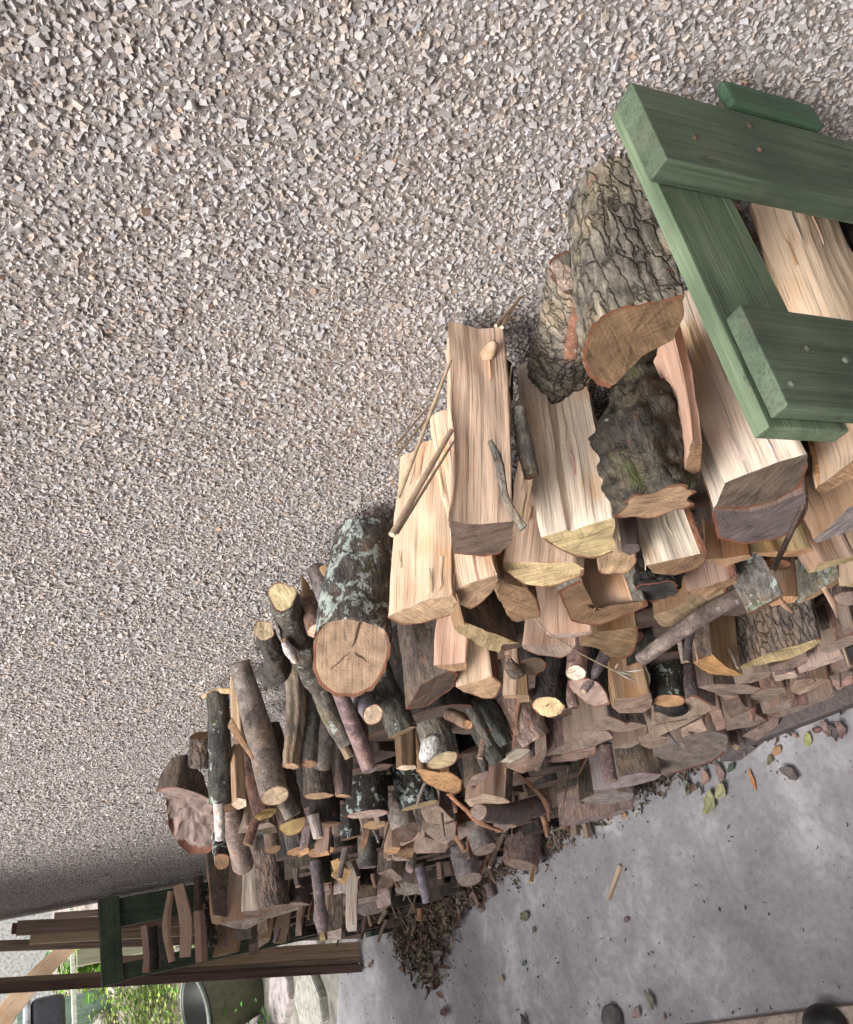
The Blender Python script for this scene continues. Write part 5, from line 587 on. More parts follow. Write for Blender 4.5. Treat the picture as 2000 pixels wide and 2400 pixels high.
{"label":'brown inner log end right of the ochre ragged one','k':'S','name':'split_log','pts':[(-2.2484,-0.248,0.6235),(-2.2243,-0.2431,0.6042),(-2.2231,-0.2529,0.5825),(-2.2508,-0.2696,0.5819),(-2.2641,-0.2622,0.6135)],'ed':(1,0,0,0,0),'ax':[0.0,0.9701,-0.2425],'L':0.2,'wood':(0.25,0.155,0.09),'end':(0.25,0.155,0.09),'bark':(0.24,0.115,0.075),'bt':'rough'},
{"label":'grey sliver end above the grey rectangular end','k':'S','name':'split_log','pts':[(-2.5812,-0.2632,0.5595),(-2.5491,-0.2605,0.5245),(-2.5699,-0.2908,0.4878),(-2.5859,-0.287,0.516)],'ed':(1,0,0,1),'ax':[0.0,0.9701,-0.2425],'L':0.2,'wood':(0.3,0.225,0.185),'end':(0.3,0.225,0.185),'bark':(0.17,0.135,0.115),'bt':'rough'},
{"label":'grey triangular end by the coiled bark','k':'S','name':'split_log','pts':[(-2.6051,-0.2934,0.5021),(-2.5625,-0.2594,0.5191),(-2.586,-0.2936,0.478)],'ed':(1,0,0),'ax':[0.0,0.9701,-0.2425],'L':0.2,'wood':(0.3,0.225,0.185),'end':(0.3,0.225,0.185),'bark':(0.11,0.085,0.07),'bt':'rough'},
{"label":'mauve log end under the whitish lens-shaped end','k':'S','name':'split_log','pts':[(-2.9711,-0.2827,0.5669),(-2.942,-0.2885,0.514),(-2.9718,-0.3135,0.5),(-2.9951,-0.3051,0.5504)],'ed':(0,0,1,0),'ax':[0.0,0.9701,-0.2425],'L':0.2,'wood':(0.33,0.25,0.24),'end':(0.33,0.25,0.24),'bark':(0.24,0.115,0.075),'bt':'rough'},
{"label":'pinkish tall block in the far lower stack','k':'S','name':'split_log','pts':[(-2.9812,-0.2869,0.598),(-2.9664,-0.2902,0.5697),(-3.0164,-0.3277,0.5561),(-3.0348,-0.3286,0.5801)],'ed':(0,0,0,1),'ax':[0.0,0.9701,-0.2425],'L':0.2,'wood':(0.38,0.27,0.25),'end':(0.38,0.27,0.25),'bark':(0.2,0.16,0.155),'bt':'rough'},
{"label":'small bright block beside the far green frame foot','k':'S','name':'split_log','pts':[(-2.6781,-0.3822,0.6441),(-2.6549,-0.3799,0.6174),(-2.6798,-0.398,0.6123),(-2.6935,-0.3951,0.6375)],'ed':(0,1,0,0),'ax':[0.0,0.9701,-0.2425],'L':0.2,'wood':(0.5,0.42,0.36),'end':(0.5,0.42,0.36),'bark':(0.2,0.16,0.155),'bt':'rough'},
{"label":'pair-like pale split ends at the far foot of the stack','k':'S','name':'split_log','pts':[(-2.7432,-0.3813,0.6836),(-2.7167,-0.3812,0.6464),(-2.7547,-0.4089,0.639),(-2.7718,-0.4036,0.6748)],'ed':(1,0,0,1),'ax':[0.0,0.9701,-0.2425],'L':0.2,'wood':(0.42,0.34,0.29),'end':(0.42,0.34,0.29),'bark':(0.11,0.085,0.07),'bt':'rough'},
{"label":'beige end left of the mushroom-shaped stub','k':'S','name':'split_log','pts':[(-2.7233,-0.2606,0.6922),(-2.7013,-0.2576,0.6678),(-2.7214,-0.2734,0.6604),(-2.7338,-0.2711,0.6831)],'ed':(1,1,0,0),'ax':[0.0,0.9701,-0.2425],'L':0.2,'wood':(0.3,0.225,0.185),'end':(0.3,0.225,0.185),'bark':(0.2,0.16,0.155),'bt':'rough'},
{"label":'long beige end under the beige small one, far stack','k':'S','name':'split_log','pts':[(-2.7479,-0.2767,0.6798),(-2.7343,-0.2797,0.6536),(-2.7491,-0.2934,0.6435),(-2.7596,-0.2866,0.674)],'ed':(0,1,0,0),'ax':[0.0,0.9701,-0.2425],'L':0.2,'wood':(0.3,0.225,0.185),'end':(0.3,0.225,0.185),'bark':(0.26,0.175,0.15),'bt':'rough'},
{"label":'brown sliver between the far ends over the frame foot','k':'S','name':'split_log','pts':[(-3.1818,-0.3079,0.4996),(-3.1671,-0.3106,0.4733),(-3.1855,-0.3257,0.4655),(-3.2052,-0.3267,0.4908)],'ed':(1,1,0,0),'ax':[0.0,0.9701,-0.2425],'L':0.2,'wood':(0.3,0.225,0.185),'end':(0.3,0.225,0.185),'bark':(0.26,0.175,0.15),'bt':'rough'},
{"label":'mushroom-shaped ochre stub with a flat sawn top','name':'round_log','pts':[(-2.4737,-0.255,0.7011),(-2.4737,-0.2432,0.7031),(-2.4737,-0.2155,0.7077)],'rs':[0.032,0.0202,0.0203],'bark':(0.45,0.29,0.14),'bt':'wood','end':(0.55,0.38,0.19),'c':0.5,'wood':1},
{"label":'dark grey smooth round in the far middle of the stack','name':'round_log','pts':[(-2.3899,-0.26,0.654),(-2.3899,-0.1948,0.6448),(-2.3899,-0.0719,0.6273)],'rs':[0.0248,0.0251,0.0257],'bark':(0.1,0.095,0.095),'bt':'smooth','end':(0.2,0.17,0.16)},
{"label":'coiled roll of bark among the far log ends','name':'bark_roll','pts':[(-2.4511,-0.2754,0.507),(-2.4511,-0.2646,0.5016),(-2.4511,-0.1054,0.422)],'rs':[0.0129,0.013,0.0135],'bark':(0.28,0.22,0.2),'bt':'rough','end':(0.3,0.24,0.22),'c':0.6},
{"label":'fibrous grey post-like log above the leaf litter','name':'round_log','pts':[(-3.6612,-0.3606,0.02),(-3.6612,-0.2761,0.0177),(-3.6612,-0.1707,0.0148)],'rs':[0.0427,0.0507,0.0514],'bark':(0.26,0.21,0.2),'bt':'fibre','end':(0.3,0.225,0.185)},
{"label":'grey knob-headed log at the far foot of the stack','name':'round_log','pts':[(-2.609,-0.3856,0.7367),(-2.609,-0.346,0.7347),(-2.609,-0.3081,0.7328),(-2.609,-0.1959,0.727)],'rs':[0.0137,0.0224,0.0156,0.0159],'bark':(0.17,0.145,0.15),'bt':'smooth','end':(0.3,0.225,0.185)},
{"label":'dark slim log above the knob-headed log','name':'round_log','pts':[(-2.735,-0.2792,0.5387),(-2.735,-0.2345,0.5299),(-2.735,-0.0927,0.5021)],'rs':[0.0206,0.0226,0.0232],'bark':(0.045,0.04,0.038),'bt':'rough','end':(0.25,0.155,0.09)},
{"label":'dark mossy log behind the mushroom-shaped stub','name':'round_log','pts':[(-2.6603,-0.2578,0.6995),(-2.6603,-0.1823,0.7019),(-2.6603,-0.0679,0.7057)],'rs':[0.0268,0.0307,0.0313],'bark':(0.055,0.06,0.04),'bt':'lichen','end':(0.48,0.28,0.15)},
{"label":'dark wet log with torn bark in the far middle of the stack','name':'round_log','pts':[(-1.9415,-0.2349,0.8498),(-1.9415,-0.1952,0.8512),(-1.9415,-0.045,0.8563)],'rs':[0.023,0.0232,0.0239],'bark':(0.045,0.04,0.038),'bt':'lichen','end':(0.25,0.155,0.09)},
{"label":'purplish stick upright near the leaf litter','name':'stick','pts':[(-2.1585,-0.3874,0.6032),(-2.1585,-0.3045,0.6039)],'rs':[0.012,0.0137],'bark':(0.15,0.13,0.16),'bt':'smooth','end':(0.3,0.225,0.185)},
{"label":'split brown stick beside the purplish upright stick','name':'stick','pts':[(-2.599,-0.3096,0.355),(-2.599,-0.2651,0.3483)],'rs':[0.0092,0.0093],'bark':(0.3,0.2,0.15),'bt':'wood','end':(0.7,0.52,0.375),'wood':1},
{"label":'grey stick leaning on the purple-grey bark log','name':'stick','pts':[(-2.9344,-0.3788,0.02),(-2.9344,-0.3335,0.028)],'rs':[0.0169,0.0169],'bark':(0.2,0.16,0.16),'bt':'smooth','end':(0.3,0.225,0.185)},
{"label":'split kindling stick at the foot of the purple-grey log','name':'stick','pts':[(-3.0474,-0.3886,0.02),(-3.0474,-0.3451,0.0348)],'rs':[0.0108,0.0109],'bark':(0.3,0.22,0.19),'bt':'wood','end':(0.7,0.52,0.375),'wood':1},
{"label":'pale kindling stick resting on the concrete near the stack foot','name':'stick','pts':[(-2.3937,-0.3829,0.1684),(-2.3937,-0.3417,0.1479)],'rs':[0.0086,0.0087],'bark':(0.42,0.3,0.2),'bt':'wood','end':(0.7,0.52,0.375),'wood':1},
{"label":'smooth grey log with orange splintered end lying on top of the pile','name':'round_log','pts':[(-1.3267,-0.235,1.1781),(-1.3502,-0.13,1.1835),(-1.3151,-0.025,1.2096)],'rs':[0.0211,0.0221,0.0162],'bark':(0.2,0.17,0.145),'bt':'smooth','end':(0.55,0.42,0.29),'c':0.25,'det':2},
{"label":'lichen-streaked dark log beside the pinkish gnarled stump','name':'round_log','pts':[(-1.5052,-0.2,1.2221),(-1.4703,-0.12,1.2203),(-1.4492,-0.03,1.2175)],'rs':[0.0184,0.0185,0.0181],'bark':(0.075,0.07,0.065),'bt':'lichen','end':(0.25,0.155,0.09),'det':2},
{"label":'ochre bark chip on the wall end of the lichen-streaked log','name':'bark_flake','pts':[(-1.4975,-0.02,1.235),(-1.4389,-0.03,1.2224),(-1.414,-0.04,1.2043)],'rs':[0.0037,0.005,0.0057],'bark':(0.38,0.28,0.18),'bt':'rough','end':(0.4,0.268,0.165),'flat':0.4},
{"label":'pinkish gnarled stump with hollows, leaning on the pebbled wall','k':'S','name':'stump','pts':[(-2.0084,-0.0285,1.2345),(-1.9737,-0.003,1.2121),(-1.9594,0.0016,1.1885),(-1.9887,-0.0448,1.1472),(-2.0468,-0.1137,1.121),(-2.1065,-0.1785,1.1087),(-2.1259,-0.191,1.1255),(-2.1359,-0.1847,1.1651),(-2.1235,-0.1628,1.1878),(-2.0974,-0.1271,1.2112),(-2.0386,-0.0639,1.222)],'ed':(1,1,1,1,1,1,1,1,1,1,1),'ax':[0.0,0.9625,-0.2713],'L':0.02,'wood':(0.3,0.225,0.185),'end':(0.27,0.2,0.175),'bark':(0.11,0.085,0.07),'bt':'rough','det':2},
{"label":'dark bark chunk above the gnarled stump','name':'round_log','pts':[(-1.7461,-0.075,1.1941),(-1.7128,-0.03,1.1989)],'rs':[0.0283,0.0199],'bark':(0.11,0.085,0.07),'bt':'fissure','end':(0.25,0.155,0.09)},
{"label":'white birch-barked stick below the lichen-streaked log','name':'stick','pts':[(-1.5227,-0.255,1.2247),(-1.4958,-0.2,1.2268)],'rs':[0.0084,0.0098],'bark':(0.6,0.56,0.52),'bt':'rough','end':(0.4,0.268,0.165)},
{"label":'dark log end with a white fungus spot under the birch-barked stick','name':'round_log','pts':[(-1.7595,-0.26,1.1752),(-1.8511,-0.2,1.1538)],'rs':[0.0152,0.0171],'bark':(0.045,0.04,0.038),'bt':'lichen','end':(0.25,0.155,0.09)},
{"label":'pinkish bark log slanting beside the birch-barked stick','name':'round_log','pts':[(-1.7397,-0.275,1.1409),(-1.5779,-0.19,1.1918)],'rs':[0.0192,0.0171],'bark':(0.27,0.2,0.18),'bt':'smooth','end':(0.4,0.268,0.165),'det':2},
{"label":'short stub under the tip of the smooth grey log','name':'round_log','pts':[(-1.6368,-0.2186,1.0646),(-1.6368,-0.1775,1.079),(-1.6368,-0.0393,1.1273)],'rs':[0.0165,0.0159,0.0162],'bark':(0.22,0.19,0.16),'bt':'smooth','end':(0.4,0.268,0.165)},
{"label":'clean pale split strip behind the smooth grey log','name':'split_log','pts':[(-1.4333,-0.11,1.1984),(-1.3959,-0.02,1.2001)],'rs':[0.0113,0.0099],'bark':(0.66,0.47,0.29),'bt':'wood','end':(0.7,0.52,0.375),'wood':1},
{"label":'brown bark shard leaning on the smooth grey log','name':'bark_flake','pts':[(-1.2843,-0.185,1.2153),(-1.3329,-0.115,1.2311)],'rs':[0.0038,0.0092],'bark':(0.22,0.13,0.07),'bt':'smooth','end':(0.4,0.268,0.165),'flat':0.25},
{"label":'pale split log left of the smooth grey log','name':'split_log','pts':[(-1.4007,-0.225,1.215),(-1.4842,-0.12,1.1887)],'rs':[0.0126,0.013],'bark':(0.48,0.34,0.22),'bt':'wood','end':(0.7,0.52,0.375),'wood':1},
{"label":'weathered grey split log with a knotty end below the pale split log','k':'S','name':'split_log','pts':[(-1.6182,-0.2353,1.1751),(-1.5939,-0.2288,1.163),(-1.5892,-0.2302,1.1215),(-1.603,-0.2352,1.1094),(-1.6187,-0.2369,1.1553)],'ed':(0,0,0,0,0),'ax':[0.0,1.0,0.0088],'L':0.16,'wood':(0.19,0.15,0.13),'end':(0.3,0.225,0.185),'bark':(0.17,0.135,0.115),'bt':'rough'},
{"label":'reddish bark log with an ochre oval end','name':'round_log','pts':[(-1.5309,-0.2244,1.1426),(-1.5309,-0.1889,1.1472),(-1.5309,-0.1263,1.1554),(-1.5309,-0.036,1.1671)],'rs':[0.0197,0.0199,0.0187,0.0191],'bark':(0.17,0.1,0.08),'bt':'rough','end':(0.45,0.31,0.13),'c':0.25,'det':2},
{"label":'large ochre rough-sawn log end below the smooth grey log','name':'round_log','pts':[(-1.6777,-0.2241,1.0559),(-1.6777,-0.2001,1.059),(-1.6777,-0.0357,1.0802)],'rs':[0.0265,0.0267,0.0277],'bark':(0.11,0.085,0.07),'bt':'rough','end':(0.52,0.37,0.17),'c':0.45,'det':2},
{"label":'pale wedge left of the ochre rough-sawn end','k':'S','name':'split_log','pts':[(-1.7124,-0.2202,1.1094),(-1.6949,-0.2181,1.0837),(-1.7129,-0.2317,1.0744),(-1.7201,-0.2282,1.0987)],'ed':(0,0,0,0),'ax':[0.0,0.9842,-0.1772],'L':0.14,'wood':(0.4,0.268,0.165),'end':(0.45,0.36,0.26),'bark':(0.17,0.135,0.115),'bt':'rough'},
{"label":'grey weathered fissured log right of the smooth grey log','name':'round_log','pts':[(-1.2759,-0.205,1.1635),(-1.2837,-0.13,1.1421),(-1.2793,-0.05,1.1311)],'rs':[0.012,0.0164,0.0148],'bark':(0.26,0.21,0.155),'bt':'fibre','end':(0.4,0.268,0.165),'det':2},
{"label":'smooth grey stick beside the weathered fissured log','name':'stick','pts':[(-1.2746,-0.205,1.1362),(-1.2991,-0.085,1.1028)],'rs':[0.0127,0.0129],'bark':(0.15,0.14,0.13),'bt':'smooth','end':(0.25,0.155,0.09)},
{"label":'lichen-dotted crooked branch behind the purple stick','name':'branch','pts':[(-1.2349,-0.19,1.0844),(-1.22,-0.145,1.1107),(-1.1926,-0.1,1.1301),(-1.1534,-0.06,1.1559)],'rs':[0.0152,0.0146,0.0138,0.016],'bark':(0.16,0.145,0.12),'bt':'lichen','end':(0.4,0.268,0.165),'det':2},
{"label":'smooth purple-brown stick with a rounded grey tip','name':'stick','pts':[(-1.1854,-0.245,1.0774),(-1.1581,-0.2,1.099),(-1.0884,-0.15,1.1394)],'rs':[0.0107,0.0114,0.0104],'bark':(0.21,0.15,0.15),'bt':'smooth','end':(0.3,0.25,0.23),'c':0.4,'det':2},
{"label":'grey mid-length stick between the crooked branch and the smooth stick','name':'stick','pts':[(-1.3761,-0.19,1.0813),(-1.3381,-0.14,1.0758),(-1.385,-0.1,1.0483)],'rs':[0.0152,0.0137,0.0129],'bark':(0.17,0.15,0.14),'bt':'smooth','end':(0.4,0.268,0.165)},
{"label":'dark elbow-shaped log with a pale disc end','name':'round_log','pts':[(-0.9764,-0.105,1.2639),(-1.0833,-0.095,1.224),(-1.179,-0.085,1.1914),(-1.2322,-0.075,1.1912)],'rs':[0.0124,0.0143,0.0196,0.016],'bark':(0.075,0.065,0.06),'bt':'rough','end':(0.55,0.43,0.28),'c':0.6,'det':2},
{"label":'bark log with a cream speckled disc end near the wall','name':'round_log','pts':[(-0.9197,-0.085,1.2528),(-0.9744,-0.09,1.2298),(-1.0701,-0.1,1.1867),(-1.1799,-0.11,1.1365)],'rs':[0.0166,0.0186,0.0195,0.0184],'bark':(0.115,0.1,0.085),'bt':'lichen','end':(0.6,0.47,0.28),'c':0.6,'det':2},
{"label":'reddish pointed stick rising behind the broad round sawn log','name':'stick','pts':[(-0.9481,-0.12,1.2074),(-0.9801,-0.06,1.2009)],'rs':[0.0117,0.0111],'bark':(0.22,0.14,0.11),'bt':'smooth','end':(0.7,0.52,0.375)},
{"label":'bare pointed tip on the reddish stick','name':'stick','pts':[(-0.9723,-0.066,1.2035),(-0.9495,-0.06,1.2122),(-0.9267,-0.055,1.2228)],'rs':[0.0073,0.0062,0.0009],'bark':(0.66,0.48,0.34),'bt':'wood','end':(0.7,0.52,0.375),'wood':1},
{"label":'grey stick split open at its end, beside the reddish pointed stick','name':'stick','pts':[(-0.8953,-0.11,1.2025),(-0.9265,-0.05,1.2023)],'rs':[0.0119,0.0119],'bark':(0.19,0.17,0.16),'bt':'smooth','end':(0.4,0.268,0.165)},
{"label":'torn wood slip at the end of the split grey stick','name':'stick','pts':[(-0.9017,-0.085,1.1961),(-0.9108,-0.055,1.1979)],'rs':[0.0069,0.0082],'bark':(0.42,0.29,0.17),'bt':'wood','end':(0.7,0.52,0.375),'wood':1},
{"label":'white fungus chip beside the dark elbow log','name':'bracket_fungus','pts':[(-1.0343,-0.125,1.2112),(-1.0102,-0.12,1.2246),(-0.9875,-0.115,1.2374)],'rs':[0.005,0.0073,0.0036],'bark':(0.66,0.6,0.58),'bt':'rough','end':(0.4,0.268,0.165)},
{"label":'bluish stick end with splintered wood under the broad round log','name':'stick','pts':[(-1.0945,-0.19,1.0947),(-1.1691,-0.13,1.0864)],'rs':[0.0146,0.0142],'bark':(0.19,0.18,0.19),'bt':'smooth','end':(0.7,0.52,0.375)},
{"label":'dark stubby log with torn bark below the smooth grey stick','name':'round_log','pts':[(-1.4547,-0.2215,1.0702),(-1.4547,-0.1723,1.0635),(-1.4547,-0.0332,1.0448)],'rs':[0.0251,0.024,0.0251],'bark':(0.1,0.085,0.075),'bt':'rough','end':(0.4,0.268,0.165),'det':2},
{"label":'grey stub with stringy end left of the purple stick tip','name':'round_log','pts':[(-1.4872,-0.2218,1.0155),(-1.4872,-0.154,0.9999),(-1.4872,-0.0366,0.9731)],'rs':[0.0126,0.0144,0.015],'bark':(0.19,0.15,0.14),'bt':'fibre','end':(0.4,0.268,0.165)},
{"label":'white peeled stub in the dark gap below the torn-bark log','name':'stick','pts':[(-1.7766,-0.245,0.9756),(-1.7766,-0.1991,0.9789)],'rs':[0.0103,0.0138],'bark':(0.4,0.34,0.31),'bt':'fibre','end':(0.82,0.7,0.56)},
{"label":'black stub behind the white peeled one','name':'round_log','pts':[(-1.8018,-0.2171,0.9523),(-1.8018,-0.1769,0.9455),(-1.8018,-0.0297,0.9206)],'rs':[0.0333,0.0319,0.0332],'bark':(0.045,0.04,0.038),'bt':'rough','end':(0.25,0.155,0.09)},
{"label":'mossy black log above the two orange slivers','name':'round_log','pts':[(-2.1465,-0.2276,0.857),(-2.1465,-0.1681,0.8557),(-2.1465,-0.0376,0.853)],'rs':[0.0328,0.0312,0.032],'bark':(0.06,0.062,0.05),'bt':'lichen','end':(0.48,0.28,0.15),'c':0.2},
{"label":'grey-black log above the larger orange sliver','name':'round_log','pts':[(-2.0974,-0.2229,0.9253),(-2.0974,-0.1785,0.9268),(-2.0974,-0.033,0.9317)],'rs':[0.0278,0.0271,0.0279],'bark':(0.09,0.085,0.085),'bt':'rough','end':(0.48,0.28,0.15),'c':0.2},
{"label":'brown peg-like log end right of the pinkish slanting log','name':'round_log','pts':[(-2.0287,-0.2183,1.003),(-2.0287,-0.1908,1.0031),(-2.0287,-0.0283,1.0037)],'rs':[0.0181,0.0172,0.0178],'bark':(0.17,0.11,0.085),'bt':'smooth','end':(0.25,0.155,0.09),'c':0.3},
{"label":'red-brown stick crossing behind the pinkish slanting log','name':'stick','pts':[(-1.5232,-0.27,1.181),(-1.5232,-0.2331,1.1625)],'rs':[0.0078,0.0079],'bark':(0.17,0.1,0.075),'bt':'smooth','end':(0.25,0.155,0.09)},
{"label":'pale split pieces end below the purple stick','name':'split_log','pts':[(-1.2937,-0.2,1.0638),(-1.2937,-0.1887,1.0677),(-1.2937,-0.1622,1.077)],'rs':[0.0079,0.0079,0.008],'bark':(0.35,0.26,0.19),'bt':'wood','end':(0.7,0.52,0.375),'wood':1},
{"label":'smooth grey-barked half log at the far end of the pile','k':'S','name':'split_log','pts':[(-3.3232,-0.2572,0.8971),(-3.2006,-0.2393,0.9169),(-3.2785,-0.2579,0.821),(-3.313,-0.2642,0.8008),(-3.3972,-0.2762,0.7908),(-3.3527,-0.2643,0.8604)],'ed':(0,1,0,0,0,0),'ax':[0.0,0.9983,-0.0588],'L':0.2317,'wood':(0.25,0.155,0.09),'end':(0.4,0.268,0.165),'bark':(0.19,0.16,0.155),'bt':'smooth'},
{"label":'narrow white split face between two far bark logs','k':'S','name':'split_log','pts':[(-3.1121,-0.2536,0.8386),(-3.1048,-0.26,0.7844),(-3.1693,-0.2709,0.7672),(-3.1703,-0.2635,0.8221)],'ed':(0,0,0,0),'ax':[0.0,0.9943,-0.1064],'L':0.24,'tap':0.8,'wood':(0.82,0.7,0.56),'end':(0.3,0.225,0.185),'bark':(0.17,0.135,0.115),'bt':'rough'},
{"label":'heavily fissured bark log at the far end of the pile','name':'round_log','pts':[(-2.9614,-0.2709,0.7697),(-2.9614,-0.1868,0.7689),(-2.9614,-0.0969,0.768)],'rs':[0.0478,0.0515,0.0522],'bark':(0.24,0.185,0.16),'bt':'fissure','end':(0.3,0.225,0.185),'det':2},
{"label":'dark smooth log right of the heavily fissured far log','name':'round_log','pts':[(-2.9941,-0.274,0.6842),(-2.9941,-0.2172,0.6692),(-2.9941,-0.1533,0.6523),(-2.9941,-0.0903,0.6356)],'rs':[0.0378,0.035,0.0306,0.031],'bark':(0.1,0.075,0.068),'bt':'smooth','end':(0.3,0.225,0.185)},
{"label":'long beige crescent end under the far bark logs','k':'S','name':'split_log','pts':[(-3.2577,-0.2656,0.8892),(-3.2251,-0.2699,0.8207),(-3.1858,-0.279,0.7308),(-3.1289,-0.2719,0.6395),(-3.1362,-0.281,0.6355),(-3.1961,-0.286,0.7359),(-3.2475,-0.3021,0.7997),(-3.2559,-0.2911,0.8364)],'ed':(0,0,0,0,0,0,0,0),'ax':[0.0,0.9578,-0.2873],'L':0.2,'wood':(0.3,0.225,0.185),'end':(0.34,0.27,0.23),'bark':(0.17,0.135,0.115),'bt':'rough'},
{"label":'dark log with pale lichen rosettes at the far end','name':'round_log','pts':[(-3.8906,-0.3007,0.7903),(-3.8906,-0.1915,0.7919),(-3.8906,-0.0822,0.7935)],'rs':[0.0203,0.0206,0.0219],'bark':(0.055,0.055,0.055),'bt':'lichen','end':(0.25,0.155,0.09)},
{"label":'reddish split log with a bent foot at the far end','name':'split_log','pts':[(-3.93,-0.3223,0.8256),(-3.93,-0.2131,0.8241),(-3.93,-0.1038,0.8226)],'rs':[0.0233,0.0197,0.0139],'bark':(0.38,0.24,0.17),'bt':'wood','end':(0.7,0.52,0.375),'wood':1},
{"label":'pinkish split block at the far end under the smooth grey half log','k':'S','name':'split_log','pts':[(-3.916,-0.3095,0.7534),(-3.9169,-0.3149,0.6989),(-3.9424,-0.3255,0.6987),(-3.9402,-0.3205,0.742)],'ed':(0,0,0,0),'ax':[0.0,1.0,-0.0058],'L':0.12,'wood':(0.42,0.29,0.23),'end':(0.3,0.225,0.185),'bark':(0.17,0.135,0.115),'bt':'rough'},
{"label":'thin tan log end over the far green upright','k':'S','name':'split_log','pts':[(-3.9552,-0.3387,0.7879),(-3.9289,-0.33,0.7531),(-3.9036,-0.3386,0.6848),(-3.9322,-0.3425,0.7343)],'ed':(0,0,0,0),'ax':[0.0,0.9578,-0.2873],'L':0.15,'wood':(0.4,0.268,0.165),'end':(0.4,0.268,0.165),'bark':(0.17,0.135,0.115),'bt':'rough'},
{"label":'small tan angular end near the far green upright','k':'S','name':'split_log','pts':[(-3.7369,-0.3175,0.6496),(-3.7153,-0.322,0.6012),(-3.7344,-0.336,0.61),(-3.7635,-0.3486,0.6397)],'ed':(0,0,0,0),'ax':[0.0,0.9578,-0.2873],'L':0.15,'wood':(0.4,0.268,0.165),'end':(0.45,0.34,0.25),'bark':(0.17,0.135,0.115),'bt':'rough'},
{"label":'grey bark block beside the small tan angular end','k':'S','name':'split_log','pts':[(-3.5794,-0.2782,0.7699),(-3.5587,-0.2885,0.7099),(-3.5862,-0.3165,0.7071),(-3.6111,-0.3139,0.76)],'ed':(0,0,0,0),'ax':[0.0,0.9578,-0.2873],'L':0.15,'wood':(0.17,0.14,0.12),'end':(0.17,0.14,0.12),'bark':(0.17,0.135,0.115),'bt':'rough'},
{"label":'split wedge above the small tan angular end','k':'S','name':'split_log','pts':[(-3.47,-0.3037,0.7106),(-3.4331,-0.2838,0.6808),(-3.4548,-0.3095,0.6717),(-3.4759,-0.315,0.6999)],'ed':(0,0,0,0),'ax':[0.0,0.9578,-0.2873],'L':0.15,'wood':(0.36,0.27,0.2),'end':(0.36,0.27,0.2),'bark':(0.17,0.135,0.115),'bt':'rough'},
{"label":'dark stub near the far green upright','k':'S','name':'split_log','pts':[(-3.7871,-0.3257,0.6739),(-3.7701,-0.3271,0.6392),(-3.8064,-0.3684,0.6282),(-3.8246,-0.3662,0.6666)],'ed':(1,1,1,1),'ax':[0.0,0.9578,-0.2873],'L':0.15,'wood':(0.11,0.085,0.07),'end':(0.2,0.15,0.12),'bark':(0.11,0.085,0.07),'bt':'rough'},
{"label":'brown block left of the grey knob-headed far log','k':'S','name':'split_log','pts':[(-3.6351,-0.329,0.6031),(-3.5821,-0.3015,0.5594),(-3.6425,-0.3561,0.5667),(-3.6592,-0.35,0.6076)],'ed':(0,0,0,0),'ax':[0.0,0.9578,-0.2873],'L':0.15,'wood':(0.27,0.19,0.13),'end':(0.27,0.19,0.13),'bark':(0.17,0.135,0.115),'bt':'rough'},
{"label":'pale narrow end beside the brown far block','k':'S','name':'split_log','pts':[(-3.4779,-0.3239,0.5684),(-3.45,-0.3067,0.5511),(-3.488,-0.3478,0.543),(-3.4991,-0.3456,0.5659)],'ed':(0,0,0,0),'ax':[0.0,0.9578,-0.2873],'L':0.15,'wood':(0.48,0.37,0.29),'end':(0.48,0.37,0.29),'bark':(0.17,0.135,0.115),'bt':'rough'},
{"label":'yellowish end low beside the far planks','k':'S','name':'split_log','pts':[(-2.9089,-0.3833,0.6555),(-2.9012,-0.3838,0.6419),(-2.9127,-0.3976,0.6375),(-2.9204,-0.397,0.6511)],'ed':(0,0,0,0),'ax':[0.0,0.9578,-0.2873],'L':0.15,'wood':(0.46,0.35,0.19),'end':(0.46,0.35,0.19),'bark':(0.17,0.135,0.115),'bt':'rough'},
{"label":'split purple-grey stick among the far log ends','name':'stick','pts':[(-3.2676,-0.3586,0.7043),(-3.2676,-0.338,0.694),(-3.2676,-0.3175,0.6837)],'rs':[0.0092,0.0101,0.0084],'bark':(0.24,0.18,0.18),'bt':'wood','end':(0.3,0.225,0.185),'wood':1},
{"label":'reddish stick-like split log standing out at the far frame','name':'split_log','pts':[(-3.95,-0.3398,1.039),(-3.94,-0.2647,1.0293),(-3.93,-0.173,1.0366)],'rs':[0.0179,0.0206,0.019],'bark':(0.52,0.36,0.28),'bt':'wood','end':(0.4,0.268,0.165),'wood':1},
{"label":'dark log behind the reddish far split log','name':'round_log','pts':[(-3.9,-0.3402,1.0154),(-3.89,-0.1863,1.0094)],'rs':[0.0177,0.0172],'bark':(0.06,0.05,0.045),'bt':'rough','end':(0.4,0.268,0.165)},
{"label":'mossy dark log between the curved far split logs','name':'round_log','pts':[(-3.86,-0.3316,0.9778),(-3.85,-0.1963,0.9784)],'rs':[0.0219,0.0213],'bark':(0.07,0.07,0.06),'bt':'rough','end':(0.4,0.268,0.165)},
{"label":'thin curved split log at the far end','name':'split_log','pts':[(-3.82,-0.3265,0.9605),(-3.81,-0.2016,0.9722),(-3.8,-0.0798,0.9488)],'rs':[0.015,0.0186,0.0129],'bark':(0.58,0.42,0.33),'bt':'wood','end':(0.4,0.268,0.165),'wood':1},
{"label":'thick curved split log at the far end','name':'split_log','pts':[(-3.78,-0.323,0.9175),(-3.77,-0.1951,0.9051),(-3.76,-0.0657,0.9228)],'rs':[0.03,0.0355,0.03],'bark':(0.62,0.45,0.35),'bt':'wood','end':(0.4,0.268,0.165),'wood':1},
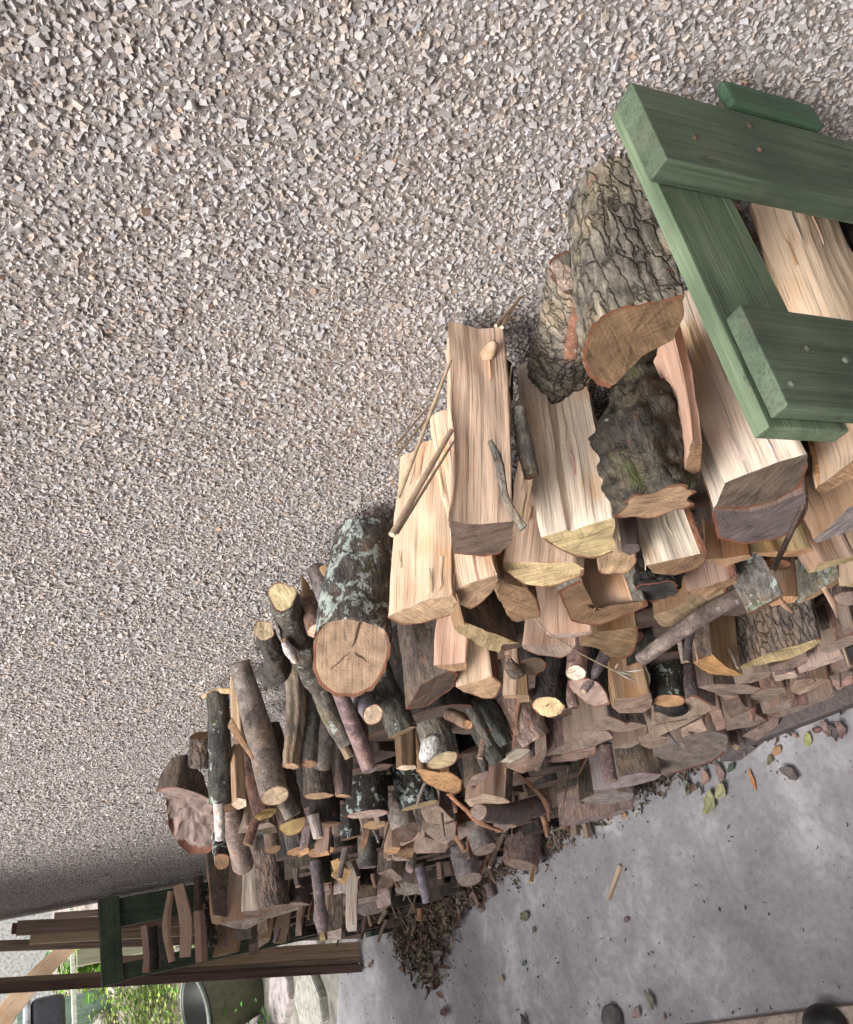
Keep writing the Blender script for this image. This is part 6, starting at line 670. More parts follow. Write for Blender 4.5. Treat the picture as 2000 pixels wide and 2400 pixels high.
{"label":'split log with a dark lower end beside the thick curved far one','name':'split_log','pts':[(-3.72,-0.3524,0.8695),(-3.71,-0.2478,0.865),(-3.7,-0.1554,0.866)],'rs':[0.0255,0.025,0.0202],'bark':(0.46,0.31,0.24),'bt':'wood','end':(0.4,0.268,0.165),'wood':1},
{"label":'dark shadowed log above the far split logs','name':'round_log','pts':[(-3.7,-0.1785,0.8683),(-3.69,-0.0548,0.858)],'rs':[0.0168,0.017],'bark':(0.1,0.07,0.06),'bt':'rough','end':(0.4,0.268,0.165)}]
DEF=dict(k='T',det=1,flat=1.,c=.15,wood=0,tip=0,lump=1.,tap=1.)
last=None
for d in LOGS:
    d={**DEF,**d}
    if d['k']=='S': last=split_log(d)
    elif d['name']=='SEED': round_log(d,last)
    else: last=round_log(d)
rl=[o for o in bpy.data.objects if o.get('label','').startswith('thick lichen-covered log')][0]
ce=[c for c in rl.children if c.name.startswith('cut_end')][0]; ve=np.array([v.co[:] for v in ce.data.vertices]); nr=(len(ve)-1)//5
cc_=ve[-1]; nv=np.cross(ve[0]-cc_,ve[nr//4]-cc_); nv/=np.linalg.norm(nv); nv=nv if nv@(np.array([0,-.48,1.55])-np.array(rl.location)-cc_)>0 else -nv
for a0,a1,w0 in ((.12,.93,.0008),(.40,.5,.0004),(.71,.62,.0004)):
    d0=ve[int(a0*nr)]-cc_; s0=np.cross(nv,d0); s0/=np.linalg.norm(s0); CV=[]
    for k in range(9):
        f=.06+(a1-.06)*k/8; w=w0*math.sin(PI*(k+.6)/9.2)+.00015; p=cc_+d0*f+s0*(.0005*math.sin(k*1.3+a0*20)); CV+=[p+s0*w+nv*.0014,p-s0*w+nv*.0014]
    mesh_obj('crack',CV,[[2*k,2*k+1,2*k+3,2*k+2] for k in range(8)],M['soil'],rl,(0,0,0),(.035,.022,.014))
# the knot on the pale split log
kn=[o for o in bpy.data.objects if o.get('label','').startswith('pale split log with a pointed knot')][0]
def knot():
    V=[];F=[];n=14
    a=Vector((-.524,-.066,1.180))-kn.location; b=Vector((-.481,-.052,1.181))-kn.location; t=(b-a).normalized(); e1=t.orthogonal().normalized(); e2=t.cross(e1)
    for k,(f,r_) in enumerate([(-.6,.0115),(.0,.0085),(.4,.0068),(.75,.0060),(.95,.0042),(1.0,.0010)]):
        for i in range(n): g=2*PI*i/n; p=a+(b-a)*f+(e1*math.cos(g)+e2*math.sin(g))*r_*(1+.38*mn.noise((k*.7,math.cos(g)*1.6,math.sin(g)*1.6))); V.append(p)
    for k in range(5):
        for i in range(n): j=(i+1)%n; F.append([k*n+i,k*n+j,(k+1)*n+j,(k+1)*n+i])
    mesh_obj('knot',V,F,M['wood'],kn,(0,0,0),(.60,.43,.30),[(v.x*2+v.z,v.y) for v in V],None,True)
knot()
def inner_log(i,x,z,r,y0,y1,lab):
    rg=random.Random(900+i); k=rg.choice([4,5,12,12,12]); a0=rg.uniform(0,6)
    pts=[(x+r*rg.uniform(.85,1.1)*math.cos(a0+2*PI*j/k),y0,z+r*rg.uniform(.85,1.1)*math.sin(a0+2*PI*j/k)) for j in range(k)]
    br=k==12; w=rg.choice([(.17,.125,.1),(.12,.09,.075),(.2,.15,.12)])  # filler wood and bark kept dark to paint the shade in the gaps
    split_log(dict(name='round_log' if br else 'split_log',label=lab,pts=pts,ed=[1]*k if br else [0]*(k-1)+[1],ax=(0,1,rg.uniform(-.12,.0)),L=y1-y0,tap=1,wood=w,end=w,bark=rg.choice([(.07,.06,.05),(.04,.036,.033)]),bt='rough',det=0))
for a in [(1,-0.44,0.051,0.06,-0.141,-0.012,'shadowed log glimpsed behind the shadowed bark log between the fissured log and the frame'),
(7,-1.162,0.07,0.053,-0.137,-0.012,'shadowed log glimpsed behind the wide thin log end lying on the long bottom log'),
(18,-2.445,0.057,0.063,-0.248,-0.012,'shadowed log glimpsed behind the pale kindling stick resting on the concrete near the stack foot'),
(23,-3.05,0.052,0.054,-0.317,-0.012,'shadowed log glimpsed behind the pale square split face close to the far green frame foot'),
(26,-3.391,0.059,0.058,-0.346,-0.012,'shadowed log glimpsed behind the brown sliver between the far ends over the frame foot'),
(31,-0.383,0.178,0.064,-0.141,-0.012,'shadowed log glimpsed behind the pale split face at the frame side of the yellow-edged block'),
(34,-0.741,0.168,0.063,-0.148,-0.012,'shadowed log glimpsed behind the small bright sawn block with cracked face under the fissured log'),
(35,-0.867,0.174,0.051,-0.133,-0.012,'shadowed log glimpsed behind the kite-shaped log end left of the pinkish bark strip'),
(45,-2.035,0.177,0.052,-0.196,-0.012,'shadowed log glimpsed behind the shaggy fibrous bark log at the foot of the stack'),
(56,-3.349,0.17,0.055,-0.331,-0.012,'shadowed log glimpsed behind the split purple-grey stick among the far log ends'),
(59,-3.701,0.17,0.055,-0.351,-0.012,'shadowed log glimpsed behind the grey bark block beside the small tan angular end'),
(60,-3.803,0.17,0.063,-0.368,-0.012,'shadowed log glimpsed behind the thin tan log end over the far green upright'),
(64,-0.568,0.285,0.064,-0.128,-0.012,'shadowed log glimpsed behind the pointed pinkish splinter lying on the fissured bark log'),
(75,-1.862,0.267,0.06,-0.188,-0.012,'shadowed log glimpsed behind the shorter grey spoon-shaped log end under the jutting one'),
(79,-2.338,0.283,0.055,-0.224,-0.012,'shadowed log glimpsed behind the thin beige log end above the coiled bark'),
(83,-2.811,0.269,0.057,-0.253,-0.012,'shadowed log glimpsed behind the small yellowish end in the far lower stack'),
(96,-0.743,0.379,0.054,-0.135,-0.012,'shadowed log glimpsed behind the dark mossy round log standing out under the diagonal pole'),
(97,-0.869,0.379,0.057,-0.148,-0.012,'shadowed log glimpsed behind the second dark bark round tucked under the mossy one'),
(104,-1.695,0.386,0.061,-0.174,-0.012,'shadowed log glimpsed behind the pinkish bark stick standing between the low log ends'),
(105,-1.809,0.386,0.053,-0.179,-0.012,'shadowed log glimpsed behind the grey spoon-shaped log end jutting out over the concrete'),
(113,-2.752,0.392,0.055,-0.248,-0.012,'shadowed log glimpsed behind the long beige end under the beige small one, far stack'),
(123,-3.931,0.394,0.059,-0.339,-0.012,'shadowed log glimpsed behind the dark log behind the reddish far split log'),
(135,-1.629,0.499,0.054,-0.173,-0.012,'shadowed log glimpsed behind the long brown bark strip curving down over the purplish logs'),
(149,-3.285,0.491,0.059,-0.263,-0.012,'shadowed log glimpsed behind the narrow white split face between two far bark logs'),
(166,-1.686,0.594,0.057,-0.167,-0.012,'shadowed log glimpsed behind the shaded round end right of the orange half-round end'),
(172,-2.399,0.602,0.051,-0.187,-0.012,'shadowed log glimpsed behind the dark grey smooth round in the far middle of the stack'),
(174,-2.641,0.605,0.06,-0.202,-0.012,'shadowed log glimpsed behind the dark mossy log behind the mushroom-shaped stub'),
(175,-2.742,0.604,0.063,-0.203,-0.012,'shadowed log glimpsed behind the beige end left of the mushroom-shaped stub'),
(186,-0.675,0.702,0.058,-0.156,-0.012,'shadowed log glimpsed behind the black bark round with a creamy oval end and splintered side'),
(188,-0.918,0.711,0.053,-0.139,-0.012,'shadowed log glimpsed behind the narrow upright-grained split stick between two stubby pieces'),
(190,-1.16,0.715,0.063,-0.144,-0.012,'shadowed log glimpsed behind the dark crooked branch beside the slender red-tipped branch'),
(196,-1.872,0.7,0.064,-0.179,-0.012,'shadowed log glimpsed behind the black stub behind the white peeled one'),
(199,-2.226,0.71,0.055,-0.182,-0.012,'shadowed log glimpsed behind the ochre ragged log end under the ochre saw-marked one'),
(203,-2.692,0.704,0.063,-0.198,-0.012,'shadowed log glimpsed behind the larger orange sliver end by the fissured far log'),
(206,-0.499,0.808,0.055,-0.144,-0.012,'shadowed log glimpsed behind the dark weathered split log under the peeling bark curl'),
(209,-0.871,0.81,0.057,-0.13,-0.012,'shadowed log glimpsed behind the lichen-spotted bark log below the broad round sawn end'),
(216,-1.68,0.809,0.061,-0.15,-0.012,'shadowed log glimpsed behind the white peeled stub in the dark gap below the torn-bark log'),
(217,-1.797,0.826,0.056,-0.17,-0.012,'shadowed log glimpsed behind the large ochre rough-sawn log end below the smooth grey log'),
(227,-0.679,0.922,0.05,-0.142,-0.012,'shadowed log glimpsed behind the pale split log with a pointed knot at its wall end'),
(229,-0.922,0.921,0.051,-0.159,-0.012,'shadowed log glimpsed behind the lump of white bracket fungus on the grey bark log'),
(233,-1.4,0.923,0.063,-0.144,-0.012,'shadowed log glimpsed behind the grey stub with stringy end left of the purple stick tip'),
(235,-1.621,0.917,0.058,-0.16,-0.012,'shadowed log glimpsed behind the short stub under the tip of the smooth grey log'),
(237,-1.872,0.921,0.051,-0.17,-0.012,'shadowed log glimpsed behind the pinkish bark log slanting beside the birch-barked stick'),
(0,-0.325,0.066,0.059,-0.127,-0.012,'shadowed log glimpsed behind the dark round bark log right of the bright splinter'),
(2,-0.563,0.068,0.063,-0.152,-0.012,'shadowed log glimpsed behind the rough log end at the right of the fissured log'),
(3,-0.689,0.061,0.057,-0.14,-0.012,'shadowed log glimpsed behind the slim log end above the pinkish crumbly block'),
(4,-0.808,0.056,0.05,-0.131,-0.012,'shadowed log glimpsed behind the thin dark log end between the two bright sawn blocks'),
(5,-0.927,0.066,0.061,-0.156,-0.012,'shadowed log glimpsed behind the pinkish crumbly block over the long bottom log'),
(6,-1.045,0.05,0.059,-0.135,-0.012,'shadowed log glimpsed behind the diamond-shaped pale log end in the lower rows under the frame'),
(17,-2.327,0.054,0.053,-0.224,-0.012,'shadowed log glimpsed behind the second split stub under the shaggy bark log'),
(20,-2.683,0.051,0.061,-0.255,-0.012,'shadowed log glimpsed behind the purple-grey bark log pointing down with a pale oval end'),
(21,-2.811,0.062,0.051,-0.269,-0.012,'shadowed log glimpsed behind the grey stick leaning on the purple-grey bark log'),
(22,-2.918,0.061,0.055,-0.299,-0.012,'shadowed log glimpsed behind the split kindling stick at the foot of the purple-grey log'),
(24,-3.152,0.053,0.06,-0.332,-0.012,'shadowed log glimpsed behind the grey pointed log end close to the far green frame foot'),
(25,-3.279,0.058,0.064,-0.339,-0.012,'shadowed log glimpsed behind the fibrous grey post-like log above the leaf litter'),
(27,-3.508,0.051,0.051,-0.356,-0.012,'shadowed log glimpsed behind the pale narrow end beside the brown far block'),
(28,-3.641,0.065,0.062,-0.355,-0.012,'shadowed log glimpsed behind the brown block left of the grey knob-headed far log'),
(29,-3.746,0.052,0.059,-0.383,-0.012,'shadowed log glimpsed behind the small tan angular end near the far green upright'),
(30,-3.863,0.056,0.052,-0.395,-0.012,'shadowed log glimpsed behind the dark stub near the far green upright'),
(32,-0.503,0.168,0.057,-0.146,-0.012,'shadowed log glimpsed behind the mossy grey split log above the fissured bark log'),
(33,-0.633,0.166,0.056,-0.127,-0.012,'shadowed log glimpsed behind the broad fissured bark log low under the green frame'),
(36,-0.974,0.173,0.055,-0.14,-0.012,'shadowed log glimpsed behind the tilted log end right of the pinkish bark strip'),
(37,-1.093,0.165,0.059,-0.141,-0.012,'shadowed log glimpsed behind the pinkish bark strip curling between the low log ends'),
(46,-2.156,0.173,0.06,-0.216,-0.012,'shadowed log glimpsed behind the short split stub under the shaggy bark log'),
(47,-2.276,0.171,0.061,-0.22,-0.012,'shadowed log glimpsed behind the faint log end right of the torn orange strip tip'),
(48,-2.391,0.171,0.059,-0.222,-0.012,'shadowed log glimpsed behind the split brown stick beside the purplish upright stick'),
(49,-2.521,0.167,0.05,-0.236,-0.012,'shadowed log glimpsed behind the coiled roll of bark among the far log ends'),
(50,-2.628,0.171,0.053,-0.265,-0.012,'shadowed log glimpsed behind the grey rectangular log end on the fibrous post-like log'),
(51,-2.755,0.159,0.057,-0.274,-0.012,'shadowed log glimpsed behind the thin tan end beside the small yellowish end'),
(52,-2.874,0.162,0.054,-0.288,-0.012,'shadowed log glimpsed behind the pinkish slab end left of the pale square face'),
(53,-2.988,0.17,0.057,-0.282,-0.012,'shadowed log glimpsed behind the mauve log end under the whitish lens-shaped end'),
(54,-3.096,0.158,0.053,-0.299,-0.012,'shadowed log glimpsed behind the pinkish tall block in the far lower stack'),
(58,-3.578,0.174,0.061,-0.337,-0.012,'shadowed log glimpsed behind the split wedge above the small tan angular end'),
(61,-3.94,0.16,0.063,-0.373,-0.012,'shadowed log glimpsed behind the dark log with pale lichen rosettes at the far end'),
(62,-0.337,0.279,0.059,-0.128,-0.012,'shadowed log glimpsed behind the bright splinter standing out right of the fissured bark log'),
(63,-0.449,0.271,0.055,-0.146,-0.012,'shadowed log glimpsed behind the pale split stick with an ochre end behind the lichen slab'),
(65,-0.689,0.286,0.058,-0.142,-0.012,'shadowed log glimpsed behind the pale lens-shaped log end just under the orange wedge end'),
(66,-0.806,0.286,0.056,-0.144,-0.012,'shadowed log glimpsed behind the shaded log end beside the beige triangular end'),
(67,-0.92,0.268,0.054,-0.141,-0.012,'shadowed log glimpsed behind the recessed brown log end left of the kite-shaped end'),
(74,-1.745,0.275,0.054,-0.179,-0.012,'shadowed log glimpsed behind the pinkish round bark log beside the standing bark stick'),
(76,-1.974,0.284,0.056,-0.185,-0.012,'shadowed log glimpsed behind the grey-beige log end under the torn orange strip'),
(77,-2.094,0.275,0.05,-0.193,-0.012,'shadowed log glimpsed behind the wide mauve-beige log end below the broad beige one'),
(81,-2.573,0.272,0.06,-0.227,-0.012,'shadowed log glimpsed behind the grey triangular end by the coiled bark'),
(82,-2.697,0.276,0.063,-0.244,-0.012,'shadowed log glimpsed behind the dark slim log above the knob-headed log'),
(84,-2.935,0.271,0.061,-0.256,-0.012,'shadowed log glimpsed behind the yellowish end low beside the far planks'),
(86,-3.152,0.28,0.064,-0.299,-0.012,'shadowed log glimpsed behind the dark smooth log right of the heavily fissured far log'),
(89,-3.514,0.274,0.052,-0.325,-0.012,'shadowed log glimpsed behind the long beige crescent end under the far bark logs'),
(90,-3.643,0.268,0.059,-0.328,-0.012,'shadowed log glimpsed behind the dark shadowed log above the far split logs'),
(91,-3.761,0.278,0.051,-0.328,-0.012,'shadowed log glimpsed behind the reddish split log with a bent foot at the far end'),
(92,-3.877,0.275,0.062,-0.35,-0.012,'shadowed log glimpsed behind the thick curved split log at the far end'),
(93,-0.39,0.393,0.058,-0.144,-0.012,'shadowed log glimpsed behind the split log with a grey cracked end, below the orange-edged log'),
(94,-0.504,0.377,0.051,-0.136,-0.012,'shadowed log glimpsed behind the ochre-edged split log behind the frayed twig'),
(95,-0.618,0.385,0.057,-0.138,-0.012,'shadowed log glimpsed behind the square lichen-mottled bark slab above the fissured bark log'),
(106,-1.931,0.391,0.055,-0.175,-0.012,'shadowed log glimpsed behind the broad beige log end behind the knobbed dead twig'),
(107,-2.043,0.391,0.061,-0.185,-0.012,'shadowed log glimpsed behind the small beige sliver under the hollow log'),
(110,-2.396,0.389,0.062,-0.227,-0.012,'shadowed log glimpsed behind the grey sliver end above the grey rectangular end'),
(112,-2.64,0.377,0.057,-0.239,-0.012,'shadowed log glimpsed behind the whitish lens-shaped log end over the mushroom-shaped stub'),
(121,-3.698,0.389,0.057,-0.301,-0.012,'shadowed log glimpsed behind the thin curved split log at the far end'),
(122,-3.817,0.387,0.052,-0.303,-0.012,'shadowed log glimpsed behind the mossy dark log between the curved far split logs'),
(124,-0.324,0.49,0.051,-0.154,-0.012,'shadowed log glimpsed behind the split log behind the green frame beside the wavy-grained one'),
(125,-0.438,0.492,0.058,-0.144,-0.012,'shadowed log glimpsed behind the split face with pinkish grain above the tan fan-shaped end'),
(126,-0.575,0.5,0.051,-0.141,-0.012,'shadowed log glimpsed behind the smooth round pole lying diagonally across the front of the stack'),
(127,-0.693,0.487,0.063,-0.156,-0.012,'shadowed log glimpsed behind the ochre hollowed log end with ragged lower rim'),
(131,-1.16,0.484,0.051,-0.147,-0.012,'shadowed log glimpsed behind the beige triangular log end beneath the mossy round log'),
(137,-1.868,0.485,0.061,-0.186,-0.012,'shadowed log glimpsed behind the beige faceted log end beside the hollow log'),
(138,-1.99,0.491,0.053,-0.175,-0.012,'shadowed log glimpsed behind the purplish stick upright near the leaf litter'),
(151,-3.524,0.493,0.06,-0.283,-0.012,'shadowed log glimpsed behind the smooth grey-barked half log at the far end of the pile'),
(152,-3.635,0.501,0.06,-0.272,-0.012,'shadowed log glimpsed behind the reddish stick-like split log standing out at the far frame'),
(153,-3.756,0.5,0.052,-0.29,-0.012,'shadowed log glimpsed behind the heavily fissured bark log at the far end of the pile'),
(154,-3.871,0.497,0.056,-0.283,-0.012,'shadowed log glimpsed behind the pair-like pale split ends at the far foot of the stack'),
(155,-0.381,0.602,0.057,-0.152,-0.012,'shadowed log glimpsed behind the dark brown log end directly below the wedge-ended bright log'),
(156,-0.51,0.591,0.061,-0.126,-0.012,'shadowed log glimpsed behind the black knobbly burl sticking out under the white-faced split log'),
(157,-0.624,0.6,0.05,-0.13,-0.012,'shadowed log glimpsed behind the pinkish split log with a low flat grey-brown end'),
(159,-0.865,0.605,0.058,-0.152,-0.012,'shadowed log glimpsed behind the pinkish split log with a pale crumbly corner'),
(160,-0.985,0.61,0.055,-0.136,-0.012,'shadowed log glimpsed behind the small hollow tube of bark beside the creamy oval end'),
(161,-1.096,0.598,0.062,-0.158,-0.012,'shadowed log glimpsed behind the pale kite-shaped log end below the oval slant-cut end'),
(162,-1.216,0.591,0.062,-0.159,-0.012,'shadowed log glimpsed behind the small flat log end right of the kite-shaped end, mid stack'),
(163,-1.33,0.608,0.051,-0.162,-0.012,'shadowed log glimpsed behind the pinkish thin log end above the shaggy bark log'),
(164,-1.456,0.604,0.061,-0.146,-0.012,'shadowed log glimpsed behind the pinkish brown split end left of the curled-corner log end'),
(167,-1.815,0.596,0.054,-0.171,-0.012,'shadowed log glimpsed behind the ochre saw-marked log end just below the oval pinkish end'),
(171,-2.278,0.596,0.06,-0.201,-0.012,'shadowed log glimpsed behind the brown inner log end right of the ochre ragged one'),
(173,-2.518,0.609,0.06,-0.207,-0.012,'shadowed log glimpsed behind the mushroom-shaped ochre stub with a flat sawn top'),
(177,-2.991,0.609,0.063,-0.224,-0.012,'shadowed log glimpsed behind the small bright block beside the far green frame foot'),
(178,-3.114,0.598,0.056,-0.241,-0.012,'shadowed log glimpsed behind the grey knob-headed log at the far foot of the stack'),
(183,-0.339,0.709,0.053,-0.13,-0.012,'shadowed log glimpsed behind the tan split log behind the green frame with wavy grain'),
(184,-0.443,0.706,0.062,-0.142,-0.012,'shadowed log glimpsed behind the thick black-green burl log with a warty bark face'),
(185,-0.558,0.704,0.057,-0.147,-0.012,'shadowed log glimpsed behind the dark knotty stub on the narrow split stick'),
(187,-0.801,0.71,0.052,-0.153,-0.012,'shadowed log glimpsed behind the plain brown split stick beside the narrow upright-grained one'),
(189,-1.047,0.708,0.06,-0.136,-0.012,'shadowed log glimpsed behind the pinkish peeling bark log with a shadowed sawn end'),
(191,-1.279,0.712,0.063,-0.14,-0.012,'shadowed log glimpsed behind the thick grey branch with forked broken tips'),
(193,-1.517,0.71,0.051,-0.168,-0.012,'shadowed log glimpsed behind the flat brown board-like log end under the whitish weathered end'),
(194,-1.623,0.714,0.061,-0.151,-0.012,'shadowed log glimpsed behind the knobbed dead twig pointing down in front of the beige facets'),
(200,-2.336,0.717,0.06,-0.17,-0.012,'shadowed log glimpsed behind the mossy black log above the two orange slivers'),
(201,-2.449,0.712,0.051,-0.195,-0.012,'shadowed log glimpsed behind the orange sliver end left of the mushroom-shaped stub'),
(202,-2.572,0.705,0.052,-0.186,-0.012,'shadowed log glimpsed behind the grey-black log above the larger orange sliver'),
(204,-2.802,0.71,0.06,-0.209,-0.012,'shadowed log glimpsed behind the brown peg-like log end right of the pinkish slanting log'),
(205,-0.39,0.826,0.051,-0.139,-0.012,'shadowed log glimpsed behind the red-brown sliver of bark standing between two grey bark logs'),
(207,-0.636,0.821,0.061,-0.146,-0.012,'shadowed log glimpsed behind the small square-faced split piece above the oval-ended dark log'),
(208,-0.749,0.815,0.05,-0.146,-0.012,'shadowed log glimpsed behind the thick lichen-covered log with a broad round sawn end facing out'),
(211,-1.094,0.816,0.063,-0.161,-0.012,'shadowed log glimpsed behind the slender grey branch ending in a reddish tip'),
(212,-1.21,0.815,0.055,-0.146,-0.012,'shadowed log glimpsed behind the broken stub with torn stringy wood below the lichen-spotted log'),
(213,-1.331,0.819,0.063,-0.165,-0.012,'shadowed log glimpsed behind the whitish weathered log end under the pinkish peeling log'),
(223,-2.523,0.81,0.063,-0.183,-0.012,'shadowed log glimpsed behind the pinkish gnarled stump with hollows, leaning on the pebbled wall'),
(224,-0.33,0.926,0.055,-0.126,-0.012,'shadowed log glimpsed behind the flat splinter beside the stick that pokes past the knot'),
(226,-0.573,0.924,0.06,-0.135,-0.012,'shadowed log glimpsed behind the pair-end stick poking past the knot towards the wall'),
(230,-1.039,0.927,0.054,-0.134,-0.012,'shadowed log glimpsed behind the bluish stick end with splintered wood under the broad round log'),
(231,-1.155,0.928,0.055,-0.135,-0.012,'shadowed log glimpsed behind the smooth purple-brown stick with a rounded grey tip'),
(232,-1.264,0.92,0.063,-0.16,-0.012,'shadowed log glimpsed behind the pale split pieces end below the purple stick'),
(234,-1.512,0.932,0.057,-0.159,-0.012,'shadowed log glimpsed behind the clean orange half-round log end above the dark lichen logs'),
(236,-1.745,0.918,0.057,-0.158,-0.012,'shadowed log glimpsed behind the pale wedge left of the ochre rough-sawn end')]: inner_log(*a)
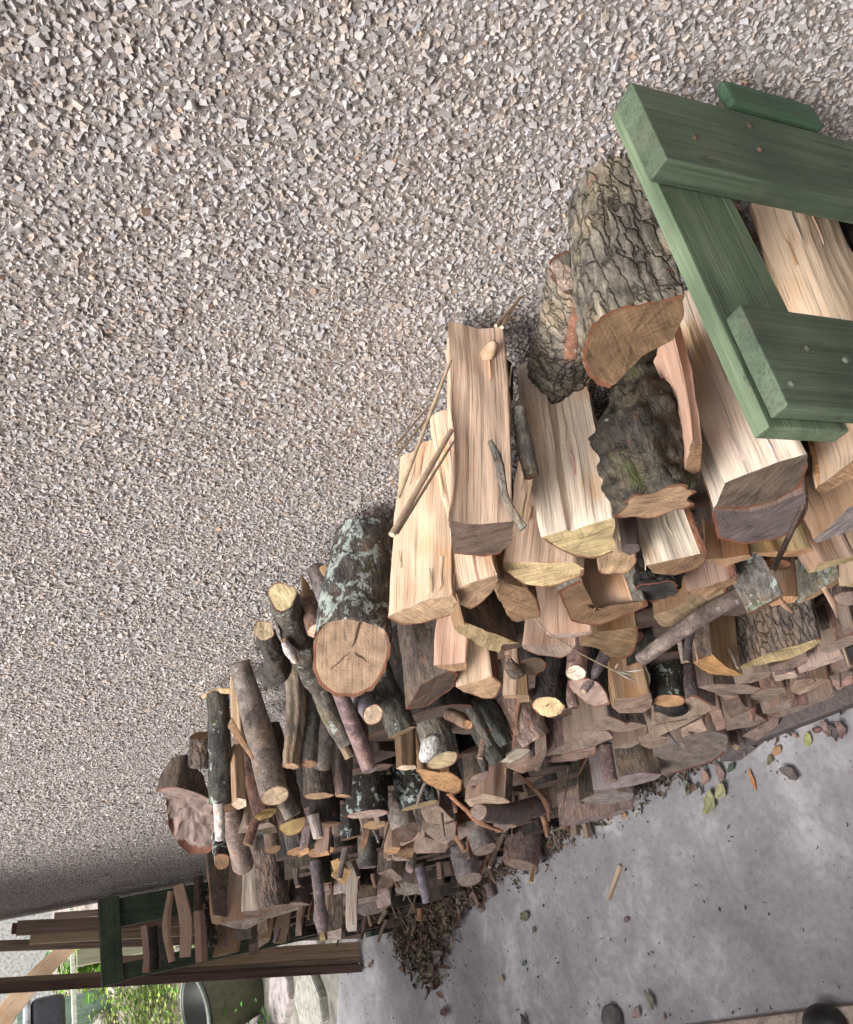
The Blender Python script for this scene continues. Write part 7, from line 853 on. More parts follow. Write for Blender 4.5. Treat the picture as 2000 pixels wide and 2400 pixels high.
# twig ends and bark scraps caught between the log ends
for i,(x,y,z,r_,kx,kz,L,lab) in enumerate([(-3.167,-0.362,0.216,0.002,-0.25,0.24,0.1,'small twig end beside the grey stick leaning on the purple-grey bark log'),
(-1.54,-0.24,0.491,0.002,0.42,-0.87,0.097,'small twig end beside the pinkish thin log end above the shaggy bark log'),
(-1.351,-0.227,0.705,0.006,-0.38,-0.51,0.045,'small bark scrap caught beside the whitish weathered log end under the pinkish peeling log'),
(-3.108,-0.337,0.334,0.003,-0.51,0.11,0.082,'small twig end beside the mauve log end under the whitish lens-shaped end'),
(-3.463,-0.368,0.369,0.002,0.41,0.28,0.084,'small twig end beside the pale narrow end beside the brown far block'),
(-3.005,-0.301,0.514,0.006,0.39,0.2,0.087,'small bark scrap caught beside the mauve log end under the whitish lens-shaped end'),
(-3.672,-0.425,0.185,0.009,0.57,-0.48,0.072,'small twig end beside the fibrous grey post-like log above the leaf litter'),
(-3.252,-0.332,0.47,0.009,0.54,-0.26,0.053,'small twig end beside the split purple-grey stick among the far log ends'),
(-2.22,-0.264,0.643,0.006,-0.58,0.28,0.043,'small bark scrap caught beside the ochre ragged log end under the ochre saw-marked one'),
(-2.684,-0.307,0.455,0.006,-0.46,0.28,0.094,'small twig end beside the thin tan end beside the small yellowish end'),
(-2.846,-0.358,0.062,0.002,-0.42,-0.26,0.041,'small twig end beside the grey rectangular log end on the fibrous post-like log'),
(-2.258,-0.288,0.323,0.006,0.09,-0.83,0.069,'small bark scrap caught beside the wide mauve-beige log end below the broad beige one'),
(-3.056,-0.31,0.461,0.002,-0.31,-0.1,0.068,'small twig end beside the pinkish tall block in the far lower stack'),
(-3.356,-0.31,0.585,0.003,-0.31,-0.65,0.09,'small twig end beside the split wedge above the small tan angular end'),
(-1.318,-0.216,0.154,0.003,0.2,0.02,0.098,'small bark scrap caught beside the grey log end right of the pinkish bark block'),
(-2.522,-0.269,0.638,0.009,-0.28,0.11,0.046,'small twig end beside the mushroom-shaped ochre stub with a flat sawn top'),
(-2.653,-0.318,0.198,0.006,0.45,-0.88,0.069,'small twig end beside the split brown stick beside the purplish upright stick'),
(-0.953,-0.206,0.64,0.002,0.01,-0.09,0.087,'small bark scrap caught beside the broad fissured bark log low under the green frame'),
(-1.33,-0.222,0.82,0.006,0.45,-0.26,0.089,'small twig end beside the thick grey branch with forked broken tips'),
(-2.017,-0.246,0.758,0.004,-0.26,0.18,0.045,'small twig end beside the small beige sliver under the hollow log'),
(-2.368,-0.282,0.291,0.004,0.56,0.01,0.1,'small bark scrap caught beside the coiled roll of bark among the far log ends'),
(-2.236,-0.265,0.652,0.009,-0.13,-0.26,0.098,'small twig end beside the ochre ragged log end under the ochre saw-marked one'),
(-1.589,-0.241,0.835,0.004,0.51,-0.57,0.046,'small twig end beside the shaded round end right of the orange half-round end'),
(-1.249,-0.229,0.801,0.003,0.49,-0.19,0.074,'small bark scrap caught beside the dark crooked branch beside the slender red-tipped branch'),
(-2.814,-0.342,0.062,0.009,-0.46,-0.07,0.048,'small twig end beside the pinkish slab end left of the pale square face'),
(-3.154,-0.334,0.402,0.009,0.28,-0.2,0.063,'small twig end beside the yellowish end low beside the far planks'),
(-3.401,-0.389,0.201,0.009,0.28,-0.89,0.067,'small bark scrap caught beside the fibrous grey post-like log above the leaf litter'),
(-3.296,-0.372,0.312,0.009,0.42,-0.81,0.04,'small twig end beside the brown block left of the grey knob-headed far log'),
(-0.941,-0.206,0.678,0.004,0.38,0.22,0.078,'small twig end beside the broad fissured bark log low under the green frame'),
(-3.242,-0.36,0.339,0.002,-0.55,0.3,0.084,'small bark scrap caught beside the pale narrow end beside the brown far block'),
(-2.334,-0.309,0.089,0.003,0.05,0.02,0.059,'small twig end beside the second split stub under the shaggy bark log'),
(-2.209,-0.286,0.188,0.009,-0.14,-0.11,0.073,'small twig end beside the short split stub under the shaggy bark log'),
(-1.417,-0.221,0.608,0.009,0.19,-0.12,0.079,'small bark scrap caught beside the pinkish thin log end above the shaggy bark log'),
(-1.809,-0.233,0.831,0.009,0.0,0.04,0.053,'small twig end beside the black stub behind the white peeled one'),
(-1.878,-0.248,0.217,0.003,0.4,-0.27,0.067,'small twig end beside the shorter grey spoon-shaped log end under the jutting one'),
(-1.727,-0.261,0.229,0.006,0.11,-0.82,0.057,'small bark scrap caught beside the shorter grey spoon-shaped log end under the jutting one'),
(-3.648,-0.347,0.549,0.006,0.03,-0.16,0.081,'small twig end beside the small tan angular end near the far green upright'),
(-3.392,-0.346,0.487,0.009,-0.17,-0.31,0.063,'small twig end beside the grey bark block beside the small tan angular end'),
(-1.342,-0.23,0.352,0.009,0.3,-0.87,0.076,'small bark scrap caught beside the small bright block under the beige triangular end'),
(-3.596,-0.405,0.28,0.009,-0.58,-0.81,0.06,'small twig end beside the dark stub near the far green upright'),
(-3.667,-0.378,0.404,0.002,-0.18,-0.72,0.067,'small twig end beside the thin tan log end over the far green upright'),
(-3.483,-0.415,0.124,0.004,-0.19,0.24,0.093,'small bark scrap caught beside the brown block left of the grey knob-headed far log'),
(-2.773,-0.293,0.47,0.004,-0.09,-0.87,0.075,'small twig end beside the small yellowish end in the far lower stack'),
(-2.328,-0.272,0.388,0.009,-0.56,0.22,0.069,'small twig end beside the coiled roll of bark among the far log ends'),
(-2.622,-0.3,0.272,0.002,-0.53,-0.47,0.068,'small bark scrap caught beside the split brown stick beside the purplish upright stick'),
(-2.027,-0.262,0.094,0.004,0.02,-0.2,0.092,'small twig end beside the grey-beige log end under the torn orange strip'),
(-0.941,-0.221,0.581,0.003,-0.39,-0.23,0.053,'small twig end beside the pinkish split log with a pale crumbly corner'),
(-1.867,-0.261,0.283,0.009,-0.5,-0.67,0.078,'small bark scrap caught beside the pinkish round bark log beside the standing bark stick'),
(-2.896,-0.326,0.303,0.009,-0.02,-0.02,0.084,'small twig end beside the dark slim log above the knob-headed log'),
(-2.563,-0.315,0.11,0.006,-0.32,0.07,0.07,'small twig end beside the grey triangular end by the coiled bark'),
(-1.757,-0.262,0.249,0.004,0.29,-0.63,0.088,'small bark scrap caught beside the grey spoon-shaped log end jutting out over the concrete'),
(-0.978,-0.221,0.833,0.009,0.39,-0.87,0.092,'small twig end beside the plain brown split stick beside the narrow upright-grained one'),
(-3.602,-0.367,0.446,0.006,-0.33,-0.32,0.087,'small twig end beside the dark shadowed log above the far split logs'),
(-1.734,-0.257,0.225,0.002,0.18,-0.31,0.075,'small bark scrap caught beside the pinkish bark stick standing between the low log ends'),
(-1.374,-0.243,0.362,0.003,-0.38,0.08,0.043,'small twig end beside the narrow pointed log end under the lip-shaped end'),
(-0.896,-0.227,0.333,0.004,0.07,-0.29,0.09,'small twig end beside the slim log end above the pinkish crumbly block'),
(-2.076,-0.245,0.779,0.009,0.55,-0.34,0.048,'small bark scrap caught beside the orange sliver end left of the mushroom-shaped stub'),
(-1.915,-0.228,0.828,0.003,0.52,0.2,0.085,'small twig end beside the larger orange sliver end by the fissured far log'),
(-3.528,-0.43,0.095,0.009,-0.29,-0.71,0.056,'small twig end beside the long beige crescent end under the far bark logs'),
(-1.496,-0.233,0.24,0.002,0.07,0.18,0.085,'small bark scrap caught beside the narrow pointed log end under the lip-shaped end'),
(-3.341,-0.407,0.136,0.002,0.35,-0.86,0.082,'small twig end beside the narrow white split face between two far bark logs'),
(-2.114,-0.275,0.351,0.003,-0.45,-0.53,0.046,'small twig end beside the wide mauve-beige log end below the broad beige one'),
(-1.835,-0.256,0.286,0.006,0.49,-0.25,0.081,'small bark scrap caught beside the grey-beige log end under the torn orange strip'),
(-1.153,-0.209,0.584,0.009,0.1,-0.74,0.065,'small twig end beside the pale kite-shaped log end below the oval slant-cut end'),
(-2.153,-0.252,0.547,0.009,-0.42,-0.31,0.045,'small twig end beside the purplish stick upright near the leaf litter'),
(-1.828,-0.234,0.639,0.006,-0.12,-0.05,0.099,'small bark scrap caught beside the beige faceted log end beside the hollow log'),
(-1.429,-0.228,0.061,0.006,-0.47,-0.24,0.071,'small twig end beside the grey log end right of the pinkish bark block'),
(-2.552,-0.26,0.805,0.009,0.09,-0.0,0.049,'small twig end beside the dark mossy log behind the mushroom-shaped stub'),
(-3.625,-0.385,0.288,0.002,0.04,-0.81,0.065,'small bark scrap caught beside the small tan angular end near the far green upright'),
(-3.177,-0.313,0.556,0.003,0.49,-0.62,0.094,'small twig end beside the whitish lens-shaped log end over the mushroom-shaped stub'),
(-3.238,-0.366,0.263,0.006,-0.29,0.13,0.093,'small twig end beside the small bright block beside the far green frame foot'),
(-0.967,-0.212,0.722,0.002,0.03,0.05,0.1,'small bark scrap caught beside the pinkish split log with a pale crumbly corner'),
(-3.229,-0.403,0.084,0.003,0.4,-0.52,0.095,'small twig end beside the beige end left of the mushroom-shaped stub'),
(-1.673,-0.25,0.293,0.004,-0.57,-0.07,0.057,'small twig end beside the grey spoon-shaped log end jutting out over the concrete'),
(-1.098,-0.232,0.198,0.002,-0.0,-0.33,0.081,'small bark scrap caught beside the slim log end above the pinkish crumbly block'),
(-1.845,-0.259,0.35,0.002,0.47,-0.22,0.09,'small twig end beside the pinkish bark stick standing between the low log ends'),
(-3.272,-0.391,0.165,0.009,0.25,-0.2,0.041,'small twig end beside the grey sliver end above the grey rectangular end'),
(-3.393,-0.371,0.307,0.006,-0.15,0.01,0.045,'small bark scrap caught beside the split wedge above the small tan angular end'),
(-3.75,-0.407,0.333,0.006,0.01,-0.56,0.041,'small twig end beside the thick curved split log at the far end'),
(-1.988,-0.268,0.412,0.009,-0.19,-0.0,0.086,'small twig end beside the broad beige log end behind the knobbed dead twig'),
(-3.031,-0.333,0.365,0.009,-0.09,-0.67,0.076,'small bark scrap caught beside the pinkish slab end left of the pale square face'),
(-3.29,-0.309,0.569,0.006,-0.25,-0.49,0.056,'small twig end beside the thin curved split log at the far end'),
(-2.204,-0.249,0.685,0.003,0.33,-0.46,0.076,'small twig end beside the thin beige log end above the coiled bark'),
(-3.457,-0.403,0.12,0.006,0.37,-0.68,0.087,'small bark scrap caught beside the grey stick leaning on the purple-grey bark log'),
(-2.449,-0.27,0.719,0.009,0.11,-0.39,0.087,'small twig end beside the mossy black log above the two orange slivers'),
(-2.888,-0.334,0.367,0.003,0.54,-0.42,0.079,'small twig end beside the orange sliver end left of the mushroom-shaped stub'),
(-2.322,-0.256,0.602,0.003,-0.13,-0.13,0.096,'small bark scrap caught beside the thin beige log end above the coiled bark'),
(-2.756,-0.303,0.461,0.006,0.02,-0.31,0.047,'small twig end beside the grey-black log above the larger orange sliver'),
(-2.498,-0.307,0.163,0.002,-0.48,-0.22,0.05,'small twig end beside the beige faceted log end beside the hollow log'),
(-3.582,-0.424,0.099,0.002,0.26,0.21,0.072,'small bark scrap caught beside the dark stub near the far green upright'),
(-1.511,-0.24,0.088,0.009,-0.46,-0.6,0.096,'small twig end beside the pinkish round bark log beside the standing bark stick'),
(-1.773,-0.245,0.611,0.006,0.6,0.26,0.047,'small twig end beside the short broken fork tip under the thick grey branch'),
(-3.28,-0.368,0.201,0.004,-0.04,-0.79,0.067,'small bark scrap caught beside the pinkish tall block in the far lower stack'),
(-2.509,-0.313,0.23,0.009,-0.08,-0.77,0.095,'small twig end beside the small shaded log end right of the curled-corner end'),
(-3.011,-0.36,0.116,0.003,0.07,-0.27,0.053,'small twig end beside the mossy dark log between the curved far split logs'),
(-1.084,-0.217,0.161,0.003,-0.21,-0.18,0.043,'small bark scrap caught beside the pinkish crumbly block over the long bottom log'),
(-0.955,-0.233,0.336,0.002,0.22,0.1,0.074,'small twig end beside the shaded log end beside the beige triangular end'),
(-1.523,-0.219,0.668,0.004,-0.08,-0.67,0.099,'small twig end beside the whitish weathered log end under the pinkish peeling log'),
(-1.062,-0.225,0.296,0.002,0.14,0.15,0.043,'small bark scrap caught beside the kite-shaped log end left of the pinkish bark strip'),
(-2.44,-0.282,0.324,0.006,-0.41,-0.44,0.058,'small twig end beside the pale wedge left of the ochre rough-sawn end'),
(-2.74,-0.301,0.39,0.004,0.27,-0.82,0.055,'small twig end beside the dark log behind the reddish far split log'),
(-3.716,-0.381,0.349,0.002,0.42,-0.44,0.084,'small bark scrap caught beside the grey bark block beside the small tan angular end'),
(-1.137,-0.209,0.201,0.006,-0.39,-0.33,0.06,'small twig end beside the pinkish crumbly block over the long bottom log'),
(-1.662,-0.246,0.14,0.006,0.59,-0.37,0.08,'small twig end beside the lip-shaped log end below the beige triangular end'),
(-3.431,-0.383,0.329,0.006,-0.15,-0.53,0.082,'small bark scrap caught beside the split purple-grey stick among the far log ends'),
(-1.215,-0.215,0.423,0.006,-0.39,-0.21,0.059,'small twig end beside the beige triangular log end beneath the mossy round log'),
(-2.585,-0.34,0.049,0.004,0.03,-0.62,0.055,'small twig end beside the small bright block under the beige triangular end'),
(-2.091,-0.258,0.558,0.006,-0.4,-0.69,0.091,'small bark scrap caught beside the broad beige log end behind the knobbed dead twig'),
(-0.906,-0.214,0.704,0.006,0.53,-0.39,0.06,'small twig end beside the ochre hollowed log end with ragged lower rim'),
(-2.647,-0.296,0.544,0.006,0.17,0.11,0.04,'small twig end beside the dark bark chunk above the gnarled stump')]):
    rg=random.Random(500+i); c=rg.choice([(.30,.23,.19),(.12,.10,.09),(.22,.16,.13),(.40,.30,.22),(.17,.14,.14),(.32,.18,.12)]); fl=i%3==2
    p1=(x+kx*L,y+L,z+kz*L); w=rg.random()<.4
    round_log(dict(name='bark_flake' if fl else 'stick',label=lab,pts=[(x,y,z),((x+p1[0])/2+rg.uniform(-.004,.004),(y+p1[1])/2,(z+p1[2])/2+rg.uniform(-.004,.004)),p1],rs=[r_*rg.uniform(.5,1),r_,r_*1.1],det=1,flat=.3 if fl else 1.,c=.2,wood=int(w and not fl),bark=c,bt='rough' if fl else 'smooth',end=(.42,.31,.22),lump=1))
# ---------------------------------------------------------------- floor litter
def leaf(label,x,y,size,col,rz,curl=.35,name='fallen_leaf',z=.006,asp=.6,group='fallen leaves on the concrete'):
    V=[];F=[];n=9
    for i in range(n):
        t=i/(n-1); w=size*asp*.5*math.sin(PI*min(1,t*.94+.03))**.8; 
        for k in (-1,-.5,0,.5,1):
            xx=(t-.5)*size; yy=w*k; zz=size*curl*((2*t-1)**2*.35+abs(k)*.22)+.0012*mn.noise((xx*200+x*99,yy*200,1))
            V.append((xx,yy*(1+.12*math.sin(i*2.1)),zz))
    for i in range(n-1):
        for k in range(4): a=i*5+k; F.append([a,a+1,a+6,a+5])
    o=mesh_obj(name,V,F,M['leaf'],None,(x,y,z),col,None,None,True); o.rotation_euler=(random.uniform(-.15,.15),random.uniform(-.15,.15),rz)
    s=o.modifiers.new('thick','SOLIDIFY'); s.thickness=.0008
    tag(o,label,'leaf' if name=='fallen_leaf' else 'wood chip',group); return o
random.seed(5)
for a in [('orange dead leaf at the foot of the bottom log',-1.478,-.266,.042,(.52,.26,.09),.3,.2),
 ('bright yellow-green leaf near the bottom log',-1.385,-.268,.044,(.50,.52,.16),1.1,.25),
 ('red-brown leaf beside the yellow-green leaf',-1.350,-.258,.026,(.24,.08,.05),.2),
 ('small orange leaf scrap touching the yellow-green leaf',-1.412,-.252,.02,(.5,.24,.12),2.),
 ('pinkish brown rolled leaf near the frame',-1.325,-.262,.05,(.33,.2,.17),1.8,.6),
 ('dark brown rolled leaf between the frame and the yellow-green leaf',-1.312,-.272,.05,(.10,.065,.055),1.7,.6),
 ('reddish crumpled leaf closest to the frame',-1.290,-.272,.05,(.27,.14,.12),1.4,.7),
 ('olive crumpled leaf below the orange dead leaf',-1.505,-.279,.035,(.22,.19,.08),.9,.6),
 ('curled dark brown leaf lying out on the concrete',-1.462,-.318,.065,(.14,.10,.085),2.4,.5),
 ('large pale yellow-green leaf in front of the stack',-1.735,-.322,.085,(.40,.40,.17),.9,.45),
 ('smaller pale yellow-green leaf beside the large one',-1.685,-.304,.07,(.44,.42,.20),.5,.45),
 ('tan dead leaf above the pale yellow-green leaves',-1.722,-.262,.055,(.42,.25,.17),1.,.5),
 ('brown dead leaf next to the tan one',-1.668,-.266,.06,(.32,.2,.16),1.3,.5),
 ('dark green leaf at the foot of the stack',-1.630,-.265,.04,(.06,.10,.05),.5,.3),
 ('green stalk-like leaf at the foot of the stack',-1.795,-.27,.06,(.16,.22,.10),1.2,.5),
 ('orange leaf scrap under the shaggy bark log',-2.085,-.28,.03,(.5,.25,.08),.3),
 ('pale grey leaf under the shaggy bark log',-2.020,-.283,.06,(.45,.45,.38),.6,.3),
 ('small green leaf alone in the middle of the concrete',-2.728,-.508,.035,(.13,.2,.07),.9,.4),
 ('dark green shoot with a thin stalk on the concrete',-2.760,-.463,.07,(.16,.16,.06),.1,.3),
 ('teal green leaf scrap further out on the concrete',-2.846,-.597,.035,(.08,.17,.12),.4,.3),
 ('pale yellow leaf pair on the far concrete',-3.022,-.632,.05,(.5,.42,.2),.2,.4),
 ('red-brown curled leaf on the far concrete',-3.540,-.715,.09,(.25,.12,.09),.1,.6),
 ('dark leaf at the bottom edge by the timber kerb',-2.930,-.765,.09,(.075,.065,.05),1.,.5),
 ('green-brown pointed leaf by the grey stone',-2.205,-.728,.065,(.2,.2,.12),1.9,.5),
 ('pinkish leaf beside the grey stone',-2.285,-.757,.06,(.42,.28,.24),.5,.4),
 ('small pink leaf scrap by the timber kerb',-2.175,-.770,.03,(.45,.3,.24),.9,.4),
 ('brown leaf by the foot of the leaning planks',-4.29,-.50,.06,(.27,.16,.11),.2,.5),
 ('dark reddish spot of leaf near the timber kerb',-2.217,-.533,.035,(.2,.12,.10),.2,.1)]:
    a=list(a); a[3]*=.72; a[4]=tuple(.7*c+.3*.22 for c in a[4]); leaf(*a)
leaf('thin orange wood splinter on the concrete',-1.582,-.305,.05,(.50,.22,.09),1.45,.1,'wood_splinter',.004,.22,None)
def bar(name,label,cat,a,b,w,h,col,m='plank'):
    a=Vector(a);b=Vector(b); d=b-a
    o=box(name,(-w/2,-h/2,0),(w/2,h/2,d.length),M[m],None,min(w,h)*.3,col,a); o.rotation_mode='QUATERNION'; o.rotation_quaternion=d.to_track_quat('Z','Y'); tag(o,label,cat); return o
bar('stick','pale straight stick lying alone on the concrete','stick',(-2.275,-.474,.006),(-2.172,-.398,.006),.012,.009,(.52,.40,.30))
def scatter(name,spots,kind='stuff',m='leafmass'):
    """many small curled chips joined into one mass"""
    V=[];F=[];T=[]; rg=random.Random(7)
    pal=[(.17,.12,.095),(.24,.175,.14),(.10,.08,.065),(.33,.24,.18),(.19,.11,.085),(.3,.26,.19),(.15,.15,.09),(.28,.23,.21)]
    for (x,y,z,s,el,ci) in spots:
        c=jit(pal[ci%len(pal)],.25,rg); R=Matrix.Rotation(rg.uniform(0,6.3),3,'Z')@Matrix.Rotation(rg.uniform(-.9,.9),3,'X')@Matrix.Rotation(rg.uniform(-.9,.9),3,'Y')
        k=len(V)
        for i,t in enumerate((-.5,0,.5)):
            for w in (-1,0,1):
                p=Vector((t*s,w*s*el*(.5 if i==1 else .28),s*(.16*abs(w)+.12*(i!=1)))); q=R@p; V.append((x+q.x,y+q.y,max(.0015,z+q.z))); T.append((*c,1))
        for i in range(2):
            for j in range(2): a=k+i*3+j; F.append([a,a+1,a+4,a+3])
    o=mesh_obj(name,V,F,M[m]); at=o.data.attributes.new('tint','FLOAT_COLOR','POINT'); at.data.foreach_set('color',np.array(T,np.float32).ravel()); o['kind']=kind; return o
rg=random.Random(21); sp=[]
for i in range(1900):       # swept heap of leaves and chips at the far foot of the stack
    t=rg.random(); x=-3.85+.80*t+rg.gauss(0,.05); y=-.20-.19*rg.random()-(.30*max(0,1-abs(t-.28)*1.9))*rg.random()**.8+rg.gauss(0,.012)
    hgt=.07*max(0,1-((y+.30)/.36)**2)*max(.1,1-abs(t-.35)*1.2); sp.append((x,y,hgt*rg.random()**.5+.003,rg.uniform(.012,.05),rg.uniform(.12,.7),rg.randrange(8)))
scatter('leaf_litter',sp)
sp=[]
for i in range(1500):        # crumbs of bark along the foot of the stack
    x=rg.uniform(-3.3,-1.1); y0=-.205-.05*max(0,-x-1.2)-.045*max(0,-x-2.1)
    sp.append((x,y0+.03-abs(rg.gauss(0,.028)),.002+rg.random()*.012,rg.uniform(.006,.026),rg.uniform(.15,.7),rg.randrange(8)))
for i in range(520): sp.append((rg.uniform(-4.8,-1.0),rg.uniform(-.95,-.28),.0015,rg.choice([.004,.005,.007,.010]),rg.uniform(.2,.7),rg.choice([2,2,0,6])))
scatter('bark_crumbs',sp)
o=box('base_timber',(0,-.06,0),(.75,0,.052),M['plank'],None,.004,(.15,.125,.12)); o.location=(-1.52,-.178,.001); o.rotation_euler=(0,0,-.012); tag(o,'long dark timber lying on the concrete under the lowest logs','timber')
# timber kerb, grey stone and the black rubber cap
kb=box('timber_kerb',(-.3,-.12,0),(2.6,0,.022),M['plank'],None,.006,(.42,.34,.285)); kb.rotation_euler=(0,0,.05); kb.location=(-2.16,-.795,0); tag(kb,'weathered pale timber lying along the concrete like a kerb','timber')
def lump(name,label,cat,loc,size,m,col,seed,sub=4,amp=.16,fr=1.4):
    bm=bmesh.new(); bmesh.ops.create_icosphere(bm,subdivisions=sub,radius=1)
    for v in bm.verts:
        k=1+amp*mn.noise(v.co*fr+Vector((seed,seed,seed)))+.04*mn.noise(v.co*6+Vector((seed,0,0))); v.co=Vector((v.co.x*size[0],v.co.y*size[1],v.co.z*size[2]))*k
    me=bpy.data.meshes.new(name); bm.to_mesh(me); bm.free(); me.polygons.foreach_set('use_smooth',[True]*len(me.polygons)); me.materials.append(M[m]); o=bpy.data.objects.new(name,me); COL.objects.link(o); o.location=loc; o.color=(*col,1)
    if label: tag(o,label,cat)
    return o
lump('stone','round dark grey stone at the end of the timber kerb','stone',(-2.40,-.765,.018),(.038,.034,.026),'stone',(.17,.165,.16),3.)
lump('rubber_cap','smooth black rounded rubber lump on the timber kerb','rubber',(-1.60,-.80,.035),(.055,.045,.032),'rubber',(.022,.021,.021),8.,4,.05)
# ---------------------------------------------------------------- garden beyond the far end
for i,(x,y,sx,sy,r,lab) in enumerate([(-5.35,-.62,.26,.20,.1,'large pale paving stone just beyond the concrete'),(-5.95,-.55,.26,.17,.3,'cracked paving stone beside the dark planter'),(-5.45,-.98,.22,.14,.7,'outer paving stone near the concrete edge'),(-6.05,-.92,.27,.16,-.3,'mauve paving stone with mossy edges'),(-5.15,-.30,.18,.16,.2,'paving stone behind the foot of the planks'),(-5.75,-.20,.24,.15,.5,'paving stone hidden partly by the planks')]):
    bm=bmesh.new(); n=9; vb=[]
    rr=random.Random(40+i); P=[(sx*(1+rr.uniform(-.18,.12))*math.cos(2*PI*k/n),sy*(1+rr.uniform(-.18,.12))*math.sin(2*PI*k/n)) for k in range(n)]
    f=bm.faces.new([bm.verts.new((a,b,0)) for a,b in P]); e=bmesh.ops.extrude_face_region(bm,geom=[f]); bmesh.ops.translate(bm,vec=(0,0,.045),verts=[v for v in e['geom'] if isinstance(v,bmesh.types.BMVert)])
    bmesh.ops.recalc_face_normals(bm,faces=bm.faces); bmesh.ops.bevel(bm,geom=list(bm.edges),offset=.006,segments=2,affect='EDGES')
    me=bpy.data.meshes.new('paving_stone'); bm.to_mesh(me); bm.free(); me.materials.append(M['stone']); o=bpy.data.objects.new('paving_stone',me); COL.objects.link(o); o.location=(x,y,-.016); o.rotation_euler=(0,0,r); o.color=(*jit((.30,.275,.25),.12,rr),1); tag(o,lab,'paving stone','paving stones in the garden')
def lathe(name,prof,m,parent,col,n=40,sx=1,sy=1):
    V=[];F=[]
    for r,z in prof:
        for i in range(n): a=2*PI*i/n; V.append((r*math.cos(a)*sx,r*math.sin(a)*sy,z))
    for k in range(len(prof)-1):
        for i in range(n): j=(i+1)%n; F.append([k*n+i,k*n+j,(k+1)*n+j,(k+1)*n+i])
    return mesh_obj(name,V,F,m,parent,(0,0,0),col,None,None,True)
pl=empty('planter',(-6.62,-.49,-.01),'tall dark glazed planter standing beyond the leaning planks','planter')
lathe('pot',[(.0,.0),(.13,.0),(.15,.03),(.19,.22),(.205,.42)],M['rubber'],pl,(.10,.10,.06)); lathe('pot_inside',[(.205,.42),(.212,.445),(.205,.455),(.192,.44),(.18,.3),(.0,.28)],M['rubber'],pl,(.018,.018,.015)); lathe('rim',[(.207,.432),(.222,.437),(.222,.455),(.206,.458),(.203,.44)],M['rubber'],pl,(.15,.17,.14))
pl.rotation_euler=(.10,.20,0)
wt=empty('watering_can',(-6.6,-.86,-.01),'blue-grey tub standing beside the dark planter','tub')
lathe('tub_body',[(0,0),(.12,0),(.15,.26),(.158,.27),(.15,.275),(.14,.26),(.11,.03),(0,.03)],M['metal'],wt,(.22,.27,.30)); wt.name='garden_tub'
def plants(name,spots,pal,label,cat,kind=None,asp=.45):
    V=[];F=[];T=[]; rg=random.Random(hash(label)%999 if False else len(label))
    for (x,y,z,s) in spots:
        c=jit(rg.choice(pal),.25,rg); R=Matrix.Rotation(rg.uniform(0,6.3),3,'Z')@Matrix.Rotation(rg.uniform(-1.2,1.2),3,'X'); k=len(V)
        for p in [(-.5,0,0),(0,-asp/2,.08),(.5,0,-.05),(0,asp/2,.08)]: q=R@(Vector(p)*s); V.append((x+q.x,y+q.y,z+q.z)); T.append((*c,1))
        F+= [[k,k+1,k+2],[k,k+2,k+3]]
    o=mesh_obj(name,V,F,M['leafmass']); at=o.data.attributes.new('tint','FLOAT_COLOR','POINT'); at.data.foreach_set('color',np.array(T,np.float32).ravel())
    if kind: o['kind']=kind
    else: tag(o,label,cat)
    return o
# sloping rockery bank
V=[];F=[]; nx,ny=26,40
for i in range(nx):
    for j in range(ny):
        x=-7.4-4.5*i/(nx-1); y=-6+9*j/(ny-1); t=i/(nx-1); V.append((x,y,-.05+1.05*min(1,t*1.5)**.8+.08*mn.noise((x*2,y*2,0))+.05*mn.noise((x*6,y*6,4))))
for i in range(nx-1):
    for j in range(ny-1): a=i*ny+j; F.append([a,a+1,a+ny+1,a+ny])
bk=mesh_obj('garden_bank',V,F,M['soil'],None,(0,0,0),(.30,.25,.22),None,None,True); bk['kind']='structure'
rg=random.Random(3)
def bz(x): return -.05+1.05*min(1,((-7.4-x)/4.5)*1.5)**.8
for i in range(9):
    x=rg.uniform(-10.0,-7.7); y=rg.uniform(-.55,-.12); s=rg.uniform(.05,.14)
    lump('rockery_stone','grey-mauve stone set in the garden bank','stone',(x,y,bz(x)+s*.2),(s,s*rg.uniform(.7,1.2),s*.7),'stone',jit((.46,.41,.39),.15,rg),i*1.3,3,.3)['group']='stones in the garden bank'
sp=[]
for i in range(150):
    x=rg.uniform(-10.2,-7.5); y=rg.uniform(-1.2,.2)
    for k in range(60): r=rg.gauss(0,.09); sp.append((x+r,y+rg.gauss(0,.09),bz(x)+abs(rg.gauss(0,.09)),rg.uniform(.025,.07)))
plants('undergrowth',sp,[(.24,.40,.07),(.34,.45,.11),(.15,.27,.05),(.42,.42,.19),(.26,.33,.12)],'low green plants on the garden bank','plants','stuff')
sp=[]
for k in range(900): sp.append((-6.3+rg.gauss(0,.16),-.95+rg.gauss(0,.14),.02+abs(rg.gauss(0,.13)),rg.uniform(.03,.08)))
plants('leafy_plant',sp,[(.06,.16,.03),(.09,.22,.05),(.05,.10,.03),(.14,.25,.06)],'leafy green plant growing by the blue-grey tub','plant')
sp=[(-6.05+rg.gauss(0,.04),-.78+rg.gauss(0,.04),.12+abs(rg.gauss(0,.04)),.03) for k in range(60)]
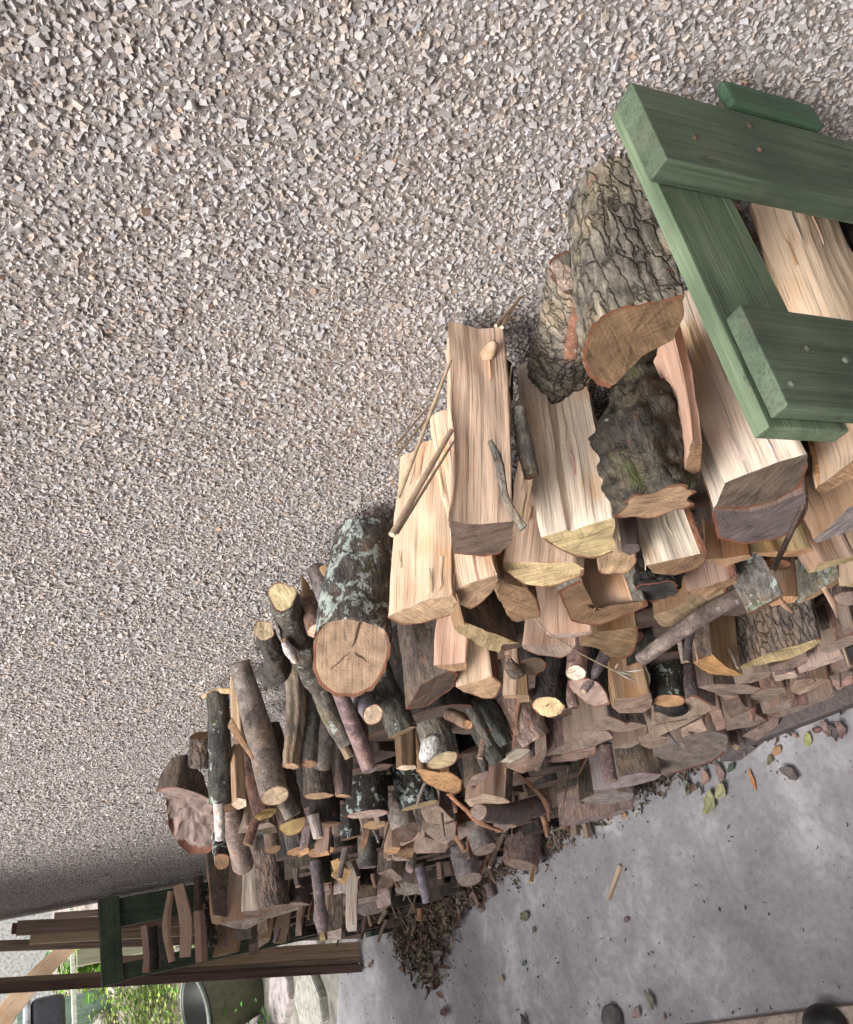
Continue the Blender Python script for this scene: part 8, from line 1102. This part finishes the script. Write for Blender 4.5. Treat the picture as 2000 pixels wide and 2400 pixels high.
plants('purple_flower',sp,[(.32,.10,.36),(.42,.18,.45)],'small clump of purple flowers in front of the planter','flower')
sp=[(-7.1+rg.gauss(0,.05),-.08+rg.gauss(0,.075),1.0+rg.gauss(0,.10),rg.uniform(.07,.13)) for k in range(160)]
plants('shrub',sp,[(.20,.42,.04),(.28,.5,.06),(.14,.32,.04)],'bright green leafy shrub behind the far green rail','shrub',None,.6)
# fence rail with posts
fr=empty('garden_fence',(-7,0,0),'pale timber fence rail on posts across the garden','fence')
box('rail',(-.03,-3.5,1.095),(.03,1.5,1.125),M['plank'],fr,.004,(.62,.64,.52))
for y in (-2.2,-1.1,-.06,1.1): box('post',(.031,y-.05,0),(.10,y+.05,1.09),M['plank'],fr,.004,(.28,.27,.18))
gp=box('shed_cladding',(-9.4,-6,.02),(-9.3,-.2,1.42),M['plank'],None,.004,(.22,.30,.25)); tag(gp,'pale green boarded shed side far beyond the fence','shed')
dp=empty('parked_trailer',(-8.3,-.45,1.24),'dark grey glossy rounded box beyond the fence','box')
box('box_body',(-.2,-.9,-.14),(.2,.25,.10),M['rubber'],dp,.06,(.05,.05,.06),None,(0,0,.0),4); box('lid',(-.21,-.92,.102),(.21,.27,.15),M['metal'],dp,.02,(.42,.42,.46)); dp.name='storage_box'
gw=box('garden_wall',(-14.4,-12,-.05),(-14,6,3.2),M['stone'],None,.02,(.60,.59,.56)); tag(gw,'pale rendered wall at the back of the garden','wall')
br=empty('bare_branch',(-5.2,-.08,1.18),'thick bare bleached branch curving past the leaning planks','branch')
d=dict(pts=[(-5.12,-.045,1.13),(-5.2,-.11,1.27),(-5.24,-.205,1.40),(-5.3,-.30,1.50),(-5.36,-.42,1.62),(-5.5,-.6,1.95),(-5.6,-.75,2.4)],rs=[.035,.055,.064,.068,.072,.075,.075],det=2,flat=1.,c=.15,wood=1,bark=(.68,.50,.34),bt='wood',end=(.4,.28,.18),name='branch',label='thick bare bleached branch curving past the leaning planks',lump=1)
bpy.data.objects.remove(br); round_log(d)
